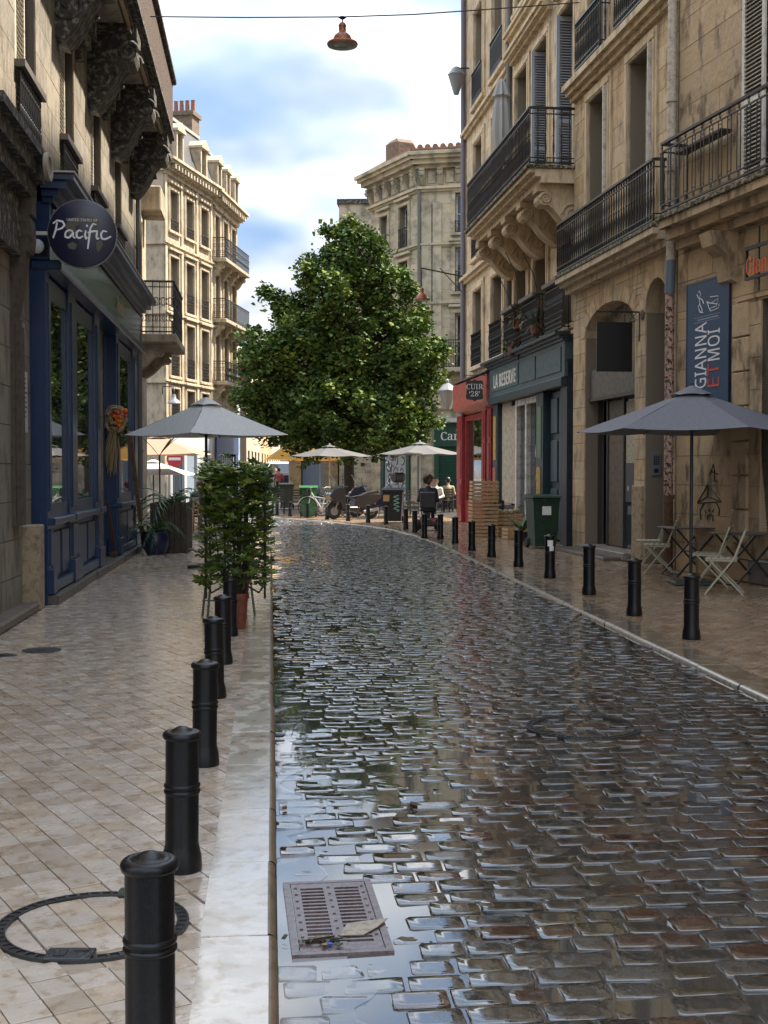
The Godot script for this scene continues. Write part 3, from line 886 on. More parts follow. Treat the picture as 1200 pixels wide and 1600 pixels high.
	band(t, "cornice", -0.05, 10.8, 4.76, [[0.07, 0.08], [0.08, 0.15], [0.09, 0.25], [0.07, 0.34]], navy, -0.0, 0.6)
	part(t, "cornice_flashing", MB.new().box(-0.30, 11.05, 5.07, 5.09, -0.22, 0.36), M("zinc flashing", lin(0.33, 0.32, 0.29), 0.45))
	letters(t, "Pacific", 0.34, Transform3D(Basis(), Vector3(7.0, 4.44, 0.075)), M("dull gold", lin(0.32, 0.27, 0.16), 0.5), "Droid Serif", 0.01)
	# a shallow lit shop interior behind the panes
	var room := M("shop interior wall", lin(0.16, 0.14, 0.11), 0.8, stone_tex, 0.7)
	part(t, "interior", MB.new().box(0.0, 10.7, 0.15, 0.2, -3.6, -0.63).box(0.0, 10.7, 3.95, 4.0, -3.6, -0.65).box(0.0, 10.7, 0.2, 3.95, -3.7, -3.6).box(-0.03, 0.0, 0.2, 3.95, -3.6, -0.25).box(10.7, 10.74, 0.2, 3.95, -3.6, -0.25), room)
	part(t, "menu_card", MB.new().box(1.05, 1.42, 1.21, 1.58, -0.14, -0.13), M("white card", lin(0.7, 0.7, 0.68), 0.6))
	letters(t, "Pacific", 0.1, Transform3D(Basis(), Vector3(1.23, 1.43, -0.128)), M("print ink"), "Droid Serif", 0.002)
	# round hanging sign
	var c := far(129, 366, 14.7)
	var s := thing("round_sign", "round navy sign reading Pacific over a gold world map on a bracket", "sign", Transform3D(Basis(Vector3.UP, deg_to_rad(8.0)), c))
	var R := 0.39
	var disc := MB.new().lathe([Vector2(0, -0.05), Vector2(R - 0.01, -0.05), Vector2(R, -0.04), Vector2(R, 0.04), Vector2(R - 0.01, 0.05), Vector2(0, 0.05)], 48)
	part(s, "disc", disc, M("sign navy", lin(0.016, 0.018, 0.045), 0.35), Transform3D(Basis(Vector3.RIGHT, PI / 2), Vector3.ZERO))
	part(s, "rim", MB.new().lathe([Vector2(R + 0.001, -0.03), Vector2(R + 0.008, -0.03), Vector2(R + 0.008, 0.03), Vector2(R + 0.001, 0.03)], 48), M("grey rim", lin(0.22, 0.22, 0.24), 0.4), Transform3D(Basis(Vector3.RIGHT, PI / 2), Vector3.ZERO))
	part(s, "bracket", MB.new().box(-0.72, -R + 0.01, -0.02, 0.02, -0.015, 0.015).box(-0.74, -0.69, -0.38, 0.03, -0.03, 0.03), M("white paint"))
	var land := M("faded gold print", lin(0.075, 0.068, 0.045), 0.5)
	for isle in [[[-0.2, 0.08], [-0.13, 0.17], [-0.02, 0.2], [0.0, 0.12], [-0.08, 0.08], [-0.06, 0.0], [-0.1, -0.06], [-0.15, -0.02]], [[0.03, 0.2], [0.12, 0.2], [0.2, 0.13], [0.16, 0.04], [0.2, -0.02], [0.11, 0.02], [0.09, 0.12], [0.02, 0.14]], [[-0.17, -0.13], [-0.11, -0.1], [-0.06, -0.13], [-0.08, -0.19], [-0.15, -0.18]], [[0.16, -0.1], [0.22, -0.07], [0.24, -0.12], [0.18, -0.22], [0.16, -0.16]]]:
		var poly := []
		for q in isle: poly.append(Vector2(q[0], q[1]))
		part(s, "map_print", MB.new().prism(poly, Transform3D(Basis(), Vector3(0, 0, 0.05)), 0.002), land)
	var ink := M("sign white", lin(0.72, 0.72, 0.74), 0.4)
	letters(s, "UNITED STATES OF", 0.042, Transform3D(Basis(), Vector3(0.0, 0.155, 0.054)), ink, "Droid Sans", 0.003, "small_lettering")
	# brush-written word, stroke by stroke
	var strokes := [
		[[-0.315, -0.06], [-0.285, 0.03], [-0.27, 0.115]], [[-0.315, 0.10], [-0.27, 0.135], [-0.21, 0.125], [-0.19, 0.085], [-0.22, 0.05], [-0.275, 0.03]],
		[[-0.1, 0.02], [-0.14, 0.035], [-0.18, 0.01], [-0.185, -0.04], [-0.15, -0.055], [-0.11, -0.02], [-0.095, 0.02], [-0.1, -0.04], [-0.075, -0.055]],
		[[0.0, 0.02], [-0.03, 0.035], [-0.06, 0.01], [-0.06, -0.04], [-0.03, -0.055], [0.01, -0.03]],
		[[0.04, 0.035], [0.03, -0.02], [0.04, -0.06], [0.06, -0.04]], [[0.045, 0.095], [0.06, 0.075]],
		[[0.06, -0.17], [0.075, -0.05], [0.09, 0.06], [0.12, 0.11], [0.155, 0.1]], [[0.06, 0.01], [0.12, 0.025], [0.17, 0.03]],
		[[0.165, 0.03], [0.155, -0.03], [0.165, -0.06], [0.185, -0.045]],
		[[0.27, 0.025], [0.23, 0.035], [0.205, 0.0], [0.21, -0.05], [0.25, -0.06], [0.315, -0.025]]]
	for st in strokes:
		var cv := Curve3D.new()
		for k in st.size():
			var pv := Vector2(st[maxi(k - 1, 0)][0], st[maxi(k - 1, 0)][1]); var nx := Vector2(st[mini(k + 1, st.size() - 1)][0], st[mini(k + 1, st.size() - 1)][1])
			var tg := (nx - pv) / 6.0
			cv.add_point(Vector3(st[k][0], st[k][1], 0), Vector3(-tg.x, -tg.y, 0), Vector3(tg.x, tg.y, 0))
		var pts := []; var rad := []
		var n := 18
		for k in n + 1:
			pts.append(cv.sample_baked(cv.get_baked_length() * k / n))
			rad.append(0.0115 * (0.75 + 0.35 * sin(PI * k / n)))
		part(s, "brush_stroke", MB.new().tube(pts, rad, 6), ink, Transform3D(Basis.from_scale(Vector3(1.05, 1.05, 0.25)), Vector3(0, 0.0, 0.053)))
	# small round bell lamp on the pier
	var bell := thing("wall_alarm", "small white round alarm bell on the navy end pier", "alarm bell", Transform3D(FL1.basis * Basis(Vector3.UP, -PI / 2), FL1 * Vector3(-0.05, 4.25, -0.12)))
	part(bell, "dome", MB.new().lathe([Vector2(0.085, 0), Vector2(0.085, 0.03), Vector2(0.07, 0.055), Vector2(0.0, 0.07)], 18), M("white enamel", lin(0.6, 0.6, 0.58), 0.35), Transform3D(Basis(Vector3.RIGHT, PI / 2), Vector3.ZERO))
	part(bell, "mount", MB.new().box(-0.12, 0.12, -0.12, 0.1, -0.01, 0.01), iron)

# ---------------------------------------------------------------- right side houses
func arch_fill(t: Node3D, x0: float, x1: float, spring: float, rise: float, top: float, z: float, thick: float, mat: Material, stone: Array) -> void:
	# masonry above an arched opening: the spandrel as one part, the arch stones one by one
	var n := 12
	var cx := (x0 + x1) / 2; var hw := (x1 - x0) / 2
	var poly := [Vector2(x1, top), Vector2(x0, top)]
	for k in n + 1:
		var a := PI - PI * k / n
		poly.append(Vector2(cx + hw * cos(a), spring + rise * sin(a)))
	part(t, "spandrel", MB.new().prism(poly, Transform3D(Basis(), Vector3(0, 0, z - thick)), thick - 0.01), mat)
	var v := 9
	for k in v:
		var a0 := PI - PI * (k + 0.03) / v; var a1 := PI - PI * (k + 0.97) / v
		var o := 0.3
		var q := [Vector2(cx + (hw + 0.004) * cos(a0), spring + (rise + 0.004) * sin(a0)), Vector2(cx + (hw + o) * cos(a0), spring + (rise + o) * sin(a0)), Vector2(cx + (hw + o) * cos(a1), spring + (rise + o) * sin(a1)), Vector2(cx + (hw + 0.004) * cos(a1), spring + (rise + 0.004) * sin(a1))]
		part(t, "arch_stone", MB.new().prism(q, Transform3D(Basis(), Vector3(0, 0, z - 0.03)), 0.042), stone[k % stone.size()])

func build_right_houses() -> void:
	var joint := M("pale joint", lin(0.20, 0.165, 0.12), 0.9)
	var ochre := M("ochre limestone", lin(0.54, 0.435, 0.30), 0.85, stone_tex, 0.4, grain_n, 0.35, {"uv1_scale": Vector3(0.6, 0.2, 0.6)})
	var och := tones(ochre, [Color(1, 1, 1), Color(0.9, 0.9, 0.92), Color(1.1, 1.07, 1.02), Color(0.97, 0.9, 0.82)])
	var tan := M("weathered limestone", lin(0.54, 0.455, 0.335), 0.85, stone_tex, 0.35, grain_n, 0.4, {"uv1_scale": Vector3(0.6, 0.18, 0.6)})
	var tans := tones(tan, [Color(1, 1, 1), Color(0.88, 0.88, 0.88), Color(1.1, 1.08, 1.04), Color(0.98, 0.92, 0.86)])
	var white := M("white paint")
	var grey_sh := M("grey-blue shutter", lin(0.36, 0.39, 0.42), 0.5)
	var trim: StandardMaterial3D = tans[2]
	var shade := M("room plaster")
	var stain := M("lichened limestone", lin(0.42, 0.36, 0.265), 0.9, noise_tex("lichen", 0.02, [[0.0, Color(0.20, 0.21, 0.19)], [0.50, Color(0.34, 0.35, 0.31)], [0.60, Color(0.8, 0.78, 0.74)], [1.0, Color(1, 1, 1)]], 6), 1.0, grain_n, 0.6)
	# ---- house with two arches
	var t := thing("arched_house", "ochre stone house with two arched doorways and long iron balcony", "house", FR3)
	var ops := [[-4.85, -1.93, -0.1, 4.25], [-1.40, -0.35, -0.1, 4.33], [-4.66, -3.44, 5.62, 8.85], [-2.3, -1.05, 5.62, 8.85], [-4.66, -3.44, 9.5, 12.3], [-2.3, -1.05, 9.5, 12.3]]
	var aops := ops.duplicate(true)
	aops[0][3] = 4.80; aops[1][3] = 4.88
	wall(t, -5.65, 0.0, 0.0, 19.4, aops, 0.36, 0.85, och, joint)  # unseen upper wall raised so it keeps the sun off the street
	arch_fill(t, -4.85, -1.93, 4.25, 0.52, 4.80, 0.0, 0.4, och[0], och)
	arch_fill(t, -1.40, -0.35, 4.33, 0.52, 4.88, 0.0, 0.4, och[1], och)
	for k in [2, 3, 4, 5]:
		var o = ops[k]
		surround(t, o[0], o[1], o[2], o[3], 0.2, 0.04, trim, 0.0, false)
		window(t, o[0], o[1], o[2], o[3], -0.3, white, dark_glass, 2, 4)
		shutter(t, 0.0, 0.62, o[2], o[3] - 0.02, 0.0, white)
		var sh: MeshInstance3D = t.get_child(t.get_child_count() - 1)
		sh.transform = Transform3D(Basis(Vector3.UP, -PI / 2 + 0.12), Vector3(o[1] - 0.045, 0, -0.26 + 0.06))
		sh.transform.basis = Basis(Vector3.UP, PI / 2) 
		sh.position = Vector3(o[1] - 0.012, 0, 0.12)
	# balcony
	band(t, "balcony_slab", -5.65, -0.02, 5.22, [[0.12, 0.18], [0.08, 0.30], [0.10, 0.40]], tan, 0.0)
	part(t, "balcony_edge", MB.new().cbox(-5.66, -0.01, 5.52, 5.60, -0.02, 0.42, 0.012), stain)
	railing(t, Vector3(-5.62, 5.6, 0.36), Vector3(-0.08, 5.6, 0.36), 1.02, 0.13, "turned", iron)
	railing(t, Vector3(-0.08, 5.6, 0.36), Vector3(-0.08, 5.6, 0.02), 1.02, 0.15, "turned", iron)
	band(t, "string_course", -5.65, 0.0, 9.12, [[0.1, 0.1], [0.1, 0.2], [0.12, 0.28]], trim, 0.0)
	for k in [4, 5]:
		railing(t, Vector3(ops[k][0] - 0.15, 9.46, 0.24), Vector3(ops[k][1] + 0.15, 9.46, 0.24), 0.95, 0.1, "turned", iron)
		railing(t, Vector3(ops[k][1] + 0.15, 9.46, 0.24), Vector3(ops[k][1] + 0.15, 9.46, 0.03), 0.95, 0.1, "turned", iron)
	# what stands in the first arch: shutter box, steel-framed glazed doors
	var steel := M("rusty steel frame", lin(0.05, 0.042, 0.036), 0.55)
	var wood := M("brown door board", lin(0.14, 0.10, 0.065), 0.6, stone_tex, 1.0)
	part(t, "shutter_box", MB.new().box(-4.84, -1.94, 3.05, 3.6, -0.35, -0.1), M("grey shutter box", lin(0.13, 0.115, 0.095), 0.6, stone_tex, 1.2))
	part(t, "roller_bar", MB.new().box(-4.84, -1.94, 2.98, 3.045, -0.34, -0.08), steel)
	part(t, "fanlight", MB.new().box(-4.84, -1.94, 3.6, 4.9, -0.36, -0.34), M("arch plaster", lin(0.26, 0.22, 0.16), 0.8, stone_tex, 0.9))
	for x in [-4.84, -4.3, -3.35, -2.5, -2.0]: part(t, "door_post", MB.new().box(x, x + 0.06, 0.14, 2.98, -0.34, -0.27), steel)
	part(t, "door_leaf", MB.new().box(-4.24, -3.36, 0.16, 2.96, -0.33, -0.3), wood)
	part(t, "door_glass", MB.new().box(-3.29, -2.5, 0.16, 2.96, -0.33, -0.315), dark_glass)
	part(t, "door_glass", MB.new().box(-2.44, -2.0, 0.16, 2.96, -0.33, -0.315), dark_glass)
	part(t, "poster", MB.new().box(-3.25, -2.55, 1.75, 2.9, -0.313, -0.308), M("pale poster", lin(0.45, 0.42, 0.33), 0.6, stone_tex, 2.0))
	part(t, "notice_board", MB.new().box(-3.27, -2.52, 1.02, 1.75, -0.312, -0.3), M("charcoal board", lin(0.035, 0.035, 0.04), 0.5))
	letters(t, "@", 0.12, Transform3D(Basis(), Vector3(-3.1, 1.28, -0.298)), M("sign white"), "Droid Sans", 0.003)
	part(t, "door_step", MB.new().cbox(-4.9, -1.95, 0.0, 0.14, -0.4, 0.18, 0.015), M("step stone", lin(0.23, 0.21, 0.19), 0.45, stone_tex, 1.0))
	part(t, "door_step", MB.new().cbox(-5.5, -2.1, -0.01, 0.06, 0.16, 0.5, 0.015), M("dark step", lin(0.12, 0.105, 0.09), 0.4, stone_tex, 1.0))
	# second arch: deep reveal, black sheet painted for the dark interior, intercom
	part(t, "reveal", MB.new().box(-1.44, -1.402, 0, 4.9, -0.75, -0.4).box(-0.35, -0.31, 0, 4.9, -0.75, -0.4), och[0])
	part(t, "door_leaf", MB.new().box(-1.4, -0.35, 0.0, 4.88, -0.8, -0.74), M("black interior shade", lin(0.012, 0.011, 0.01), 0.5))  # black colour stands for the shade of the deep interior
	var ic := thing("intercom", "grey steel intercom keypad on the arched doorway reveal", "intercom", Transform3D(FR3.basis * Basis(Vector3.UP, PI / 2), FR3 * Vector3(-1.398, 1.72, -0.2)))
	part(ic, "plate", MB.new().cbox(-0.08, 0.08, -0.2, 0.2, 0, 0.03, 0.008), M("intercom steel", lin(0.16, 0.18, 0.21), 0.35))
	for r in 4:
		for k in 3: part(ic, "key", MB.new().box(-0.045 + k * 0.035, -0.02 + k * 0.035, 0.11 - r * 0.04, 0.135 - r * 0.04, 0.03, 0.035), iron)
	part(ic, "speaker", MB.new().box(-0.04, 0.04, -0.15, -0.08, 0.03, 0.034), iron)
	part(t, "pillar_patch", MB.new().cbox(-1.93, -1.42, 0.0, 1.35, -0.02, 0.05, 0.02), M("pale patched stone", lin(0.36, 0.29, 0.2), 0.85, stone_tex, 1.4, grain_n, 0.8))
	part(t, "body", MB.new().box(-5.6, -0.05, 0.0, 19.3, -8, -0.85), shade)
	part(t, "roof", MB.new().box(-5.7, 0.1, 19.4, 19.7, -8, 0.5), stain)
	# hanging black sign board on an iron bracket (across the wall)
	var sp := FR3 * Vector3(-1.66, -0.19, 0)
	var s := thing("hanging_sign", "blank black square sign hanging from a wrought-iron wall bracket", "sign", Transform3D(FR3.basis * Basis(Vector3.UP, -PI / 2), sp))
	part(s, "board", MB.new().cbox(0.02 + 0.13, 0.79, 3.52, 4.38, -0.02, 0.02, 0.005), M("black sign paint", lin(0.008, 0.008, 0.009), 0.35))
	var br := MB.new().tube([Vector3(0.0, 4.56, 0), Vector3(0.8, 4.56, 0)], 0.014, 6)
	br.tube([Vector3(0.55, 4.56, 0), Vector3(0.55, 4.36, 0)], 0.01, 5); br.tube([Vector3(0.28, 4.66, 0), Vector3(0.28, 4.36, 0)], 0.01, 5)
	br.tube([Vector3(0.02, 4.56, 0), Vector3(0.02, 4.05, 0)], 0.012, 5)
	var sc := []
	for k in 24: sc.append(Vector3(0.14 + 0.06 * sin(k * 0.55) * (1.0 if k < 12 else 0.8), 4.48 - 0.09 * cos(k * 0.27), 0))
	br.tube(sc, 0.008, 5)
	part(s, "bracket", br, iron)
	part(s, "wall_plate", MB.new().lathe([Vector2(0, 0), Vector2(0.09, 0), Vector2(0.09, 0.02), Vector2(0, 0.03)], 16), M("rusty iron", lin(0.07, 0.05, 0.035), 0.7), Transform3D(Basis(Vector3.BACK, -PI / 2), Vector3(0.0, 4.5, -0.14)))
	# ---- drainpipe between the houses
	var dp := thing("drainpipe", "peeling pink and grey drainpipe beside the blue banner", "drainpipe", Transform3D(FR3.basis, FR3 * Vector3(0.02, 0, 0.1)))
	var cream := M("cream pipe paint", lin(0.48, 0.45, 0.39), 0.5, stone_tex, 1.5)
	var peel := M("peeling pink paint", lin(0.42, 0.28, 0.22), 0.6, noise_tex("peel", 0.02, [[0.0, Color(0.12, 0.13, 0.15)], [0.42, Color(0.18, 0.18, 0.2)], [0.46, Color(1, 1, 1)], [1.0, Color(1, 0.95, 0.9)]], 4), 1.2)
	part(dp, "upper_pipe", MB.new().tube([Vector3(0, 4.95, 0.0), Vector3(0, 13.4, 0)], 0.075, 12), cream)
	part(dp, "joint", MB.new().tube([Vector3(0.02, 4.45, 0.02), Vector3(0.03, 4.7, 0.02), Vector3(0, 4.98, 0)], 0.085, 12), M("blue-grey zinc", lin(0.10, 0.13, 0.17), 0.45))
	part(dp, "lower_pipe", MB.new().tube([Vector3(0.02, 1.2, 0.02), Vector3(0.02, 4.5, 0.02)], 0.075, 12), peel)
	part(dp, "cast_foot", MB.new().tube([Vector3(0.02, 0.0, 0.02), Vector3(0.02, 1.2, 0.02)], 0.08, 12), M("rusty cast iron", lin(0.13, 0.075, 0.045), 0.8, stone_tex, 2.0))
	for y in [1.15, 2.25, 6.4, 7.5, 9.8]: part(dp, "collar", MB.new().lathe([Vector2(0.07, y), Vector2(0.092, y), Vector2(0.092, y + 0.06), Vector2(0.07, y + 0.06)], 12, Vector3(0.01, 0, 0.01), true), M("rusty cast iron") if y < 3 else cream)
	# ---- near right house with the banner
	t = thing("corner_house", "brown stained stone house behind the cafe tables and blue banner", "house", FR4)
	var bops := [[2.05, 3.3, 5.72, 8.9], [2.62, 4.9, -0.1, 4.02]]
	var brn := tones(M("stained limestone", lin(0.48, 0.39, 0.275), 0.85, noise_tex("stained", 0.006, [[0.0, Color(0.40, 0.39, 0.37)], [0.25, Color(0.68, 0.64, 0.59)], [0.42, Color(0.95, 0.92, 0.88)], [1.0, Color(1, 0.94, 0.84)]], 5), 0.35, grain_n, 0.4, {"uv1_scale": Vector3(0.6, 0.25, 0.6)}), [Color(1, 1, 1), Color(0.92, 0.92, 0.92), Color(1.08, 1.04, 1.0)])
	wall(t, 0.06, 27.0, 0.0, 19.6, bops, 0.46, 0.95, brn, joint)  # run on out of view and raised to block the sun
	shutter(t, 2.06, 2.68, 5.72, 8.88, 0.03, white); shutter(t, 2.7, 3.28, 5.72, 8.88, -0.05, white)
	window(t, 2.05, 3.3, 5.72, 8.9, -0.3, white, dark_glass, 2, 4)
	band(t, "balcony_slab", 0.3, 6.0, 5.1, [[0.14, 0.16], [0.16, 0.34], [0.12, 0.48]], brn[0], 0.0)
	part(t, "balcony_edge", MB.new().cbox(0.28, 6.02, 5.52, 5.61, -0.02, 0.52, 0.012), stain)
	railing(t, Vector3(0.38, 5.62, 0.45), Vector3(5.9, 5.62, 0.45), 1.1, 0.26, "panel", iron)
	railing(t, Vector3(0.38, 5.62, 0.02), Vector3(0.38, 5.62, 0.45), 1.1, 0.14, "bar", iron)
	# a folding shelf and rail left on the balcony
	part(t, "balcony_ledge", MB.new().box(0.42, 1.85, 6.56, 6.6, 0.05, 0.25), iron)
	part(t, "corbel", MB.new().prism([Vector2(0, 0), Vector2(0.42, 0), Vector2(0.36, -0.2), Vector2(0.16, -0.34), Vector2(0.1, -0.7), Vector2(0, -0.75)], Transform3D(Basis(Vector3(0, 0, 1), Vector3.UP, Vector3(-1, 0, 0)), Vector3(1.95, 5.1, 0)), 0.4), brn[0])
	band(t, "door_lintel", 1.95, 5.2, 4.06, [[0.06, 0.03]], brn[2], 0.0)
	for k in 7:
		var m := MB.new()
		m.cbox(1.88, 2.32, 0.55 + k * 0.5, 1.03 + k * 0.5, -0.01, 0.05, 0.012)
		part(t, "quoin", m, brn[k % 3])
	var blue := M("dark blue door", lin(0.014, 0.024, 0.055), 0.35)
	part(t, "door_leaf", MB.new().box(3.0, 4.9, 0.1, 4.0, -0.36, -0.3).box(2.98, 3.08, 0.1, 4.0, -0.3, -0.26), blue)
	part(t, "door_jamb", MB.new().box(2.58, 2.62, 0, 4.02, -0.38, -0.005), brn[2])
	part(t, "door_step", MB.new().cbox(2.5, 5.0, 0, 0.35, -0.3, 0.12, 0.02), M("dark step"))
	part(t, "body", MB.new().box(0.1, 27.0, 0.0, 19.6, -8, -0.85), shade)
	part(t, "roof", MB.new().box(0.1, 27.2, 19.6, 19.9, -8, 0.4), stain)
	# sprayed drawing on the plaster: a triangle with rays over a round face, and a scrawl
	var spray := M("dark green spray paint", lin(0.015, 0.035, 0.02), 0.7)
	var blk := M("black spray paint", lin(0.012, 0.012, 0.012), 0.7)
	var gf := func(u: float, v: float) -> Vector3:
		var r := ray(u, v); var inv := FR4.affine_inverse()
		var o := inv * Vector3(0, EYE, 0); var d := inv.basis * r
		return o + d * ((0.006 - o.z) / d.z)
	for line in [[[1090, 785], [1106, 757], [1127, 784], [1090, 786]], [[1106, 757], [1106, 776]], [[1092, 784], [1106, 775], [1125, 784]], [[1095, 812], [1094, 797], [1101, 785]], [[1119, 785], [1124, 796], [1123, 805]], [[1105, 812], [1106, 806], [1110, 803], [1114, 808], [1114, 814]], [[1101, 797], [1103, 802]], [[1108, 795], [1108, 800]], [[1115, 796], [1113, 800]]]:
		var pts := []
		for q in line: pts.append(gf.call(q[0], q[1]))
		part(t, "sprayed_line", MB.new().tube(pts, 0.011, 4), spray)
	for line in [[[1109, 742], [1115, 725], [1117, 738]], [[1110, 736], [1122, 741]], [[1116, 733], [1116, 752], [1121, 752]]]:
		var pts := []
		for q in line: pts.append(gf.call(q[0], q[1]))
		part(t, "sprayed_line", MB.new().tube(pts, 0.009, 4), blk)
	# banner
	s = thing("banner", "tall blue banner reading Gianna et Moi with white line drawing", "banner", Transform3D(FR4.basis, FR4 * Vector3(1.13, 3.42, 0.03)))
	part(s, "panel", MB.new().cbox(-0.66, 0.66, -1.12, 1.1, -0.02, 0.02, 0.005), M("banner blue", lin(0.010, 0.045, 0.11), 0.5))
	part(s, "border", MB.new().box(-0.67, -0.64, -1.13, 1.11, -0.015, 0.026).box(0.64, 0.67, -1.13, 1.11, -0.015, 0.026).box(-0.64, 0.64, 1.08, 1.11, -0.015, 0.026), M("banner edge", lin(0.012, 0.018, 0.05), 0.4))
	var up := Basis(Vector3.BACK, PI / 2)
	fitted(s, "GIANNA", 1.0, 0.36, Transform3D(up, Vector3(-0.185, -0.045, 0.022)), ink_white())
	fitted(s, "MOI", 0.47, 0.36, Transform3D(up, Vector3(0.22, 0.085, 0.022)), ink_white())
	fitted(s, "ET", 0.35, 0.36, Transform3D(up, Vector3(0.22, -0.37, 0.022)), M("banner red", lin(0.5, 0.06, 0.03), 0.5))
	part(s, "print_line", MB.new().box(-0.4, 0.4, 0.545, 0.551, 0.02, 0.023).box(-0.4, 0.4, 0.47, 0.476, 0.02, 0.023).box(-0.3, 0.35, 0.502, 0.516, 0.02, 0.022), M("faded print", lin(0.3, 0.34, 0.4), 0.5))
	for st in [[[-0.32, 0.85], [-0.26, 0.78], [-0.2, 0.84], [-0.25, 0.9], [-0.3, 0.86]], [[-0.25, 0.8], [-0.22, 0.7], [-0.28, 0.66], [-0.24, 0.6], [-0.2, 0.56], [-0.12, 0.55]], [[-0.22, 0.78], [-0.14, 0.74], [-0.1, 0.68]], [[-0.24, 0.7], [-0.15, 0.6], [-0.16, 0.55]], [[0.0, 0.7], [0.1, 0.66], [0.36, 0.7], [0.3, 0.6], [0.08, 0.58], [0.0, 0.7]], [[0.02, 0.68], [0.34, 0.62]], [[0.1, 0.76], [0.34, 0.74]], [[0.08, 0.58], [0.12, 0.54], [0.36, 0.56], [0.38, 0.62]]]:
		var pts := []
		for q in st: pts.append(Vector3(q[0], q[1] + 0.06, 0.022))
		part(s, "drawn_line", MB.new().tube(pts, 0.008, 4), ink_white())
	# orange script sign over the blue door
	s = thing("script_sign", "orange handwritten-style sign on a black iron frame above blue door", "sign", Transform3D(FR4.basis, FR4 * Vector3(2.42, 4.32, 0.14)))
	part(s, "frame", MB.new().box(0, 1.9, 0.40, 0.45, -0.02, 0.02).box(0, 0.04, -0.02, 0.4, -0.02, 0.02).box(0.04, 1.9, -0.02, 0.02, -0.02, 0.02).box(0.3, 0.32, -0.2, 0.7, -0.04, -0.02).box(0.75, 0.77, -0.2, 0.7, -0.04, -0.02), iron)
	fitted(s, "Gianna et Moi", 1.7, 0.27, Transform3D(Basis(), Vector3(0.92, 0.17, 0.03)), M("orange letter", lin(0.62, 0.10, 0.02), 0.4), "Droid Serif")
	# ---- house with the great balcony
	t = thing("balcony_house", "tan stone house with great iron balcony on scrolled consoles", "house", FR2)
	var z := -0.16
	var rops := []
	for c in [[-5.7, -4.35], [-3.6, -2.35], [-1.25, -0.05]]:
		rops.append([c[0], c[1], 4.75, 7.0]); rops.append([c[0], c[1], 7.95, 11.65]); rops.append([c[0], c[1], 13.3, 15.8])
	rops.append([-7.9, 0.0, -0.1, 3.9])
	rops[-1] = [-6.2, -0.1, -0.1, 3.9]
	wall(t, -6.3, 0.84, 0.0, 19.6, rops, 0.40, 0.9, tans, joint, z)  # top above the view raised to shade the street from the sun
	for i in 9:
		var o = rops[i]
		surround(t, o[0], o[1], o[2], o[3], 0.2, 0.05, trim, z, i % 3 != 1)
		if i in [4, 7]:
			window(t, o[0], o[1], o[2], o[3], z - 0.3, white, dark_glass, 2, 4)
			folded_leaf(t, o[0] + 0.05, o[2] + 0.02, o[3] - 0.03, z + 0.12, 0.42, grey_sh)
		else:
			window(t, o[0], o[1], o[2], o[3], z - 0.3, white, dark_glass, 2, 4)
	for i in [1, 4, 7]:  # moulded window heads with little brackets
		var o = rops[i]
		band(t, "window_head", o[0] - 0.35, o[1] + 0.35, o[3] + 0.42, [[0.08, 0.12], [0.09, 0.24], [0.07, 0.3]], trim, z)
	band(t, "string_course", -6.3, 0.84, 12.62, [[0.1, 0.1], [0.1, 0.2], [0.08, 0.26]], trim, z)
	band(t, "shop_cornice", -6.3, 0.84, 4.42, [[0.08, 0.06], [0.08, 0.12]], trim, z)
	var yb := 7.5
	band(t, "balcony_slab", -6.25, 0.84, yb, [[0.12, 0.95], [0.08, 1.08], [0.08, 1.2]], trim, z)
	part(t, "balcony_edge", MB.new().cbox(-6.3, 0.88, yb + 0.28, yb + 0.36, z, z + 1.26, 0.012), stain)
	for x in [0.45, -1.15, -2.75, -4.35, -5.95]: console(t, x, yb, 0.42, 0.98, 0.95, tans[3], z)
	railing(t, Vector3(-6.2, yb + 0.36, z + 1.18), Vector3(0.8, yb + 0.36, z + 1.18), 1.16, 0.135, "turned", iron)
	railing(t, Vector3(0.8, yb + 0.36, z + 1.18), Vector3(0.8, yb + 0.36, z + 0.02), 1.16, 0.15, "turned", iron)
	for i in [0, 3, 6]:
		var o = rops[i]
		railing(t, Vector3(o[0] - 0.12, 4.62, z + 0.3), Vector3(o[1] + 0.12, 4.62, z + 0.3), 1.05, 0.09, "scroll", iron)
		railing(t, Vector3(o[1] + 0.12, 4.62, z + 0.3), Vector3(o[1] + 0.12, 4.62, z + 0.02), 1.05, 0.1, "bar", iron)
		part(t, "window_box", MB.new().cbox(o[0] - 0.1, o[1] + 0.1, 5.62, 5.72, z + 0.2, z + 0.4, 0.01), M("brown rail stone"))
	part(t, "body", MB.new().box(-6.2, 0.8, 0.0, 19.5, -9, z - 0.5), shade)
	part(t, "roof", MB.new().box(-6.4, 0.9, 19.6, 19.9, -9, 0.5), stain)
	part(t, "drainpipe", MB.new().tube([Vector3(-6.3, 4.6, z + 0.08), Vector3(-6.3, 17.4, z + 0.08)], 0.07, 10), M("zinc pipe"))
	# closed parasol standing on the balcony
	s = thing("closed_parasol", "furled pale grey parasol standing on the great balcony", "parasol", Transform3D(Basis(), FR2 * Vector3(-3.3, yb + 0.36, 0.75)))
	part(s, "pole", MB.new().tube([Vector3(0, 0, 0), Vector3(0, 3.0, 0)], 0.025, 8), M("grey pole", lin(0.14, 0.14, 0.14), 0.5))
	var furl := MB.new()
	var prof := [[0.11, 1.02], [0.22, 1.05], [0.17, 1.35], [0.2, 1.8], [0.17, 2.35], [0.13, 2.55], [0.19, 2.6], [0.1, 2.9], [0.02, 3.02]]
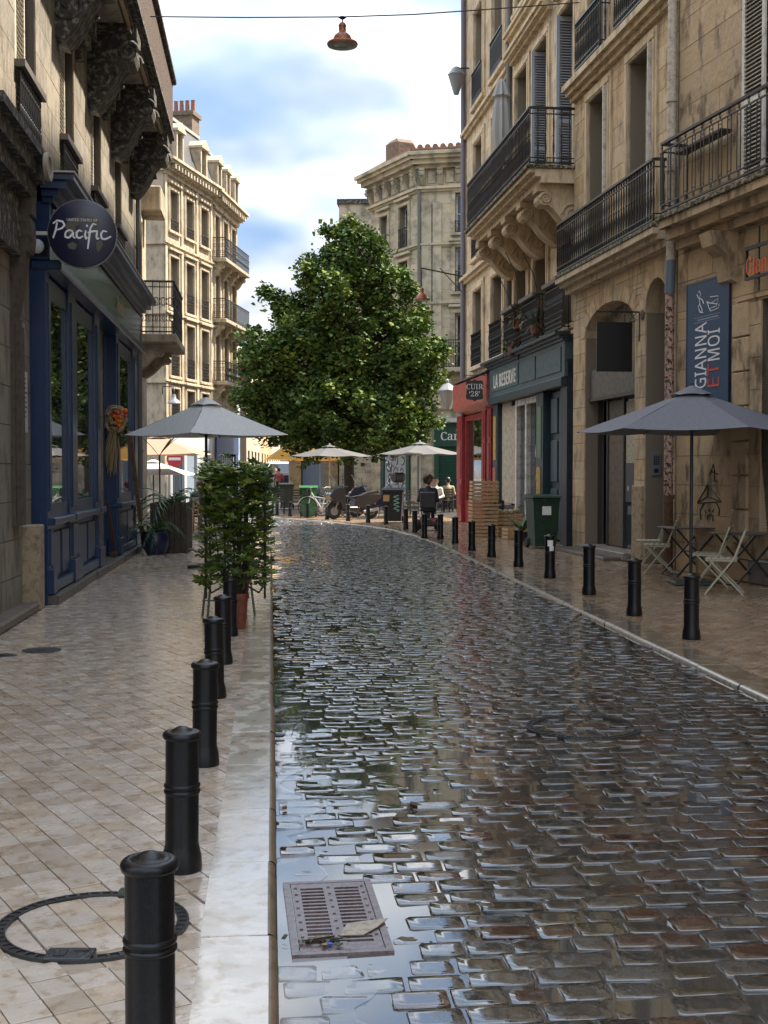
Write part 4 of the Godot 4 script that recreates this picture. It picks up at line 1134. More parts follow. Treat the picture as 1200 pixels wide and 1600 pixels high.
	for i in prof.size() - 1:
		for k in 16:
			var a0 := TAU * k / 16; var a1 := TAU * (k + 1) / 16
			var w := func(a: float, p) -> Vector3: return Vector3(cos(a), 0, sin(a)) * p[0] * (1.0 + 0.16 * cos(a * 8.0)) + Vector3.UP * p[1]
			furl.quad(w.call(a1, prof[i]), w.call(a0, prof[i]), w.call(a0, prof[i + 1]), w.call(a1, prof[i + 1]))
	part(s, "furled_canopy", furl, M("pale grey canvas", lin(0.34, 0.34, 0.33), 0.85))
	part(s, "base", MB.new().lathe([Vector2(0.25, 0), Vector2(0.25, 0.06), Vector2(0.05, 0.1)], 14), M("grey pole"))
	# ---- end house over the red shop
	t = thing("end_house", "narrow stone end house above the red shop with shuttered windows", "house", FR2)
	var eops := []
	for c in [[-11.4, -10.05], [-8.65, -7.2]]:
		eops.append([c[0], c[1], 4.75, 7.0]); eops.append([c[0], c[1], 8.0, 11.4]); eops.append([c[0], c[1], 12.55, 15.3])
	eops.append([-12.9, -7.8, -0.1, 3.4])
	wall(t, -13.05, -6.32, 0.0, 17.5, eops, 0.40, 0.9, tans, joint, z)
	for i in 6:
		var o = eops[i]
		surround(t, o[0], o[1], o[2], o[3], 0.24, 0.06, trim, z, true)
		if i % 3: shutter(t, o[0] + 0.01, o[1] - 0.01, o[2], o[3] - 0.01, z - 0.2, M("pale shutter", lin(0.42, 0.38, 0.33), 0.6), 2)
		else: window(t, o[0], o[1], o[2], o[3], z - 0.3, white, dark_glass, 2, 3)
		railing(t, Vector3(o[0] - 0.05, o[2], z + 0.1), Vector3(o[1] + 0.05, o[2], z + 0.1), 0.95, 0.1, "scroll" if i % 3 == 0 else "bar", iron)
	band(t, "string_course", -13.05, -6.32, 7.45, [[0.1, 0.1], [0.1, 0.2]], trim, z)
	band(t, "string_course", -13.05, -6.32, 11.95, [[0.1, 0.1], [0.1, 0.18]], trim, z)
	part(t, "end_wall", MB.new().box(-13.4, -13.06, 0.0, 17.5, -9, z - 0.01), tan)
	part(t, "body", MB.new().box(-13.05, -6.4, 0.0, 17.4, -9, z - 0.45), shade)
	part(t, "drainpipe", MB.new().tube([Vector3(-12.9, 0.1, z + 0.1), Vector3(-12.9, 17.4, z + 0.1)], 0.08, 10), M("mauve zinc", lin(0.14, 0.125, 0.15), 0.5))
	part(t, "roof", MB.new().box(-13.5, -6.4, 17.5, 17.8, -9, 0.5), stain)
	# street lantern on the corner above the square
	var q := far(713, 122, 39.0)
	s = thing("wall_lantern", "grey tapered glass lantern high on the end house corner", "lantern", Transform3D(Basis(), q))
	part(s, "shade", MB.new().lathe([Vector2(0.08, -0.5), Vector2(0.26, 0.1), Vector2(0.28, 0.1), Vector2(0.12, 0.32), Vector2(0.03, 0.36)], 6, Vector3.ZERO, true), M("lantern zinc", lin(0.2, 0.21, 0.22), 0.4))
	part(s, "arm", MB.new().bar(Vector3(0.02, 0.3, 0), Vector3(0.5, 0.3, 0), 0.04, 0.04), iron)

func ink_white() -> StandardMaterial3D:
	return M("sign white", lin(0.72, 0.72, 0.74), 0.4)

func build_right_shops() -> void:
	# ---- teal shop
	var t := thing("teal_shopfront", "teal wooden shopfront with white lettered fascia and open doors", "shopfront", FR2)
	var teal := M("dark teal paint", lin(0.018, 0.042, 0.062), 0.4, stone_tex, 0.8)
	var fas := M("faded teal paint", lin(0.05, 0.10, 0.12), 0.45, stone_tex, 0.8)
	var cream := M("cream paint", lin(0.42, 0.37, 0.3), 0.6, stone_tex, 0.8)
	part(t, "end_pilaster", MB.new().cbox(-0.55, 0.0, 0.0, 4.0, -0.3, 0.0, 0.01), M("navy pilaster", lin(0.012, 0.022, 0.045), 0.4, stone_tex, 0.9))
	part(t, "fascia", MB.new().box(-8.05, 0.0, 3.62, 4.4, -0.15, 0.06), fas)
	for p in [[-7.6, -4.4], [-4.2, -2.6], [-2.45, -0.25]]:
		part(t, "fascia_panel", MB.new().cbox(p[0], p[1], 3.74, 4.28, 0.05, 0.085, 0.012), fas)
	band(t, "cornice", -8.1, 0.02, 4.38, [[0.06, 0.12], [0.06, 0.2], [0.07, 0.3]], teal, 0.0, 0.3)
	part(t, "lintel_moulding", MB.new().cbox(-8.0, -0.05, 3.42, 3.62, -0.15, 0.12, 0.02), teal)
	fitted(t, "LA RESERVE", 2.7, 0.36, Transform3D(Basis(), Vector3(-5.95, 4.0, 0.092)), M("cream letter", lin(0.6, 0.58, 0.52), 0.5), "Droid Sans", "lettering", 700)
	for p in [[-7.95, -7.35], [-2.9, -2.2]]: part(t, "pilaster", MB.new().cbox(p[0], p[1], 0.0, 3.42, -0.25, -0.02, 0.012), teal)
	part(t, "side_door", MB.new().box(-2.18, -0.57, 0.05, 3.4, -0.28, -0.2), teal)
	for p in [[-2.05, -1.45], [-1.3, -0.7]]:
		for q in [[0.25, 1.2], [1.35, 2.3], [2.45, 3.25]]: part(t, "door_panel", MB.new().cbox(p[0], p[1], q[0], q[1], -0.21, -0.16, 0.015), M("teal panel", lin(0.025, 0.055, 0.075), 0.4))
	part(t, "door_leaf", MB.new().box(-7.3, -5.4, 0.75, 3.3, -0.2, -0.14), cream)
	part(t, "door_frame", MB.new().box(-5.4, -5.25, 0.0, 3.4, -0.22, -0.08).box(-4.3, -4.15, 0.0, 3.4, -0.22, -0.08).box(-3.05, -2.92, 0, 3.4, -0.22, -0.08).box(-5.25, -3.05, 3.25, 3.4, -0.22, -0.08), M("white paint"))
	part(t, "pane", MB.new().box(-5.25, -4.3, 0.7, 3.25, -0.2, -0.19), dark_glass)
	part(t, "pane", MB.new().box(-4.15, -3.05, 0.7, 3.25, -0.2, -0.19), dark_glass)
	part(t, "stall_riser", MB.new().box(-7.3, -2.95, 0.0, 0.7, -0.25, -0.1), M("scrawled black paint", lin(0.02, 0.02, 0.022), 0.6, noise_tex("scrawl", 0.03, [[0.0, 1.0], [0.72, 1.0], [0.76, 9.0], [1.0, 9.0]], 2), 1.0))
	var yellow := M("ochre poster", lin(0.42, 0.28, 0.05), 0.6, stone_tex, 1.0)
	part(t, "poster", MB.new().box(-7.85, -7.5, 1.9, 3.1, -0.015, -0.005), yellow)
	part(t, "poster", MB.new().box(-2.75, -2.35, 1.9, 3.1, -0.015, -0.005), M("green poster", lin(0.14, 0.2, 0.12), 0.6, stone_tex, 2.0))
	part(t, "poster", MB.new().box(-2.8, -2.4, 0.6, 1.7, -0.014, -0.004), yellow)
	part(t, "poster", MB.new().box(-7.9, -7.5, 0.6, 1.7, -0.014, -0.004), M("red poster", lin(0.35, 0.09, 0.06), 0.6, stone_tex, 2.0))
	# ---- red shop
	var r := thing("red_shopfront", "red wooden shopfront with sloping fascia and display window", "shopfront", FR2)
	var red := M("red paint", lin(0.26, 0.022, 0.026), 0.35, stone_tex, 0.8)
	var redl := M("paler red paint", lin(0.38, 0.09, 0.07), 0.45, stone_tex, 0.8)  # paler red, used on the fascia
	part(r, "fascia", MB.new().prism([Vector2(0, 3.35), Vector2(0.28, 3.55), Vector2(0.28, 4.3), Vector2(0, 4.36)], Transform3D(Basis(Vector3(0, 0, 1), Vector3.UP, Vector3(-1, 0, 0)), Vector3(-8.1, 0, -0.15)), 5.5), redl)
	part(r, "fascia_end", MB.new().prism([Vector2(0, 3.35), Vector2(0.27, 3.56), Vector2(0.27, 4.29), Vector2(0, 4.35)], Transform3D(Basis(Vector3(0, 0, 1), Vector3.UP, Vector3(-1, 0, 0)), Vector3(-13.601, 0, -0.15)), 0.02), red)
	part(r, "fascia_capping", MB.new().box(-13.7, -8.08, 4.36, 4.40, -0.15, 0.16), M("brown rail stone"))
	for p in [[-13.5, -12.7], [-9.4, -8.9], [-8.6, -8.1]]:
		part(r, "pilaster", MB.new().cbox(p[0], p[1], 0.0, 3.34, -0.22, 0.02, 0.015), red)
		for q in [[0.5, 1.2], [1.35, 2.4], [2.55, 3.2]]: part(r, "pilaster_panel", MB.new().cbox(p[0] + 0.1, p[1] - 0.1, q[0], q[1], 0.0, 0.045, 0.012), red)
	part(r, "window_frame", MB.new().box(-12.7, -12.5, 0.0, 3.3, -0.22, -0.1).box(-9.55, -9.4, 0.0, 3.3, -0.22, -0.1).box(-12.5, -9.55, 3.15, 3.3, -0.22, -0.1).box(-12.5, -9.55, 0, 0.7, -0.22, -0.1), red)
	part(r, "pane", MB.new().box(-12.5, -9.55, 0.7, 3.15, -0.19, -0.18), M("shop glass"))
	part(r, "interior", MB.new().box(-12.7, -9.4, 0.0, 3.3, -1.2, -1.15).box(-12.7, -9.4, 3.3, 3.34, -1.2, -0.2), M("shop interior wall"))
	part(r, "display_coat", MB.new().lathe([Vector2(0.3, 0.7), Vector2(0.28, 1.2), Vector2(0.22, 1.6), Vector2(0.24, 1.85), Vector2(0.08, 2.0), Vector2(0.02, 2.02)], 14, Vector3(-10.2, 0, -0.6)), M("white cloth", lin(0.6, 0.6, 0.6), 0.8))
	var s := thing("shield_sign", "black shield-shaped sign reading CUIR 28 on red fascia", "sign", Transform3D(FR2.basis * Basis(Vector3.UP, PI / 2 * 0.86), FR2 * Vector3(-8.35, 3.85, 0.42)))
	var sh := [Vector2(-0.22, 0.27), Vector2(-0.06, 0.27), Vector2(0, 0.31), Vector2(0.06, 0.27), Vector2(0.22, 0.27), Vector2(0.245, 0.18), Vector2(0.225, 0.1), Vector2(0.225, -0.1), Vector2(0.245, -0.18), Vector2(0.22, -0.25), Vector2(0.06, -0.27), Vector2(0, -0.31), Vector2(-0.06, -0.27), Vector2(-0.22, -0.25), Vector2(-0.245, -0.18), Vector2(-0.225, -0.1), Vector2(-0.225, 0.1), Vector2(-0.245, 0.18)]
	part(s, "shield", MB.new().prism(sh, Transform3D(Basis(), Vector3(0, 0, -0.02)), 0.04), M("black sign paint"))
	letters(s, "CUIR", 0.2, Transform3D(Basis(), Vector3(0, 0.1, 0.023)), ink_white(), "Droid Serif", 0.004)
	letters(s, "\u201828\u2019", 0.2, Transform3D(Basis(), Vector3(0, -0.1, 0.023)), ink_white(), "Droid Serif", 0.004)
	part(s, "arm", MB.new().tube([Vector3(-0.3, 0.42, 0), Vector3(0.55, 0.42, 0)], 0.012, 6), iron)
	# crooked lamps: one on the house wall over the square
	var l := far(659, 462, 35.0)
	s = thing("copper_street_lamp", "copper bell lamp on an iron arm from the end house", "street lamp", Transform3D(Basis(), l))
	bell_lamp(s)
	var wallp := far(722, 432, 36.5)
	part(s, "arm", MB.new().tube([wallp - l, Vector3(0.0, wallp.y - l.y, 0.0)], 0.02, 6).tube([Vector3(0, wallp.y - l.y, 0), Vector3(0, 0.25, 0)], 0.012, 5).tube([wallp - l + Vector3(0, -0.45, 0), Vector3(0.5, wallp.y - l.y, 0)], 0.012, 5), iron)
	# the lamp slung on a cable over the street
	var c := far(535, 58, 19.0)
	s = thing("slung_street_lamp", "copper bell lamp hanging from a cable over the street", "street lamp", Transform3D(Basis(), c))
	bell_lamp(s)
	part(s, "hanger", MB.new().tube([Vector3(0, 0.2, 0), Vector3(0, 0.29, 0)], 0.012, 6).lathe([Vector2(0.03, 0.27), Vector2(0.06, 0.29), Vector2(0.03, 0.31)], 10), iron)
	var cable := thing("cable", "thin dark cable slung across the street holding the lamp", "cable", Transform3D(Basis(), c))
	var a := far(235, 26, 20.5) - c; var b := far(905, 4, 24.5) - c
	var mid := Vector3(0, 0.30, 0)
	part(cable, "strand", MB.new().tube([a, a.lerp(mid, 0.5) - Vector3(0, 0.012, 0), mid, mid.lerp(b, 0.25) - Vector3(0, 0.03, 0), mid.lerp(b, 0.6) - Vector3(0, 0.02, 0), b], 0.011, 5), iron)

func bell_lamp(s: Node3D) -> void:
	var copper := M("weathered copper", lin(0.30, 0.105, 0.045), 0.38, stone_tex, 3.0, null, 0, {"metallic": 0.35})
	part(s, "shade", MB.new().lathe([Vector2(0.225, -0.13), Vector2(0.235, -0.105), Vector2(0.225, -0.085), Vector2(0.15, -0.08), Vector2(0.142, -0.03), Vector2(0.12, 0.02), Vector2(0.075, 0.06), Vector2(0.055, 0.075), Vector2(0.055, 0.15), Vector2(0.062, 0.17), Vector2(0.04, 0.21), Vector2(0.0, 0.22)], 24), copper)
	part(s, "inner_rim", MB.new().lathe([Vector2(0.15, -0.08), Vector2(0.224, -0.128)], 24), M("lamp enamel", lin(0.4, 0.39, 0.36), 0.5))
	part(s, "diffuser", MB.new().lathe([Vector2(0.0, -0.135), Vector2(0.12, -0.125), Vector2(0.15, -0.09)], 20), M("lamp glass", lin(0.3, 0.3, 0.28), 0.15))

# ---------------------------------------------------------------- far houses
func far_frame(u: float, z: float, tan_: float, left := true) -> Transform3D:
	var p := far(u, 700, z); p.y = 0
	return facade(p, tan_, -1) if left else facade(p, -tan_, 1)

func build_far_houses() -> void:
	var joint := M("pale joint")
	var cream := M("creamy limestone", lin(0.45, 0.395, 0.31), 0.85, stone_tex, 0.3, grain_n, 0.3, {"uv1_scale": Vector3(0.4, 0.14, 0.4)})
	var cr := tones(cream, [Color(1, 1, 1), Color(0.92, 0.92, 0.92), Color(1.06, 1.05, 1.03)])
	var slate := M("slate", lin(0.085, 0.09, 0.10), 0.5, stone_tex, 1.2)
	var white := M("white paint")
	var shade := M("room plaster")
	# ---- narrow sunlit house next to the blue shop
	var t := thing("sunlit_house", "narrow pale sunlit house with scrolled iron corner balcony", "house", FL1)
	var z := -0.35
	wall(t, 12.56, 16.4, 0.0, 12.5, [[13.6, 14.7, 4.7, 7.4], [13.6, 14.7, 0.0, 3.0]], 0.42, 1.0, cr, joint, z)
	part(t, "door_leaf", MB.new().box(13.6, 14.7, 0.0, 3.0, z - 0.3, z - 0.22), M("brown door board"))
	window(t, 13.6, 14.7, 4.7, 7.4, z - 0.3, white, dark_glass, 2, 4)
	surround(t, 13.6, 14.7, 4.7, 7.4, 0.2, 0.05, cr[2], z, false)
	part(t, "balcony_slab", MB.new().cbox(12.7, 15.6, 4.42, 4.62, z, z + 1.0, 0.03), cr[1])
	for x in [13.1, 15.2]: console(t, x, 4.42, 0.3, 0.7, 0.6, cr[0], z)
	railing(t, Vector3(12.75, 4.62, z + 0.93), Vector3(15.55, 4.62, z + 0.93), 1.15, 0.13, "scroll", iron)
	railing(t, Vector3(12.75, 4.62, z + 0.02), Vector3(12.75, 4.62, z + 0.93), 1.15, 0.13, "scroll", iron)
	part(t, "stair_oriel", MB.new().cbox(14.9, 16.1, 7.75, 8.35, z, z + 0.5, 0.03), cr[1])
	part(t, "body", MB.new().box(12.6, 16.35, 0, 12.4, z - 6, z - 0.45), shade)
	part(t, "end_wall", MB.new().box(16.36, 16.44, 0, 12.5, z - 6, z - 0.02), cr[1])
	part(t, "roof", MB.new().box(12.56, 16.5, 12.5, 12.7, z - 6, z + 0.2), slate)
	# ---- mansard house with three window bays, and its neighbour with balconies
	var f3 := far_frame(258, 57.0, 0.215)
	t = thing("mansard_house", "tall cream stone house with slate mansard, chimney and narrow windows", "house", f3)
	var ops := []
	for k in 3:
		var x0 := 0.62 + k * 2.0
		ops.append([x0, x0 + 1.05, 6.0, 8.5]); ops.append([x0, x0 + 1.05, 9.1, 11.45]); ops.append([x0, x0 + 1.05, 12.66, 14.5]); ops.append([x0, x0 + 1.05, 3.9, 5.4])
	ops.append([0.4, 6.0, -0.1, 3.2])
	var W := 6.3
	wall(t, 0.0, W, 0.0, 15.3, ops, 0.42, 1.05, cr, joint)
	far_storeys(t, ops.slice(0, 12), cr, white, true)
	for y in [3.45, 5.62, 8.75, 11.9]: band(t, "string_course", 0.0, W, y, [[0.08, 0.06], [0.09, 0.14]], cr[2], 0.0, 1.0)
	band(t, "cornice", 0.0, W, 15.1, [[0.2, 0.12], [0.25, 0.3], [0.12, 0.5], [0.12, 0.6]], cr[2], 0.0, 0.5)
	for k in 16: part(t, "modillion", MB.new().box(0.15 + k * 0.39, 0.32 + k * 0.39, 15.32, 15.52, 0.3, 0.52), cr[1])
	for k in 4: part(t, "pilaster", MB.new().box(0.12 + k * 1.99 - 0.1, 0.12 + k * 1.99 + 0.16, 3.8, 15.1, 0.0, 0.07), cr[2])
	mansard(t, 0.0, W, 15.8, 2.5, 2, cr, slate)
	# its flank facing the camera
	var flank := part(t, "flank_wall", MB.new().box(-0.03, 0.35, 0.0, 15.3, -6.0, -0.002), cr[1], Transform3D())
	for y in [3.45, 5.62, 8.75, 11.9, 15.2]: part(flank, "string_course", MB.new().box(-0.16, 0.1, y, y + 0.18, -6.0, 0.1), cr[2])
	var ch := MB.new().box(5.6, 6.6, 16.0, 19.3, -1.9, -0.75).box(5.5, 6.7, 19.3, 19.5, -2.0, -0.65)
	var chim := part(t, "chimney", ch, M("chimney stone", lin(0.17, 0.13, 0.10), 0.9, stone_tex, 0.7))
	for k in 4: part(chim, "chimney_pot", MB.new().lathe([Vector2(0.12, 19.5), Vector2(0.1, 20.1), Vector2(0.12, 20.15)], 10, Vector3(6.1, 0, -1.78 + k * 0.3)), M("terracotta", lin(0.26, 0.11, 0.07), 0.8))
	part(t, "body", MB.new().box(0.05, W, 0, 15.2, -9, -0.5), shade)
	# its ground floor shop, grey
	var gs := thing("grey_shopfront", "pale grey shopfront with roller blind under the mansard house", "shopfront", f3)
	var gp := M("pale grey paint", lin(0.42, 0.45, 0.48), 0.5)
	part(gs, "frame", MB.new().box(0.4, 6.0, 2.6, 3.2, -0.1, 0.1).box(0.4, 0.7, 0, 2.6, -0.1, 0.08).box(2.2, 2.5, 0, 2.6, -0.1, 0.08).box(3.9, 4.15, 0, 2.6, -0.1, 0.08).box(5.7, 6.0, 0, 2.6, -0.1, 0.08), gp)
	part(gs, "pane", MB.new().box(0.7, 2.2, 0.3, 2.6, -0.08, -0.06), dark_glass)
	part(gs, "door", MB.new().box(2.5, 3.9, 0.0, 2.6, -0.08, -0.05), M("blue-grey door", lin(0.2, 0.25, 0.31), 0.5))
	for k in 13: part(gs, "blind_slat", MB.new().box(4.15, 5.7, 0.2 + k * 0.185, 0.37 + k * 0.185, -0.08, -0.03 + 0.01 * (k % 2)), M("blind slat", lin(0.4, 0.4, 0.37), 0.6))
	var f4 := f3 * Transform3D(Basis(), Vector3(W, 0, 0))
	f4 = facade(f4.origin, 0.1056, -1)
	t = thing("balconied_house", "cream stone house with three stacked iron balconies and dormers", "house", f4)
	ops = []
	for k in 3:
		var x0 := 0.5 + k * 1.85
		ops.append([x0, x0 + 1.0, 6.2, 8.6]); ops.append([x0, x0 + 1.0, 9.35, 11.6]); ops.append([x0, x0 + 1.0, 12.4, 14.6])
	ops.append([0.5, 5.3, -0.1, 3.3])
	var V := 5.8
	wall(t, 0.02, V, 0.0, 15.2, ops, 0.42, 1.05, cr, joint)
	far_storeys(t, ops.slice(0, 9), cr, white, false)
	for y in [5.95, 9.1, 12.15]:
		part(t, "balcony_slab", MB.new().cbox(0.1, V - 0.05, y, y + 0.2, 0.0, 0.72, 0.03), cr[1])
		for k in 4: console(t, 0.45 + k * 1.62, y, 0.25, 0.55, 0.7, cr[0])
		railing(t, Vector3(0.15, y + 0.2, 0.66), Vector3(V - 0.1, y + 0.2, 0.66), 1.0, 0.14, "bar" if y > 9.0 and y < 10.0 else "scroll", iron)
		railing(t, Vector3(0.15, y + 0.2, 0.02), Vector3(0.15, y + 0.2, 0.66), 1.0, 0.14, "scroll", iron)
	band(t, "cornice", 0.0, V, 15.0, [[0.2, 0.12], [0.25, 0.3], [0.12, 0.5], [0.12, 0.62]], cr[2], 0.0, 0.5)
	for k in 14: part(t, "modillion", MB.new().box(0.15 + k * 0.4, 0.32 + k * 0.4, 15.2, 15.42, 0.3, 0.54), cr[1])
	mansard(t, 0.0, V, 15.7, 2.4, 3, cr, slate)
	part(t, "body", MB.new().box(0.05, V, 0, 15.2, -9, -0.5), shade)
	part(t, "red_cloth", MB.new().prism([Vector2(-0.12, 0), Vector2(0.12, 0), Vector2(0.16, -0.5), Vector2(0.1, -1.1), Vector2(-0.1, -1.25), Vector2(-0.06, -0.6)], Transform3D(Basis(), Vector3(3.6, 7.1, 0.7)), 0.04), M("red cloth", lin(0.4, 0.04, 0.06), 0.8))
	var bs := thing("blue_gated_shopfront", "dark blue shopfront with barred white gate under the balconied house", "shopfront", f4)
	part(bs, "frame", MB.new().box(0.4, 5.4, 2.5, 3.5, -0.1, 0.12).box(0.4, 0.9, 0, 2.5, -0.1, 0.1).box(4.8, 5.4, 0, 2.5, -0.1, 0.1), M("blue shop paint", lin(0.02, 0.035, 0.1), 0.4))
	part(bs, "pane", MB.new().box(0.9, 4.8, 0, 2.5, -0.1, -0.06), dark_glass)
	for k in 9: part(bs, "gate_bar", MB.new().box(1.1 + k * 0.42, 1.18 + k * 0.42, 0.1, 2.4, 0.0, 0.05), gp)
	# ---- round-cornered house beyond the square
	var grey := M("greyed limestone", lin(0.44, 0.40, 0.325), 0.85, noise_tex("greyed", 0.008, [[0.0, Color(0.5, 0.5, 0.48)], [0.4, Color(0.85, 0.84, 0.8)], [0.6, Color(1, 0.99, 0.96)], [1.0, Color(1, 0.95, 0.85)]], 6), 0.25, grain_n, 0.3)
	var gr := tones(grey, [Color(1, 1, 1), Color(0.9, 0.9, 0.9), Color(1.08, 1.06, 1.02)])
	var corner := far(655, 700, 56.0); corner.y = 0
	var dl := Vector3(-0.456, 0, -0.89).normalized()
	var fcl := facade(corner + dl * 4.8, 0.456, 0.89)
	t = thing("corner_mansion", "greyed stone mansion with canted corner, bracketed frieze and tiled roof", "house", fcl)
	ops = [[1.0, 1.8, 11.75, 13.55], [2.9, 3.8, 11.75, 13.65], [1.0, 1.8, 9.2, 11.15], [2.9, 3.8, 9.2, 11.15], [1.0, 1.9, 5.2, 7.6], [2.9, 3.8, 5.2, 7.6]]
	wall(t, 0.0, 4.8, 0.0, 15.0, ops, 0.42, 0.9, gr, joint)
	far_storeys(t, ops, gr, white, true)
	mansion_trim(t, 4.8, gr, 0.0)
	var fcr := facade(corner, 0.976, 0.214)
	var wn := thing("mansion_wing", "street-facing grey stone wing of the mansion above green shop", "house", fcr)
	ops = [[1.62, 2.6, 12.15, 13.9], [1.62, 2.6, 9.55, 11.5], [1.62, 2.6, 6.2, 8.6], [0.75, 4.6, -0.1, 3.75]]
	wall(wn, 0.0, 6.0, 0.0, 15.0, ops, 0.42, 0.95, gr, joint)
	far_storeys(wn, ops.slice(0, 3), gr, white, true)
	mansion_trim(wn, 6.0, gr, 0.0)
	part(wn, "giant_pilaster", MB.new().box(0.12, 0.55, 4.6, 13.5, 0.0, 0.12), gr[1])
	part(wn, "giant_pilaster", MB.new().box(0.62, 1.0, 4.6, 13.5, 0.0, 0.08), gr[0])
	part(wn, "drainpipe", MB.new().tube([Vector3(0.0, 0.1, 0.12), Vector3(0.0, 15.0, 0.12)], 0.07, 8), M("zinc pipe"))
	part(wn, "balcony_slab", MB.new().cbox(1.1, 3.6, 5.95, 6.15, 0.0, 0.8, 0.02), gr[1])
	railing(wn, Vector3(1.15, 6.15, 0.72), Vector3(3.5, 6.15, 0.72), 1.2, 0.1, "bar", iron)
	railing(wn, Vector3(1.15, 6.15, 0.02), Vector3(1.15, 6.15, 0.72), 1.2, 0.1, "bar", iron)
	for b in [[t, 4.8], [wn, 6.0]]:
		part(b[0], "body", MB.new().box(0.05, b[1] - 0.05, 0, 15.0, -5.0, -0.5), shade)
	var tile := M("canal tile", lin(0.26, 0.15, 0.11), 0.8, stone_tex, 1.0)
	var roof := part(t, "roof", MB.new().prism([Vector2(-0.5, 15.72), Vector2(5.2, 15.72), Vector2(4.8, 15.95), Vector2(0.6, 15.85)], Transform3D(Basis(), Vector3(0, 0, -3.5)), 3.9), tile)
	part(roof, "chimney", MB.new().cbox(-1.0, 0.15, 15.6, 17.7, -2.4, -1.2, 0.2), M("chimney stone"))
	var rw := part(wn, "roof", MB.new().box(-0.3, 6.1, 15.72, 15.8, -4.5, 0.6), tile)
	for k in 18:
		part(rw, "roof_tile", MB.new().tube([Vector3(-0.2 + k * 0.34, 15.83, 0.62), Vector3(-0.2 + k * 0.34, 16.02, -2.4)], 0.13, 8), tile)
	part(rw, "chimney", MB.new().box(1.6, 4.0, 15.8, 16.75, -3.4, -2.6), M("brick red", lin(0.22, 0.06, 0.05), 0.9))
	# ground floor shop with green shutter and lettering
	var cs := thing("green_shopfront", "dark green shopfront with closed roller shutter and white script", "shopfront", fcr)
	var green := M("shop green", lin(0.012, 0.06, 0.042), 0.5)
	part(cs, "fascia", MB.new().box(0.7, 4.7, 2.7, 3.75, -0.05, 0.12), green)
	part(cs, "awning_box", MB.new().box(0.68, 4.72, 3.76, 3.95, -0.05, 0.3), M("pale grey paint"))
	letters(cs, "Cantine Alg", 0.5, Transform3D(Basis(), Vector3(2.35, 3.15, 0.13)), ink_white(), "Droid Serif", 0.02)
	for k in 20: part(cs, "shutter_slat", MB.new().obox(Transform3D(Basis(Vector3.RIGHT, 0.25), Vector3(2.7, 0.2 + k * 0.13, 0.0)), Vector3(3.6, 0.128, 0.03)), green)
	part(cs, "side_post", MB.new().box(0.7, 0.9, 0, 2.7, -0.05, 0.1), green)
	# mural window on the canted side
	var mu := thing("mural_window", "black and white drawn mural panel in a green window frame", "mural", fcl)
	part(mu, "frame", MB.new().box(1.15, 1.5, 0.1, 2.6, 0.0, 0.1).box(3.7, 4.0, 0.1, 2.6, 0.0, 0.1).box(1.5, 3.7, 2.4, 2.6, 0.0, 0.1), green)
	part(mu, "panel", MB.new().box(1.5, 3.7, 0.1, 2.4, 0.0, 0.03), M("mural grey", lin(0.3, 0.31, 0.32), 0.6))
	for k in 34:
		var c := Vector3(rng.randf_range(1.65, 3.55), rng.randf_range(0.3, 2.25), 0.032)
		var pts := []
		var r := rng.randf_range(0.08, 0.28); var a := rng.randf() * TAU
		for j in 8: pts.append(c + Vector3(cos(a + j * 0.6), sin(a + j * 0.6), 0) * r)
		part(mu, "drawn_line", MB.new().tube(pts, 0.03, 4), M("print ink") if k % 3 else ink_white())
	# ---- plain gable behind, arcaded row and the far street
	var fw := facade(far(530, 700, 66.0) * Vector3(1, 0, 1), 1.0, 0.06)
	t = thing("gable_house", "bare stained stone gable wall behind the tree top", "house", fw)
	wall(t, 0.0, 4.2, 0.0, 15.6, [], 0.5, 1.0, gr, joint, 0.0, 4.0, 200)
	part(t, "coping", MB.new().box(-0.1, 4.2, 15.6, 15.85, -4.0, 0.1), M("soot-crusted limestone"))
	var fa := facade(far(452, 700, 72.0) * Vector3(1, 0, 1), 1.0, 0.25)
	t = thing("arcaded_house", "honey stone arcaded house behind the tree trunk", "house", fa)
	var hs := tones(M("honey stone", lin(0.42, 0.31, 0.18), 0.85, stone_tex, 0.3), [Color(1, 1, 1), Color(0.9, 0.9, 0.9), Color(1.06, 1.05, 1.0)])
	ops = []
	for k in 3: ops.append([0.7 + k * 2.2, 2.1 + k * 2.2, -0.1, 3.4])
	for k in 3: ops.append([0.8 + k * 2.2, 1.8 + k * 2.2, 5.0, 7.2])
	wall(t, 0.0, 7.0, 0.0, 10.5, ops, 0.45, 1.0, hs, joint, 0.0, 0.4, 200)
	for k in 3:
		arch_fill(t, 0.7 + k * 2.2, 2.1 + k * 2.2, 2.7, 0.66, 3.4, 0.0, 0.4, hs[0], hs)
		part(t, "door", MB.new().box(0.7 + k * 2.2, 2.1 + k * 2.2, 0, 3.3, -0.45, -0.35), [M("blue-grey door"), M("brown door board"), M("blue-grey door")][k])
	far_storeys(t, ops.slice(3), hs, white, true)
	part(t, "roof", MB.new().box(-0.3, 7.2, 10.5, 10.8, -6, 0.5), tile)
	# far row on the left of the far street and at its end
	var fl := facade(far(385, 700, 78.0) * Vector3(1, 0, 1), -0.03, -1)
	for k in 3:
		var ht: float = [8.6, 9.6, 8.0][k]
		var hh := thing("far_house", ["plain far house left of the distant street, nearest of the row", "taller far house midway along the distant street", "last low far house along the distant street"][k], "house", fl * Transform3D(Basis(), Vector3(k * 13.0, 0, 0)), "far houses along the distant street")
		var fo := []
		for i in 4:
			fo.append([1.2 + i * 3.0, 2.3 + i * 3.0, 4.6, 6.8]); fo.append([1.2 + i * 3.0, 2.6 + i * 3.0, 0.0, 2.9])
		wall(hh, 0, 13.0, 0, ht, fo, 1.2, 3.0, hs if k % 2 else cr, joint, 0.0, 0.4, 60)
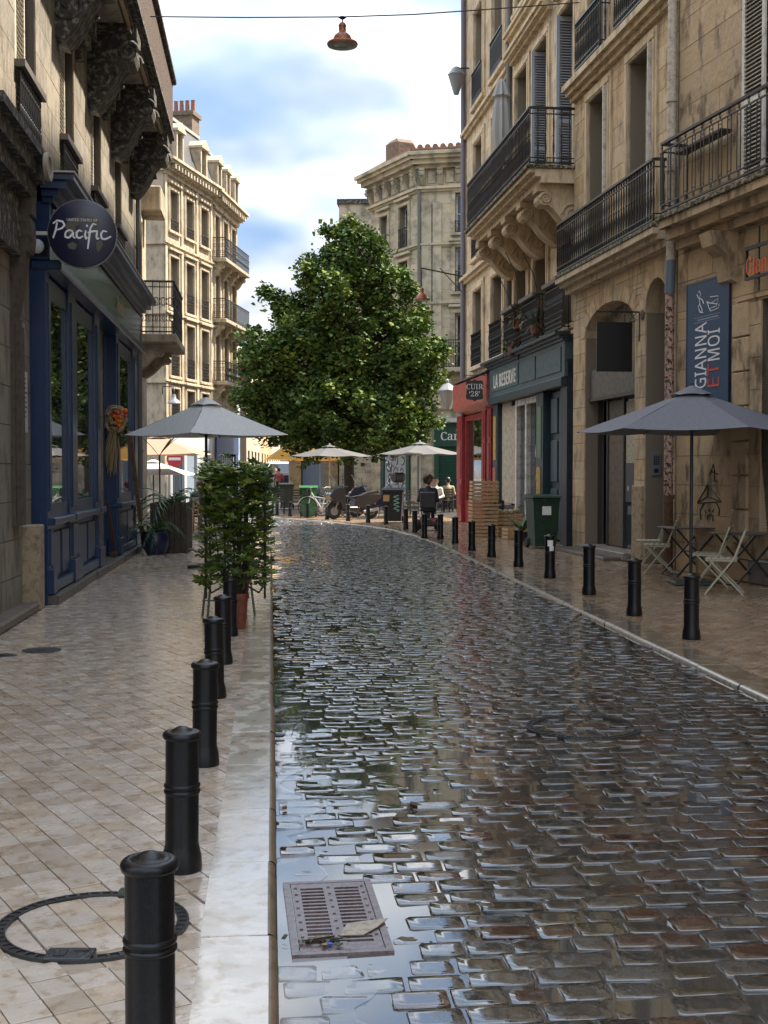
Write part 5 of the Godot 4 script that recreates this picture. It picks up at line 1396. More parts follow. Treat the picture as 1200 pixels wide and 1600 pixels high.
		for o in fo: part(hh, "pane", MB.new().box(o[0], o[1], o[2], o[3], -0.3, -0.25), dark_glass)
		part(hh, "roof", MB.new().prism([Vector2(0.3, ht), Vector2(-8, ht), Vector2(-4, ht + 2.0)], Transform3D(Basis(Vector3(0, 0, 1), Vector3.UP, Vector3(-1, 0, 0)), Vector3(13.0, 0, 0)), 13.0), tile)
	t = thing("distant_house", "pale distant house closing the far street behind the vans", "house", facade(far(380, 700, 150.0) * Vector3(1, 0, 1), 1.0, 0.0))
	ops = []
	for i in 4: ops.append([1.5 + i * 3.0, 2.6 + i * 3.0, 4.0, 6.2])
	wall(t, 0, 13.0, 0, 8.5, ops, 1.2, 3.0, cr, joint, 0.0, 0.4, 60)
	for o in ops: part(t, "pane", MB.new().box(o[0], o[1], o[2], o[3], -0.3, -0.25), dark_glass)
	part(t, "roof", MB.new().prism([Vector2(-0.5, 8.5), Vector2(13.5, 8.5), Vector2(11, 10.3), Vector2(2, 10.3)], Transform3D(Basis(), Vector3(0, 0, -6)), 6.4), tile)

func far_storeys(t: Node3D, ops: Array, stone: Array, white: Material, rails: bool) -> void:
	for o in ops:
		surround(t, o[0], o[1], o[2], o[3], 0.16, 0.06, stone[2], 0.0, true)
		window(t, o[0], o[1], o[2], o[3], -0.28, white, dark_glass, 2, 2)
		part(t, "window_head", MB.new().cbox(o[0] - 0.28, o[1] + 0.28, o[3] + 0.26, o[3] + 0.38, 0.0, 0.18, 0.02), stone[2])
		if rails: railing(t, Vector3(o[0], o[2], 0.05), Vector3(o[1], o[2], 0.05), 0.9 if o[2] < 12.0 else 0.5, 0.17, "scroll" if o[2] < 12.0 else "bar", iron)

func mansion_trim(t: Node3D, w: float, gr: Array, z: float) -> void:
	band(t, "architrave", 0.0, w, 14.0, [[0.1, 0.1], [0.12, 0.22]], gr[2], z, 0.4)
	band(t, "cornice", 0.0, w, 15.0, [[0.15, 0.2], [0.2, 0.45], [0.15, 0.62], [0.16, 0.74]], gr[2], z, 0.5)
	var n := int(w / 0.8)
	for k in n + 1:
		console(t, clampf(0.16 + k * (w - 0.32) / n, 0.15, w - 0.15), 15.0, 0.22, 0.36, 0.72, gr[1], z, "frieze_bracket")
		if k < n: part(t, "frieze_panel", MB.new().cbox(0.16 + k * (w - 0.32) / n + 0.22, 0.16 + (k + 1) * (w - 0.32) / n - 0.22, 14.36, 14.9, z, z + 0.06, 0.02), gr[0])
	for y in [4.3, 8.95, 11.55]: band(t, "string_course", 0.0, w, y, [[0.08, 0.07], [0.1, 0.15]], gr[1], z, 0.4)

func mansard(t: Node3D, x0: float, x1: float, y: float, h: float, dormers: int, stone: Array, slate: Material) -> void:
	var b := MB.new()
	b.prism([Vector2(0.1, y), Vector2(-0.75, y + h), Vector2(-3.2, y + h + 0.5), Vector2(-5, y)], Transform3D(Basis(Vector3(0, 0, 1), Vector3.UP, Vector3(-1, 0, 0)), Vector3(x1, 0, 0)), x1 - x0)
	var r := part(t, "mansard_roof", b, slate)
	for k in 11:  # slate courses
		var q := k / 11.0
		part(r, "slate_course", MB.new().obox(Transform3D(Basis(Vector3.RIGHT, -0.33), Vector3((x0 + x1) / 2, y + h * (q + 0.045), 0.12 - 0.85 * (q + 0.045))), Vector3(x1 - x0 - 0.02, h / 11.0 * 1.06, 0.03)), slate)
	part(r, "roof_ridge", MB.new().box(x0, x1, y + h - 0.05, y + h + 0.1, -0.85, -0.62), M("zinc flashing"))
	for k in dormers:
		var cx := lerpf(x0, x1, (k + 0.5) / dormers)
		var d := MB.new()
		d.box(cx - 0.46, cx - 0.3, y, y + 1.5, -0.6, 0.2); d.box(cx + 0.3, cx + 0.46, y, y + 1.5, -0.6, 0.2)
		d.prism([Vector2(cx - 0.54, y + 1.5), Vector2(cx + 0.54, y + 1.5), Vector2(cx + 0.5, y + 1.62), Vector2(cx, y + 1.95), Vector2(cx - 0.5, y + 1.62)], Transform3D(Basis(), Vector3(0, 0, -0.7)), 1.0)
		var o := part(t, "dormer", d, stone[1])
		part(o, "pane", MB.new().box(cx - 0.3, cx + 0.3, y, y + 1.5, -0.1, 0.02), dark_glass)

# ---------------------------------------------------------------- the tree
func leaf_cluster(r: RandomNumberGenerator, n: int, size: float, spread: float) -> ArrayMesh:
	var b := MB.new()
	for k in n:
		var c := Vector3(r.randfn(0, 1), r.randfn(0, 0.7), r.randfn(0, 1)) * spread
		var nrm := (Vector3(r.randfn(0, 0.75), 1.0, r.randfn(0, 0.75))).normalized()
		var x := nrm.cross(Vector3(r.randfn(0, 1), 0.2, r.randfn(0, 1))).normalized()
		var y := x.cross(nrm)
		var s := size * r.randf_range(0.7, 1.25)
		var tip := c + y * s; var base := c - y * s * 0.8
		var l := c - x * s * 0.72 - nrm * s * 0.22 + y * 0.1 * s; var q := c + x * s * 0.72 - nrm * s * 0.22 + y * 0.1 * s
		var l2 := c - x * s * 0.4 + y * s * 0.45; var q2 := c + x * s * 0.4 + y * s * 0.45
		b.tri(base, q, c); b.tri(base, c, l); b.tri(c, q, q2); b.tri(c, q2, tip); b.tri(c, tip, l2); b.tri(c, l2, l)
	return b.mesh()

func foliage(parent: Node3D, called: String, meshes: Array, mat: Material, spots: Array, tints: Array, r: RandomNumberGenerator) -> void:
	for k in meshes.size():
		var mine := []
		for i in spots.size():
			if i % meshes.size() == k: mine.append(spots[i])
		var mm := MultiMesh.new()
		mm.transform_format = MultiMesh.TRANSFORM_3D; mm.use_colors = true; mm.mesh = meshes[k]; mm.instance_count = mine.size()
		for i in mine.size():
			var b := Basis(Vector3.UP, r.randf() * TAU) * Basis(Vector3.RIGHT, r.randfn(0, 0.35))
			mm.set_instance_transform(i, Transform3D(b.scaled(Vector3.ONE * r.randf_range(0.75, 1.25)), mine[i]))
			mm.set_instance_color(i, tints[r.randi() % tints.size()])
		var o := MultiMeshInstance3D.new()
		o.name = called; o.multimesh = mm; o.material_override = mat; o.set_meta("kind", "stuff")
		parent.add_child(o, true)

func build_tree() -> void:
	var r := RandomNumberGenerator.new()
	r.seed = 99
	var zt := 49.0
	var o := far(545, 802, zt); o.y = -0.03
	var t := thing("maple_tree", "large leafy green street tree on the square, sunlit at its top", "tree", o)
	var bark := M("dark bark", lin(0.045, 0.036, 0.028), 0.9, stone_tex, 1.5, grain_n, 0.8)
	var at := func(u: float, v: float, dz := 0.0) -> Vector3: return far(540 + (u - 540) * 0.91, v, zt - dz) - o
	var trunk := MB.new()
	trunk.tube([Vector3(0, 0, 0), Vector3(0.02, 1.0, 0), at.call(545, 690), at.call(542, 640), at.call(540, 560), at.call(543, 470), at.call(545, 390)], [0.27, 0.21, 0.19, 0.16, 0.12, 0.07, 0.03], 10)
	part(t, "trunk", trunk, bark)
	var limbs := [[[545, 690], [500, 640], [455, 590], [415, 540]], [[545, 680], [590, 620], [640, 570], [675, 540]], [[542, 640], [500, 570], [465, 500], [445, 450]], [[540, 600], [585, 540], [615, 470], [625, 430]], [[545, 690], [470, 665], [410, 625], [385, 600]], [[545, 680], [600, 655], [650, 630]], [[543, 560], [520, 480], [500, 420]], [[540, 520], [565, 450], [585, 400]]]
	for l in limbs:
		var pts := []; var dz := r.randf_range(-1.6, 1.6)
		for k in l.size(): pts.append(at.call(l[k][0], l[k][1], dz * k / 3.0))
		part(t, "limb", MB.new().tube(pts, [0.11, 0.08, 0.05, 0.02].slice(0, l.size()), 6), bark)
	var blobs := []  # pixel centre, radius in pixels, nearness
	for e in [[545, 402, 34], [543, 375, 22], [562, 440, 38], [512, 445, 30], [594, 460, 30], [532, 505, 62], [620, 505, 48], [460, 515, 48], [430, 540, 45], [660, 545, 32], [560, 575, 84], [482, 585, 68], [640, 590, 55], [410, 590, 45], [395, 560, 28], [390, 620, 30], [450, 640, 70], [540, 640, 90], [620, 640, 62], [672, 600, 24], [500, 668, 55], [580, 672, 52], [420, 662, 36], [648, 672, 30], [438, 488, 22], [420, 468, 14], [405, 455, 9], [476, 412, 11], [474, 440, 14], [470, 470, 22], [508, 395, 13], [512, 362, 8], [588, 380, 13], [592, 410, 22], [648, 455, 14], [640, 430, 8], [668, 512, 16], [684, 570, 12], [378, 575, 14], [380, 545, 12], [388, 520, 9], [690, 535, 9], [520, 415, 22], [545, 350, 10]]:
		blobs.append(e)
	var spots := []
	var px := zt / FOCAL
	for e in blobs:
		var rad: float = e[2] * px * (0.8 if e[2] > 40 else 1.0)
		var c: Vector3 = at.call(e[0], e[1], r.randf_range(-1.5, 1.5) * minf(1.0, rad))
		var n := int(14.0 + 78.0 * pow(rad, 2.0))
		if e[2] > 25:  # branch ends that stand out of the mass
			for j in int(e[2] / 3.6):
				var ed := Vector3(r.randfn(0, 1), r.randfn(0.25, 0.8), r.randfn(0, 1)).normalized()
				var ec := c + ed * rad * r.randf_range(0.95, 1.12)
				for k in 11: spots.append(ec + Vector3(r.randfn(0, 0.15), r.randfn(0, 0.15), r.randfn(0, 0.15)) + ed * r.randf() * 0.4)
		for k in n:
			var d := Vector3(r.randfn(0, 1), r.randfn(0, 1), r.randfn(0, 1)).normalized()
			var q := pow(r.randf(), 0.42)
			spots.append(c + d * Vector3(1.0, 0.95, 1.0) * rad * q * r.randf_range(0.86, 1.1))
	var ms := []
	for k in 5: ms.append(leaf_cluster(r, 12, 0.078 + 0.012 * k, 0.17))
	var leaf := M("leaf", lin(0.078, 0.118, 0.033), 0.65, null, 1, null, 0, {"backlight_enabled": true, "metallic_specular": 0.3, "backlight": lin(0.10, 0.14, 0.015), "cull_mode": BaseMaterial3D.CULL_DISABLED})
	foliage(t, "crown", ms, leaf, spots, [Color(1, 1, 1), Color(0.7, 0.8, 0.75), Color(1.3, 1.2, 0.85), Color(0.55, 0.68, 0.65), Color(1.7, 1.4, 0.75), Color(0.9, 1.05, 0.9)], r)

# ---------------------------------------------------------------- bollards, covers, drain
func build_street_things() -> void:
	var cast := M("black bollard paint", lin(0.009, 0.0095, 0.011), 0.32, noise_tex("scuff", 0.03, [[0.0, 0.55], [0.6, 0.8], [0.72, 1.0], [0.78, 2.2], [1.0, 2.6]], 5), 1, noise_tex("castn", 0.05, [], 4, true, 3.0), 0.25, {"metallic_specular": 0.42, "uv1_scale": Vector3.ONE * 3.0})
	var H := 0.58
	var b0 := thing("bollard", "black cast-iron bollard beside the round sett-filled cover", "bollard", turned(Vector3(-0.63, 0, -3.32)), "bollards along the pale kerb")
	var body := MB.new().lathe([Vector2(0.080, 0), Vector2(0.081, 0.02), Vector2(0.078, 0.06), Vector2(0.0695, 0.095), Vector2(0.067, 0.11), Vector2(0.0665, 0.54)], 28)
	part(b0, "shaft", body, cast)
	var ring := MB.new()
	for y in [0.318, 0.342]:
		ring.lathe([Vector2(0.066, y - 0.010), Vector2(0.0715, y - 0.007), Vector2(0.0735, y), Vector2(0.0715, y + 0.007), Vector2(0.066, y + 0.010)], 28)
	part(b0, "ring", ring, cast)
	part(b0, "cap", MB.new().lathe([Vector2(0.066, 0.528), Vector2(0.075, 0.531), Vector2(0.0785, 0.541), Vector2(0.0775, 0.551), Vector2(0.070, 0.559), Vector2(0.056, 0.561), Vector2(0.048, 0.558), Vector2(0.036, 0.567), Vector2(0.022, 0.576), Vector2(0.0, 0.580)], 28), cast)
	for p in [[-0.814, -4.975, "black bollard second along the pale kerb, after the one by the round cover"], [-0.981, -6.77, "black bollard third along the pale kerb from the round cover"], [-1.196, -8.79, "black bollard fourth along the pale kerb from the round cover"], [-1.339, -10.34, "black bollard just before the terracotta hedge pot"], [-1.50, -12.1, "black bollard half hidden beside the terracotta hedge pot"]]:
		copy(b0, Transform3D(Basis(Vector3(rng.randfn(0, 1), 0, rng.randfn(0, 1)).normalized(), rng.randfn(0, 0.014)) * Basis(Vector3.UP, rng.randf() * TAU), Vector3(p[0], -0.002, p[1])), p[2])
	var px := [[1080, 998, 0.63], [991, 961, 0.64], [920, 929, 0.66], [859, 903, 0.66], [810, 885, 0.64], [768, 870, 0.62], [737, 860, 0.61], [711, 849, 0.60], [688, 842, 0.60], [663, 841, 0.6], [648, 832, 0.59], [634, 827, 0.58], [603, 819.5, 0.57], [575, 816.5, 0.56], [544, 814, 0.55], [511, 811.5, 0.53], [480, 809, 0.53], [453, 807, 0.53], [433, 805, 0.53]]
	for i in px.size():
		var p = px[i]
		var k: Node3D = copy(b0, turned(gnd(p[0], p[1]), rng.randf() * 360, p[2] / H))
		k.set_meta("group", "bollards round the road bend")
		k.set_meta("label", "black bollard " + ["in front of the pair of sage folding chairs", "in front of the sage chairs by the arched pillar", "in front of the arched doorway step", "", "in front of the fruit crates and green bin", "in front of the leaning chalkboard", "in front of the tall crate stack", "before the red shop window", "before the red shop far corner", "just right of the mobility scooter", "directly behind the mobility scooter", "just left of the mobility scooter", "right of the black sprayed bin", "left of the black sprayed bin", "before the navy scooter", "before the dark maxi scooter", "before the parked bicycles", "before the bright green bin", "before the olive grey bin"][i])
		if i == 3:
			k.set_meta("label", "black bollard with white torn stickers in front of the green bin")
			k.rotation.y = 0.0
			for q in [[0.42, 0.5, -0.6, 0.5], [0.36, 0.42, -0.2, 0.7]]:
				var s := MB.new()
				for e in 5:
					var a0 := PI / 2 - lerpf(q[2], q[3], e / 5.0); var a1 := PI / 2 - lerpf(q[2], q[3], (e + 1) / 5.0)
					s.quad(Vector3(cos(a0) * 0.068, q[0], sin(a0) * 0.068), Vector3(cos(a1) * 0.068, q[0], sin(a1) * 0.068), Vector3(cos(a1) * 0.068, q[1], sin(a1) * 0.068), Vector3(cos(a0) * 0.068, q[1], sin(a0) * 0.068))
				part(k, "sticker", s, M("white card"))
	# round cover in the left pavement
	var dark := M("dark cast iron", lin(0.03, 0.03, 0.03), 0.35, null, 1, grain_n, 0.4, {"uv1_scale": Vector3.ONE * 2.0})
	var mc := thing("manhole_cover", "round iron-rimmed cover inlaid with pale setts beside the nearest bollard", "manhole cover", Vector3(-1.03, 0.0, -4.36))
	ring_cover(mc, 0.338, 0.042, 48, dark)
	part(mc, "lock_plate", MB.new().cbox(-0.09, 0.07, -0.01, 0.008, 0.235, 0.33, 0.004).box(-0.06, -0.02, 0.008, 0.012, 0.26, 0.31).box(0.0, 0.05, 0.008, 0.012, 0.25, 0.27), dark)
	part(mc, "lock_plate", MB.new().cbox(0.02, 0.14, -0.01, 0.007, -0.37, -0.30, 0.004), M("mossy iron", lin(0.04, 0.05, 0.03), 0.7))
	var c := gnd(911, 1138, -0.055)
	var m2 := thing("road_cover", "round iron-rimmed cover filled with cobbles in the wet road", "manhole cover", Vector3(c.x, road_y(c.x, c.z) + 0.008, c.z))
	ring_cover(m2, 0.37, 0.045, 40, dark)
	for e in [[65, 1016, 0.17, "small round iron valve cover in the pale pavement"], [5, 1024, 0.12, "small square iron cap near the house step"]]:
		c = gnd(e[0], e[1])
		var v := thing("valve_cover", e[3], "valve cover", Vector3(c.x, 0, c.z))
		part(v, "lid", MB.new().lathe([Vector2(e[2], -0.01), Vector2(e[2], 0.004), Vector2(e[2] - 0.02, 0.005), Vector2(0, 0.004)], 4 if e[2] < 0.15 else 20, Vector3.ZERO, true), dark)
		part(v, "boss", MB.new().box(-0.03, 0.03, 0.004, 0.008, -0.05, 0.05), dark)
	# drain grate
	var y0 := -0.068
	var gb := Basis(Vector3.UP, deg_to_rad(7.0))
	var gr := thing("drain_grate", "rusty-pink iron drain grate with two rows of slots by kerb", "drain grate", Transform3D(gb, Vector3(-0.187, y0, -4.65)))
	var rust := M("worn pinkish iron", lin(0.15, 0.11, 0.105), 0.25, noise_tex("rustt", 0.02, [[0.0, Color(0.55, 0.42, 0.42)], [0.5, Color(0.95, 0.9, 0.9)], [1.0, Color(1, 1, 1)]], 5), 2.0, null, 0, {"metallic_specular": 0.7})
	var hx := 0.148; var hz := 0.355
	var g := MB.new()
	var cols := [[-hx + 0.035, -0.022], [0.022, hx - 0.03]]
	g.box(-hx, cols[0][0], -0.03, 0, -hz, hz); g.box(cols[0][1], cols[1][0], -0.03, 0, -hz, hz); g.box(cols[1][1], hx, -0.03, 0, -hz, hz)
	for col in cols:
		var n := 16
		var zz := -hz + 0.055
		g.box(col[0], col[1], -0.03, 0, -hz, zz - 0.0)
		var p := (2 * hz - 0.11) / n
		for k in n:
			g.box(col[0], col[1], -0.03, 0, zz + k * p + 0.023, zz + (k + 1) * p)
		g.box(col[0], col[1], -0.03, 0, zz + n * p, hz)
	part(gr, "grate_plate", g, rust)
	part(gr, "frame", MB.new().box(-hx - 0.03, -hx - 0.004, -0.05, 0.001, -hz - 0.03, hz + 0.03).box(hx + 0.004, hx + 0.03, -0.05, 0.001, -hz - 0.03, hz + 0.03).box(-hx - 0.004, hx + 0.004, -0.05, 0.001, -hz - 0.03, -hz - 0.004).box(-hx - 0.004, hx + 0.004, -0.05, 0.001, hz + 0.004, hz + 0.03), rust)
	part(gr, "pit", MB.new().box(-hx, hx, -0.62, -0.6, -hz, hz).box(-hx - 0.02, -hx, -0.6, -0.05, -hz, hz).box(hx, hx + 0.02, -0.6, -0.05, -hz, hz).box(-hx, hx, -0.6, -0.05, -hz - 0.02, -hz).box(-hx, hx, -0.6, -0.05, hz, hz + 0.02), M("drain brick", lin(0.12, 0.1, 0.085), 0.7))
	var stud := MB.new().box(-0.006, 0.006, 0, 0.004, -0.004, 0.004).mesh()
	for k in 26: part(gr, "stud", stud, rust, Vector3([-hx + 0.016, 0.0, hx - 0.014][k % 3], 0, -hz + 0.05 + (k / 3) * 0.075))
	# litter: a flattened paper, a leaf clot, a blue bottle cap, scraps on the stones
	var pp := thing("paper_scrap", "flattened beige paper scrap lying on the drain grate", "paper", Transform3D(Basis(Vector3.UP, 0.5), Vector3(-0.085, y0 + 0.006, -4.49)))
	part(pp, "sheet", MB.new().prism([Vector2(-0.1, -0.03), Vector2(-0.03, 0.05), Vector2(0.04, 0.045), Vector2(0.13, 0.03), Vector2(0.06, -0.02), Vector2(-0.02, -0.06)], Transform3D(Basis(Vector3.RIGHT, -PI / 2 + 0.06), Vector3.ZERO), 0.003), M("wet paper", lin(0.42, 0.37, 0.30), 0.5, stone_tex, 3.0))
	var wr := RandomNumberGenerator.new()
	wr.seed = 12
	var wl := thing("leaf_litter", "clot of wet dark leaves and twigs on the drain grate corner", "leaf litter", Vector3(-0.235, y0 + 0.004, -4.36))
	for k in 14:
		var d := MB.new()
		var a := wr.randf() * TAU
		var s := wr.randf_range(0.015, 0.03)
		d.obox(Transform3D(Basis(Vector3.UP, a) * Basis(Vector3.RIGHT, wr.randfn(0, 0.3)), Vector3(wr.randfn(0, 0.05), 0.006, wr.randfn(0, 0.025))), Vector3(s, 0.003, s * 1.7), 0.5)
		part(wl, "leaf", d, M("wet leaf", lin(0.04, 0.045, 0.015), 0.3) if k % 3 else M("straw", lin(0.25, 0.18, 0.08), 0.6))
	for k in 3: part(wl, "twig", MB.new().tube([Vector3(-0.05 + k * 0.03, 0.008, 0.01), Vector3(0.06 + k * 0.03, 0.014, -0.02 + k * 0.02)], 0.003, 4), M("dark bark"))
	part(wl, "bottle_cap", MB.new().lathe([Vector2(0.009, 0), Vector2(0.009, 0.008), Vector2(0, 0.008)], 12, Vector3(0.045, 0, 0.03)), M("blue plastic", lin(0.02, 0.08, 0.5), 0.3))
	var i := 0
	for e in [[437, 1150, 0.03, "small dark scrap in the gutter beside the third kerb stone"], [444, 1262, 0.018, "small brown cork-like scrap in the gutter water"], [646, 1258, 0.04, "dark wet leaf lying alone on the cobbles"], [553, 861, 0.09, "dark scrap lying on the cobbles near the road bend"]]:
		c = gnd(e[0], e[1], -0.06)
		var sc := thing("litter_scrap", e[3], "litter", Transform3D(Basis(Vector3.UP, 0.8 * i), Vector3(c.x, -0.064, c.z)))
		part(sc, "scrap", MB.new().prism([Vector2(-e[2], -e[2] * 0.4), Vector2(-e[2] * 0.3, e[2] * 0.5), Vector2(e[2], e[2] * 0.35), Vector2(e[2] * 0.6, -e[2] * 0.5)], Transform3D(Basis(Vector3.RIGHT, -PI / 2 + 0.1), Vector3.ZERO), 0.012), [iron, M("cork brown", lin(0.2, 0.09, 0.04), 0.6), M("brown wet leaf", lin(0.045, 0.02, 0.012), 0.3), iron][i])
		i += 1

func ring_cover(t: Node3D, r: float, w: float, teeth: int, mat: Material) -> void:
	part(t, "outer_ring", MB.new().lathe([Vector2(r, -0.02), Vector2(r, 0.003), Vector2(r - 0.008, 0.003), Vector2(r - 0.008, -0.002), Vector2(r - w + 0.006, -0.002)], 48, Vector3.ZERO, true), mat)
	part(t, "inner_ring", MB.new().lathe([Vector2(r - w + 0.006, -0.002), Vector2(r - w + 0.006, 0.003), Vector2(r - w, 0.003), Vector2(r - w, -0.02)], 48, Vector3.ZERO, true), mat)
	var tooth := MB.new().box(-0.006, 0.006, -0.002, 0.003, -w * 0.34, w * 0.34).mesh()
	for k in teeth:
		var a := TAU * k / teeth
		part(t, "tooth", tooth, mat, Transform3D(Basis(Vector3.UP, -a + PI / 2), Vector3(cos(a), 0, sin(a)) * (r - w / 2)))

# ---------------------------------------------------------------- parasols and furniture
func parasol(t: Node3D, sides: int, radius: float, rim: float, top: float, turn: float, cloth: Material, pole: Material, flap := 0.0) -> void:
	part(t, "pole", MB.new().tube([Vector3(0, 0.05, 0), Vector3(0, top + 0.02, 0)], 0.024, 10), pole)
	var m := MB.new()
	var vent := MB.new()
	var steps := 8
	var at := func(k: float, q: float) -> Vector3:  # k: side index with fraction, q: 0 top .. 1 rim
		var i := floori(k); var f := k - i
		var a := turn + TAU * i / sides; var b := turn + TAU * (i + 1) / sides
		var p := Vector3(cos(a), 0, sin(a)).lerp(Vector3(cos(b), 0, sin(b)), f) * radius * q
		var sag := sin(f * PI) * 0.05 * radius * q * q
		return p + Vector3.UP * (lerpf(top, rim, pow(q, 0.94)) - sag * 0.45)
	for s in sides:
		for j in steps:
			for f in 4:
				var q0 := 0.06 + 0.94 * j / steps; var q1 := 0.06 + 0.94 * (j + 1) / steps
				m.quad(at.call(s + f / 4.0, q1), at.call(s + f / 4.0, q0), at.call(s + (f + 1) / 4.0 - 1e-4, q0), at.call(s + (f + 1) / 4.0 - 1e-4, q1))
		for f in 3:
			vent.quad(at.call(s + f / 3.0, 0.2) + Vector3.UP * (0.035 + 0.02 * sin(f * PI / 3.0)), at.call(s, 0.0) + Vector3.UP * 0.06, at.call(s, 0.0) + Vector3.UP * 0.06, at.call(s + (f + 1) / 3.0 - 1e-4, 0.2) + Vector3.UP * (0.035 + 0.02 * sin((f + 1) * PI / 3.0)))
	part(t, "canopy", m, cloth)
	part(t, "vent_cap", vent, cloth)
	for s in sides:
		var e: Vector3 = at.call(float(s), 1.0); var c: Vector3 = at.call(float(s), 0.04)
		part(t, "rib", MB.new().tube([c - Vector3(0, 0.02, 0), e - Vector3(0, 0.012, 0)], 0.009, 5), pole)
		part(t, "strut", MB.new().tube([Vector3(0, rim - 0.02, 0), c.lerp(e, 0.52) - Vector3(0, 0.02, 0)], 0.008, 5), pole)
	part(t, "finial", MB.new().lathe([Vector2(0.03, top + 0.05), Vector2(0.03, top + 0.09), Vector2(0, top + 0.1)], 10), pole)
	part(t, "base", MB.new().cbox(-0.28, 0.28, 0, 0.05, -0.28, 0.28, 0.01), pole)

func folding_chair(t: Node3D, mat: Material) -> void:  # faces +z
	for s in [-0.2, 0.2]:
		part(t, "back_leg", MB.new().bar(Vector3(s, 0.0, 0.24), Vector3(s, 0.46, -0.12), 0.022, 0.03, Vector3.RIGHT).bar(Vector3(s, 0.46, -0.12), Vector3(s, 0.84, -0.26), 0.022, 0.03, Vector3.RIGHT), mat)
		part(t, "front_leg", MB.new().bar(Vector3(s * 0.86, 0.0, -0.24), Vector3(s * 0.86, 0.46, 0.2), 0.02, 0.028, Vector3.RIGHT), mat)
	for k in 5: part(t, "seat_slat", MB.new().cbox(-0.2, 0.2, 0.455, 0.47, -0.16 + k * 0.082, -0.09 + k * 0.082, 0.004), mat)
	part(t, "seat_rail", MB.new().box(-0.19, -0.17, 0.43, 0.455, -0.16, 0.24).box(0.17, 0.19, 0.43, 0.455, -0.16, 0.24), mat)
	part(t, "back_slat", MB.new().obox(Transform3D(Basis(Vector3.RIGHT, -0.35), Vector3(0, 0.775, -0.235)), Vector3(0.4, 0.13, 0.014)), mat)
	part(t, "back_slat", MB.new().obox(Transform3D(Basis(Vector3.RIGHT, -0.35), Vector3(0, 0.655, -0.19)), Vector3(0.4, 0.03, 0.014)), mat)
	part(t, "stretcher", MB.new().bar(Vector3(-0.2, 0.04, 0.21), Vector3(0.2, 0.04, 0.21), 0.014, 0.014).bar(Vector3(-0.17, 0.05, -0.2), Vector3(0.17, 0.05, -0.2), 0.014, 0.014), mat)

func folding_table(t: Node3D, w: float, d: float, top: Material, leg: Material) -> void:
	var n := int(d / 0.1)
	for k in n: part(t, "top_slat", MB.new().cbox(-w / 2, w / 2, 0.72, 0.74, -d / 2 + k * d / n + 0.004, -d / 2 + (k + 1) * d / n - 0.004, 0.004), top)
	for s in [-1.0, 1.0]:
		part(t, "cross_leg", MB.new().bar(Vector3(s * w * 0.42, 0.0, -d * 0.42), Vector3(s * w * 0.42, 0.72, d * 0.42), 0.025, 0.03, Vector3.RIGHT), leg)
		part(t, "cross_leg", MB.new().bar(Vector3(s * w * 0.38, 0.0, d * 0.42), Vector3(s * w * 0.38, 0.72, -d * 0.42), 0.025, 0.03, Vector3.RIGHT), leg)
	part(t, "stretcher", MB.new().bar(Vector3(-w * 0.42, 0.36, 0), Vector3(w * 0.42, 0.36, 0), 0.02, 0.02), leg)
	part(t, "foot_bar", MB.new().bar(Vector3(-w * 0.42, 0.03, d * 0.4), Vector3(w * 0.42, 0.03, d * 0.4), 0.02, 0.02).bar(Vector3(-w * 0.42, 0.03, -d * 0.4), Vector3(w * 0.42, 0.03, -d * 0.4), 0.02, 0.02), leg)

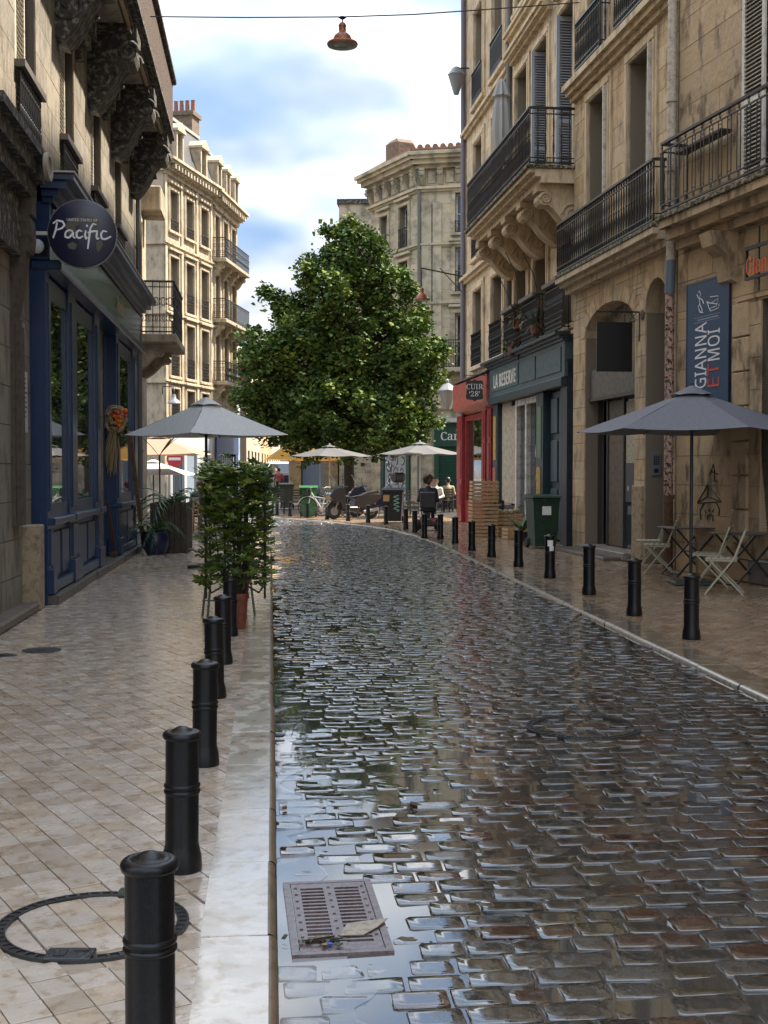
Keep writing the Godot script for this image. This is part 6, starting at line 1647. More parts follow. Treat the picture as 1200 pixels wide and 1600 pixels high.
func build_right_terrace() -> void:
	var cloth := M("slate grey canvas", lin(0.17, 0.17, 0.19), 0.7, noise_tex("canvas", 0.03, [[0.0, 0.82], [1.0, 1.0]], 4), 1.0, noise_tex("wrinkle", 0.008, [], 3, true, 5.0), 0.35)
	var pole := M("dark green pole", lin(0.035, 0.05, 0.05), 0.4)
	var p := gnd(1079, 912)
	var t := thing("cafe_parasol", "dark grey octagonal parasol over the folding cafe tables", "parasol", p)
	parasol(t, 6, 1.62, 2.17, 2.76, 0.30, cloth, pole)
	var beige := M("sage beige paint", lin(0.36, 0.34, 0.25), 0.45)
	var brown := M("dark brown paint", lin(0.06, 0.045, 0.035), 0.5)
	var c0 := thing("folding_chair", "sage folding bistro chair, front one of the pair beside the bollards", "chair", turned(gnd(1132, 927), -108), "pale folding chairs")
	folding_chair(c0, beige)
	copy(c0, turned(gnd(1112, 916), -112), "sage folding bistro chair, rear one of the pair beside the bollards", "pale folding chairs")
	copy(c0, turned(gnd(1030, 897), -105), "sage folding bistro chair near the arched pillar, facing the table", "pale folding chairs")
	copy(c0, turned(gnd(1018, 888), -98), "sage folding bistro chair half hidden against the arched pillar", "pale folding chairs")
	var b0 := thing("folding_chair", "dark brown folding chair behind the tables, beside the graffiti", "chair", turned(gnd(1148, 884), 5), "brown folding chairs")
	folding_chair(b0, brown)
	copy(b0, turned(gnd(1180, 888), 8), "dark brown folding chair behind the tables, beside the blue door", "brown folding chairs")
	var t0 := thing("folding_table", "dark slatted folding table under the parasol by the drainpipe", "table", turned(gnd(1078, 898), 100), "folding tables")
	folding_table(t0, 0.7, 0.8, M("worn table slat", lin(0.09, 0.075, 0.06), 0.4), M("black table leg", lin(0.012, 0.012, 0.012), 0.5))
	copy(t0, turned(gnd(1165, 915), 102), "dark slatted folding table in front of the blue door", "folding tables")
	# wheelie bin, crates, chalkboard outside the teal shop
	var bin := thing("wheelie_bin", "dark green wheelie bin with white label outside the teal shop", "bin", turned(gnd(847, 856), 10))
	wheelie(bin, 0.60, 0.66, 1.12, M("bottle green plastic", lin(0.010, 0.045, 0.024), 0.4, stone_tex, 1.0), true)
	var pine := M("raw pine", lin(0.58, 0.43, 0.25), 0.7, noise_tex("pinegrain", 0.02, [[0.0, Color(0.75, 0.62, 0.5)], [1, Color(1, 1, 1)]], 4), 1.2)
	var base := gnd(756, 838)
	var cr := thing("wooden_crate", "pine slatted crate, lowest of the tall stack by red shop", "crate", turned(base, 8), "crates stacked by the red shop")
	crate(cr, 0.66, 0.27, 0.42, pine)
	for k in range(1, 5):
		copy(cr, turned(base + Vector3(rng.randf_range(-0.02, 0.02), 0.275 * k, rng.randf_range(-0.02, 0.02)), 8 + rng.randf_range(-3, 3)), ["", "pine slatted crate, second from the bottom of the tall stack", "pine slatted crate, middle of the tall stack", "pine slatted crate, second from the top of the tall stack", "pine slatted crate, topmost of the tall stack"][k], "crates stacked by the red shop")
	var m1 := copy(cr, turned(gnd(795, 838) + Vector3(0, 0.28, -0.3), 12), "pine crate of melons raised on another crate", "fruit crates")
	copy(cr, turned(gnd(795, 838) + Vector3(0, 0, -0.3), 10), "empty pine crate under the melon crate", "fruit crates")
	copy(cr, turned(gnd(800, 841) + Vector3(0.12, 0, 0.15), 14), "low pine crate of green herbs by the bin", "fruit crates")
	var mel := M("melon skin", lin(0.42, 0.34, 0.2), 0.7, stone_tex, 3.0)
	for k in 4:
		var mp := m1.transform * Vector3(-0.2 + 0.14 * k, 0.3 if k < 3 else 0.34, 0.03 * (k % 2))
		var me := thing("melon", "ripe pale melon in the raised crate", "melon", mp, "melons in the crate")
		part(me, "fruit", MB.new().ball(Vector3.ZERO, Vector3(0.085, 0.08, 0.085), 14, 8), mel)
		part(me, "stem", MB.new().tube([Vector3(0, 0.075, 0), Vector3(0.01, 0.1, 0)], 0.006, 5), M("dark bark"))
	var wr := RandomNumberGenerator.new()
	wr.seed = 5
	var herb := thing("herb_bunch", "bunch of long green leaves standing beside the green bin", "plant", gnd(816, 846))
	part(herb, "pot", MB.new().lathe([Vector2(0.1, 0), Vector2(0.13, 0.22), Vector2(0.12, 0.22), Vector2(0.0, 0.2)], 12), M("dark pot", lin(0.03, 0.03, 0.035), 0.5))
	for k in 26:
		var a := wr.randf() * TAU; var l := wr.randf_range(0.35, 0.75)
		part(herb, "leaf", blade(Vector3(0, 0.2, 0), Vector3(cos(a), 0, sin(a)), l, 0.03, wr.randf_range(0.2, 0.7)), M("blade green", lin(0.05, 0.11, 0.025), 0.45))
	var ch := thing("chalkboard", "black chalkboard with handwritten white lines leaning on the crates", "chalkboard", Transform3D(Basis(Vector3.UP, deg_to_rad(6)) * Basis(Vector3.RIGHT, -0.12), gnd(770, 836) + Vector3(0.05, 0, 0.12)))
	part(ch, "board", MB.new().cbox(-0.23, 0.23, 0.0, 0.86, -0.02, 0.0, 0.006), M("chalkboard black", lin(0.014, 0.014, 0.017), 0.6))
	part(ch, "frame", MB.new().box(-0.245, -0.23, 0, 0.87, -0.025, 0.008).box(0.23, 0.245, 0, 0.87, -0.025, 0.008).box(-0.23, 0.23, 0.86, 0.875, -0.025, 0.008), iron)
	var rows := ["O Super", "Cidre", "COURGES", "Salade", "ABRICOTS", "1.80"]
	for k in rows.size(): letters(ch, rows[k], 0.105, Transform3D(Basis(), Vector3(0, 0.77 - k * 0.125, 0.003)), M("chalk", lin(0.5, 0.5, 0.5), 0.9), "Droid Sans", 0.002)
	# plants on the window rails over the shops
	for e in [[808, 498, 30.6, 26, "dry trailing climber over the iron rail above teal shop"], [836, 505, 29.0, 22, "reddish dry climber on the window rail above teal shop"], [800, 540, 31.0, 24, "green tufted plant hanging through the iron rail"]]:
		var c := far(e[0], e[1], e[2])
		var pl := thing("rail_plant", e[4], "plant", c)
		part(pl, "pot", MB.new().lathe([Vector2(0.09, -0.25), Vector2(0.12, -0.05), Vector2(0, -0.06)], 10), M("terracotta"))
		for k in e[3]:
			var a := wr.randf() * TAU; var l := wr.randf_range(0.3, 0.8)
			part(pl, "leaf", blade(Vector3(wr.randfn(0, 0.15), -0.1 + wr.randfn(0, 0.1), wr.randfn(0, 0.06)), Vector3(cos(a), 0, sin(a)), l, 0.035, wr.randf_range(0.2, 1.4)), [M("dry leaf", lin(0.14, 0.10, 0.04), 0.7), M("blade green"), M("red dry leaf", lin(0.09, 0.04, 0.03), 0.7)][(k + int(e[3])) % 3])
		part(pl, "stem", MB.new().tube([Vector3(0, -0.1, 0), Vector3(0.1, 0.5, 0), Vector3(-0.05, 1.1, 0.1), Vector3(-0.3, 1.6, 0.1)], 0.01, 4), M("dark bark"))

func blade(o: Vector3, d: Vector3, l: float, w: float, droop: float) -> MB:
	var b := MB.new()
	var side := d.cross(Vector3.UP).normalized() * w
	var prev := o; var pw := 0.3
	for k in 4:
		var q := (k + 1) / 4.0
		var p := o + d * l * q * 0.7 + Vector3.UP * l * (q * 0.9 - droop * q * q)
		var nw: float = [1.0, 0.95, 0.6, 0.04][k]
		b.quad(prev - side * pw, prev + side * pw, p + side * nw, p - side * nw)
		prev = p; pw = nw
	return b

func crate(t: Node3D, w: float, h: float, d: float, mat: Material) -> void:
	for s in [-1.0, 1.0]:
		for k in 3:
			part(t, "side_slat", MB.new().cbox(-w / 2, w / 2, 0.01 + k * h / 3, 0.01 + k * h / 3 + h / 3 - 0.028, s * d / 2 - 0.006, s * d / 2 + 0.006, 0.002), mat)
			part(t, "end_slat", MB.new().cbox(s * (w / 2 - 0.012) - 0.007, s * (w / 2 - 0.012) + 0.007, 0.01 + k * h / 3, 0.01 + k * h / 3 + h / 3 - 0.028, -d / 2 + 0.012, d / 2 - 0.012, 0.002), mat)
		for e in [-1.0, 1.0]: part(t, "corner_post", MB.new().box(s * (w / 2 - 0.035) - 0.016, s * (w / 2 - 0.035) + 0.016, 0.0, h - 0.005, e * (d / 2 - 0.025) - 0.016, e * (d / 2 - 0.025) + 0.016), mat)
	for k in 4: part(t, "floor_slat", MB.new().box(-w / 2 + 0.02, w / 2 - 0.02, 0.012, 0.02, -d / 2 + 0.02 + k * d / 4, -d / 2 + k * d / 4 + d / 4 - 0.01), mat)

func wheelie(t: Node3D, w: float, d: float, h: float, mat: Material, label: bool) -> void:
	part(t, "body", MB.new().obox(Transform3D(Basis(Vector3.RIGHT, PI), Vector3(0, h * 0.47, 0)), Vector3(w * 0.94, h * 0.86, d * 0.92), 0.80), mat)
	part(t, "rim", MB.new().cbox(-w / 2, w / 2, h * 0.875, h * 0.93, -d / 2, d / 2, 0.015), mat)
	part(t, "lid", MB.new().prism([Vector2(-d / 2 - 0.02, h * 0.935), Vector2(d / 2 + 0.03, h * 0.935), Vector2(d / 2, h * 0.965), Vector2(-0.1, h), Vector2(-d / 2 + 0.03, h * 0.985)], Transform3D(Basis(Vector3(0, 0, 1), Vector3.UP, Vector3(-1, 0, 0)), Vector3(w / 2 + 0.01, 0, 0)), w + 0.02), mat)
	part(t, "handle", MB.new().tube([Vector3(-w * 0.4, h * 0.92, -d / 2 - 0.03), Vector3(w * 0.4, h * 0.92, -d / 2 - 0.03)], 0.018, 8), mat)
	for s in [-1.0, 1.0]:
		part(t, "wheel", MB.new().lathe([Vector2(0.0, -0.03), Vector2(0.1, -0.03), Vector2(0.1, 0.03), Vector2(0.0, 0.03)], 16, Vector3.ZERO, true), M("rubber", lin(0.012, 0.012, 0.012), 0.7), Transform3D(Basis(Vector3.BACK, PI / 2), Vector3(s * w * 0.42, 0.1, -d * 0.38)))
	if label: part(t, "label", MB.new().box(-0.09, 0.1, h * 0.62, h * 0.78, d * 0.435, d * 0.452), M("white card"))

# ---------------------------------------------------------------- left terrace
func build_left_terrace() -> void:
	var r := RandomNumberGenerator.new()
	r.seed = 31
	var grey := M("mid grey canvas", lin(0.62, 0.60, 0.56), 0.5, texs.get("canvas", noise_tex("canvas", 0.03, [[0.0, 0.82], [1.0, 1.0]], 4)), 1.0, noise_tex("wrinkle", 0.008, [], 3, true, 5.0), 0.5)
	var pole := M("black pole", lin(0.012, 0.012, 0.013), 0.4)
	var p := gnd(323, 886)
	var t := thing("terrace_parasol", "mid grey square parasol with rain-wet canopy over the hedge", "parasol", p)
	parasol(t, 4, 1.37, 2.2, 2.78, deg_to_rad(92), grey, pole)
	# hedge trough on trellis
	var leaf := M("glossy hedge leaf", lin(0.10, 0.155, 0.035), 0.42, null, 1, null, 0, {"backlight_enabled": true, "backlight": lin(0.10, 0.17, 0.015), "cull_mode": BaseMaterial3D.CULL_DISABLED})
	var tints := [Color(1, 1, 1), Color(0.7, 0.75, 0.7), Color(1.25, 1.2, 0.9), Color(0.85, 0.95, 0.8), Color(0.55, 0.6, 0.55), Color(1.7, 1.45, 0.9), Color(2.0, 1.5, 0.8)]
	var ms := []
	for k in 5: ms.append(hedge_tuft(r))
	var cz := 12.7
	var specs := [[368, cz, 0.70, 1.56, "bushy laurel hedge on a black trellis in terracotta pot", true], [372, cz + 1.6, 0.74, 1.60, "second laurel hedge screen close behind the potted one", false]]
	for s in specs:
		var o := far(s[0], 985, s[1]); o.y = 0
		var h := thing("hedge_screen", s[4], "hedge", o)
		var w: float = s[2]
		var spots := []
		for k in 460:
			var q := Vector3(r.randf_range(-w / 2, w / 2), r.randf_range(0.42, s[3]), r.randfn(0, 0.13))
			if r.randf() < 0.30 and q.y < 1.0: continue
			if absf(q.x) > w * 0.38 and r.randf() < 0.2: q.x *= 1.12
			spots.append(q)
		for k in 60: spots.append(Vector3(r.randf_range(-w / 2, w / 2), s[3] + r.randfn(0, 0.05), r.randfn(0, 0.12)))
		foliage(h, "foliage", ms, leaf, spots, tints, r)
		var tr := M("black trellis", lin(0.02, 0.018, 0.016), 0.6)
		for x in [-w * 0.43, -w * 0.15, w * 0.15, w * 0.43]: part(h, "trellis_post", MB.new().tube([Vector3(x, 0.3, 0), Vector3(x, s[3] - 0.05, 0)], 0.012, 5), tr)
		for y in [0.62, 1.0, s[3] - 0.1]: part(h, "trellis_rail", MB.new().tube([Vector3(-w * 0.46, y, 0), Vector3(w * 0.46, y, 0)], 0.009, 5), tr)
		for k in 9:
			var x := r.randf_range(-w * 0.35, w * 0.35)
			part(h, "stem", MB.new().tube([Vector3(x * 0.2 + 0.03, 0.3, 0), Vector3(x * 0.7, 0.6, r.randfn(0, 0.05)), Vector3(x, 1.3, r.randfn(0, 0.06))], [0.012, 0.009, 0.005], 5), M("dark bark"))
		var pot := MB.new().lathe([Vector2(0.0, 0.0), Vector2(0.065, 0.0), Vector2(0.088, 0.30), Vector2(0.1, 0.30), Vector2(0.1, 0.355), Vector2(0.086, 0.355), Vector2(0.08, 0.32), Vector2(0.0, 0.32)], 24, Vector3(0.04, 0, 0))
		part(h, "pot", pot, M("terracotta pot", lin(0.20, 0.062, 0.035), 0.6, stone_tex, 2.5))
		for q in [[-w * 0.43, -0.1], [w * 0.43, 0.0]]:
			part(h, "hoop", MB.new().tube([Vector3(q[0], 0.45, 0), Vector3(q[0] * 0.8, 0.36, 0), Vector3(q[0] * 0.45, 0.42, 0), Vector3(q[0] * 0.2, 0.36, 0)], 0.012, 5), tr)
	var fl := thing("red_flowers", "red flowering plant rising behind the hedge top", "plant", far(366, 742, 15.6) * Vector3(1, 0, 1))
	part(fl, "pot", MB.new().lathe([Vector2(0.1, 0), Vector2(0.14, 0.3), Vector2(0, 0.3)], 12), M("terracotta pot"))
	part(fl, "stem", MB.new().tube([Vector3(0, 0.3, 0), Vector3(0.02, 1.5, 0)], 0.01, 5), M("dark bark"))
	for k in 22: part(fl, "flower", MB.new().ball(Vector3(r.randfn(0, 0.11), 1.55 + r.randfn(0, 0.04), r.randfn(0, 0.08)), Vector3.ONE * 0.03, 6, 4), M("red petal", lin(0.42, 0.02, 0.02), 0.6))
	# sage stool legs and stand behind the pot
	var st := thing("sage_stool", "sage green metal stool half hidden behind the potted hedge", "stool", far(356, 980, 13.6) * Vector3(1, 0, 1))
	var sage := M("sage green metal", lin(0.12, 0.16, 0.11), 0.45)
	for q in [[-0.3, -0.16], [-0.2, 0.16], [0.2, 0.16], [0.28, -0.16]]: part(st, "leg", MB.new().tube([Vector3(q[0], 0, q[1]), Vector3(q[0] * 0.75, 0.62, q[1] * 0.7)], 0.014, 6), sage)
	part(st, "seat", MB.new().cbox(-0.24, 0.24, 0.62, 0.645, -0.16, 0.16, 0.008), sage)
	part(st, "stretcher", MB.new().bar(Vector3(-0.26, 0.2, 0.14), Vector3(0.24, 0.2, 0.14), 0.015, 0.015), sage)
	# palms in pots by the shop end
	var palm_m := M("palm frond", lin(0.04, 0.085, 0.02), 0.4, null, 1, null, 0, {"backlight_enabled": true, "backlight": lin(0.05, 0.08, 0.01), "cull_mode": BaseMaterial3D.CULL_DISABLED})
	var pl := thing("blue_pot_palm", "dark feathery palm in a glazed navy pot by the shop corner", "potted palm", gnd(243, 866))
	part(pl, "pot", MB.new().lathe([Vector2(0.0, 0), Vector2(0.17, 0), Vector2(0.27, 0.18), Vector2(0.28, 0.32), Vector2(0.24, 0.42), Vector2(0.26, 0.45), Vector2(0.22, 0.45), Vector2(0.0, 0.4)], 24), M("navy glaze", lin(0.01, 0.014, 0.05), 0.15))
	palm(pl, r, 17, 0.45, 0.75, palm_m, 1.1)
	pl = thing("planter_palm", "bushy palm in a tall weathered timber planter on the terrace", "potted palm", gnd(268, 862))
	var timber := M("weathered timber", lin(0.075, 0.06, 0.045), 0.8, stone_tex, 1.5, grain_n, 0.8)
	for k in 6: part(pl, "plank", MB.new().cbox(-0.36 + k * 0.12, -0.245 + k * 0.12, 0, 0.98 + r.randf_range(-0.03, 0.02), 0.3, 0.33, 0.006), timber)
	for k in 6: part(pl, "plank", MB.new().cbox(0.33, 0.36, 0, 0.98 + r.randf_range(-0.03, 0.02), 0.18 - k * 0.11, 0.285 - k * 0.11, 0.006), timber)
	part(pl, "soil", MB.new().box(-0.35, 0.33, 0.0, 0.9, -0.38, 0.295), M("dark soil", lin(0.02, 0.015, 0.012), 0.9))
	palm(pl, r, 22, 0.92, 0.85, palm_m, 0.9)
	pl = thing("slender_palm", "slender upright palm with one bright fan of fronds", "potted palm", far(248, 870, 25.2) * Vector3(1, 0, 1))
	part(pl, "pot", MB.new().lathe([Vector2(0.0, 0), Vector2(0.2, 0), Vector2(0.24, 0.5), Vector2(0.0, 0.48)], 18), M("dark pot"))
	part(pl, "stem", MB.new().tube([Vector3(0, 0.45, 0), Vector3(0.03, 1.2, 0), Vector3(0.02, 1.9, 0)], [0.02, 0.016, 0.012], 6), M("dark bark"))
	for k in 15:
		var a := deg_to_rad(100 - 15 * k + 15)
		part(pl, "frond", blade(Vector3(0.02, 1.9, 0), Vector3(cos(a) * 1.1, 0, 0.15 * sin(k * 2.0)).normalized(), 0.62, 0.022, 0.25 if k % 2 else 0.12), M("bright frond", lin(0.14, 0.19, 0.04), 0.4))
	# the straw wreath and the leaning timber pole at the shop door
	var wp := FL1 * Vector3(7.05, 0, 0.12)
	var c := far(181, 662, -wp.z - 0.1)
	var w := thing("straw_wreath", "hanging straw bundle with orange flowers on the navy shopfront", "wreath", c)
	var straw := M("dry straw", lin(0.34, 0.25, 0.14), 0.8)
	for k in 150:
		var a := r.randf() * TAU; var rr := r.randf_range(0.05, 0.2)
		var q := Vector3(cos(a) * rr, 0.08 + sin(a) * rr * 1.25, r.randfn(0, 0.04))
		var q2 := Vector3(cos(a + 0.9) * rr, 0.08 + sin(a + 0.9) * rr * 1.25, 0.03 + r.randfn(0, 0.05))
		part(w, "straw", MB.new().tube([q, (q + q2) / 2 * 1.1, q2], 0.014, 4), straw)
	for k in 70:
		var x := r.randfn(-0.06, 0.06)
		part(w, "straw", MB.new().tube([Vector3(x * 0.5, -0.12, r.randfn(0, 0.03)), Vector3(x, -0.4, r.randfn(0, 0.05)), Vector3(x * 1.7 - 0.03, -0.62 - r.randf() * 0.3, r.randfn(0, 0.04))], 0.010, 3), straw)
	for k in 20: part(w, "flower", MB.new().ball(Vector3(0.10 + r.randfn(0, 0.05), 0.13 + r.randfn(0, 0.07), 0.08 + r.randfn(0, 0.02)), Vector3.ONE * r.randf_range(0.03, 0.048), 7, 5), M("orange petal", lin(0.62, 0.14, 0.01), 0.6) if k % 4 else M("red petal"))
	for k in 14: part(w, "dark_grass", MB.new().tube([Vector3(0.05, -0.1, 0.05), Vector3(0.1 + r.randfn(0, 0.04), -0.3 - r.randf() * 0.15, 0.05)], 0.006, 3), M("dark grass", lin(0.03, 0.035, 0.02), 0.8))
	var po := thing("timber_pole", "weathered timber pole leaning against the navy shop door", "pole", Transform3D())
	var foot := FL1 * Vector3(9.6, 0.1, 0.2); var head := FL1 * Vector3(7.45, 2.3, 0.16)
	part(po, "pole", MB.new().bar(foot, head, 0.075, 0.05, Vector3.FORWARD), M("grey-brown timber", lin(0.22, 0.15, 0.09), 0.75, stone_tex, 1.5))
	part(po, "hook", MB.new().bar(foot.lerp(head, 0.2), foot.lerp(head, 0.2) + Vector3(-0.2, -0.05, 0), 0.05, 0.02), M("rusty cast iron"))
	var po2 := thing("thin_timber", "thin dark red timber leaning in the shop doorway", "pole", Transform3D())
	part(po2, "pole", MB.new().bar(gnd(181, 868, 0.12), far(167, 782, 21.5), 0.05, 0.03, Vector3.FORWARD), M("dark red timber", lin(0.07, 0.03, 0.02), 0.7))
	part(po2, "wedge", MB.new().obox(Transform3D(Basis(), gnd(178, 866, 0.16)), Vector3(0.1, 0.08, 0.1)), M("dark red timber"))
	# pale wooden chairs and tables of the terrace
	var oak := M("honey wood", lin(0.40, 0.20, 0.075), 0.5)
	var c0 := thing("wooden_chair", "honey wooden slat-back chair nearest the timber planter", "chair", turned(gnd(301, 822), 100), "wooden terrace chairs")
	wood_chair(c0, oak)
	copy(c0, turned(gnd(318, 832), 80), "honey wooden slat-back chair just behind the hedge", "wooden terrace chairs")
	copy(c0, turned(gnd(312, 815), 180), "honey wooden slat-back chair facing away beyond the others", "wooden terrace chairs")
	copy(c0, turned(gnd(345, 818), -80), "honey wooden slat-back chair on the street side of the table", "wooden terrace chairs")
	var tb := thing("terrace_table", "small white-topped terrace table among the wooden chairs", "table", gnd(330, 826), "terrace tables")
	part(tb, "top", MB.new().cbox(-0.5, 0.5, 0.72, 0.75, -0.35, 0.35, 0.01), M("white table top", lin(0.6, 0.6, 0.58), 0.3))
	part(tb, "leg", MB.new().tube([Vector3(0, 0.02, 0), Vector3(0, 0.72, 0)], 0.03, 8), iron)
	part(tb, "foot", MB.new().cbox(-0.25, 0.25, 0.0, 0.02, -0.25, 0.25, 0.005), iron)
	copy(tb, turned(gnd(372, 812)), "white-topped terrace table hidden behind the hedge leaves", "terrace tables")
	# tan parasol and white one farther on
	var tan := thing("tan_parasol", "tan square parasol by the far grey shop", "parasol", far(250, 800, 40.0) * Vector3(1, 0, 1))
	parasol(tan, 4, 2.0, 2.15, 2.75, deg_to_rad(48), M("tan canvas", lin(0.3, 0.17, 0.11), 0.8), pole)
	var wh := thing("white_parasol", "low white parasol under the tan one", "parasol", far(240, 800, 42.0) * Vector3(1, 0, 1))
	parasol(wh, 4, 1.7, 1.5, 1.95, deg_to_rad(48), M("white canvas", lin(0.45, 0.43, 0.4), 0.8), pole)
	no_entry(far(273, 717, 46.0), "red no-entry sign on a post beyond the palms")
	no_entry(far(409, 732, 95.0), "distant red no-entry sign in the far street")
	# bracket lamp on the mansard house flank
	var bl := thing("bracket_lamp", "grey bell lamp on a wall bracket of the mansard house", "street lamp", far(272, 627, 55.0))
	part(bl, "shade", MB.new().lathe([Vector2(0.3, -0.1), Vector2(0.26, 0.0), Vector2(0.1, 0.12), Vector2(0.07, 0.3), Vector2(0, 0.32)], 16), M("lantern zinc"))
	part(bl, "arm", MB.new().tube([Vector3(0, 0.3, 0), Vector3(0, 0.62, 0), Vector3(-0.5, 0.66, 0), Vector3(-0.5, 0.3, 0)], 0.03, 6), iron)
	# a guest with dark red hair seated at the terrace
	person("seated person with auburn hair and dark jacket at the far terrace", far(312, 790, 33.0) * Vector3(1, 0, 1), 20.0, "sit", M("dark jacket", lin(0.03, 0.025, 0.025), 0.8), M("dark trousers", lin(0.02, 0.02, 0.025), 0.8), M("auburn hair", lin(0.09, 0.03, 0.015), 0.6))

func hedge_tuft(r: RandomNumberGenerator) -> ArrayMesh:
	var b := MB.new()
	for k in 7:
		var a := TAU * k / 7 + r.randf() * 0.5
		var d := Vector3(cos(a), r.randf_range(0.1, 0.9), sin(a)).normalized()
		var x := d.cross(Vector3.UP).normalized()
		var n := x.cross(d)
		var l := r.randf_range(0.065, 0.10); var w := l * 0.27
		var o := d * 0.008
		var m := o + d * l * 0.5; var tip := o + d * l - n * l * 0.12
		b.tri(o, m + x * w + n * w * 0.3, m); b.tri(o, m, m - x * w + n * w * 0.3)
		b.tri(m, m + x * w + n * w * 0.3, tip); b.tri(m, tip, m - x * w + n * w * 0.3)
	return b.mesh()

func palm(t: Node3D, r: RandomNumberGenerator, n: int, y: float, l: float, mat: Material, droop: float) -> void:
	for k in n:
		var a := TAU * k / n + r.randf()
		var d := Vector3(cos(a), 0, sin(a))
		var len := l * r.randf_range(0.7, 1.15)
		var m := MB.new()
		var pts := []
		var up := r.randf_range(0.35, 1.25)
		for j in 9:
			var q := j / 8.0
			pts.append(Vector3(0, y, 0) + d * len * q * 0.9 + Vector3.UP * len * (up * q - droop * q * q))
		m.tube(pts, 0.007, 4)
		for j in range(1, 9):
			for s in [-1.0, 1.0]:
				var sd: Vector3 = d.cross(Vector3.UP) * s
				var e: Vector3 = pts[j] + sd * len * 0.24 * (1.1 - j / 10.0) + (pts[j] - pts[j - 1]) * 1.2 - Vector3.UP * 0.05
				var q0: Vector3 = pts[j]; var q1: Vector3 = pts[j].lerp(pts[j - 1], 0.45)
				m.tri(q0, q1, e)
		part(t, "frond", m, mat)

func wood_chair(t: Node3D, mat: Material) -> void:
	for q in [[-0.2, 0.2, 0.46], [0.2, 0.2, 0.46], [-0.2, -0.2, 0.92], [0.2, -0.2, 0.92]]: part(t, "leg", MB.new().tube([Vector3(q[0] * 1.08, 0, q[1] * 1.08), Vector3(q[0], q[2], q[1])], 0.019, 6), mat)
	part(t, "seat", MB.new().cbox(-0.23, 0.23, 0.44, 0.475, -0.22, 0.23, 0.01), mat)
	for k in 4: part(t, "back_slat", MB.new().cbox(-0.2, 0.2, 0.56 + k * 0.1, 0.61 + k * 0.1, -0.212, -0.192, 0.004), mat)
	for y in [0.18, 0.28]:
		part(t, "stretcher", MB.new().bar(Vector3(-0.21, y, 0.2), Vector3(0.21, y, 0.2), 0.018, 0.018).bar(Vector3(-0.21, y, -0.2), Vector3(-0.21, y, 0.2), 0.018, 0.018).bar(Vector3(0.21, y, -0.2), Vector3(0.21, y, 0.2), 0.018, 0.018), mat)

func no_entry(p: Vector3, label: String) -> void:
	var t := thing("no_entry_sign", label, "road sign", p * Vector3(1, 0, 1))
	part(t, "post", MB.new().tube([Vector3(0, 0, -0.04), Vector3(0, p.y + 0.3, -0.04)], 0.03, 8), M("grey pole"))
	part(t, "disc", MB.new().lathe([Vector2(0, 0), Vector2(0.3, 0), Vector2(0.3, 0.02), Vector2(0, 0.02)], 24, Vector3.ZERO, true), M("sign red", lin(0.45, 0.02, 0.03), 0.4), Transform3D(Basis(Vector3.RIGHT, PI / 2), Vector3(0, p.y, 0)))
	part(t, "bar", MB.new().box(-0.22, 0.22, p.y - 0.05, p.y + 0.05, 0.02, 0.026), ink_white())

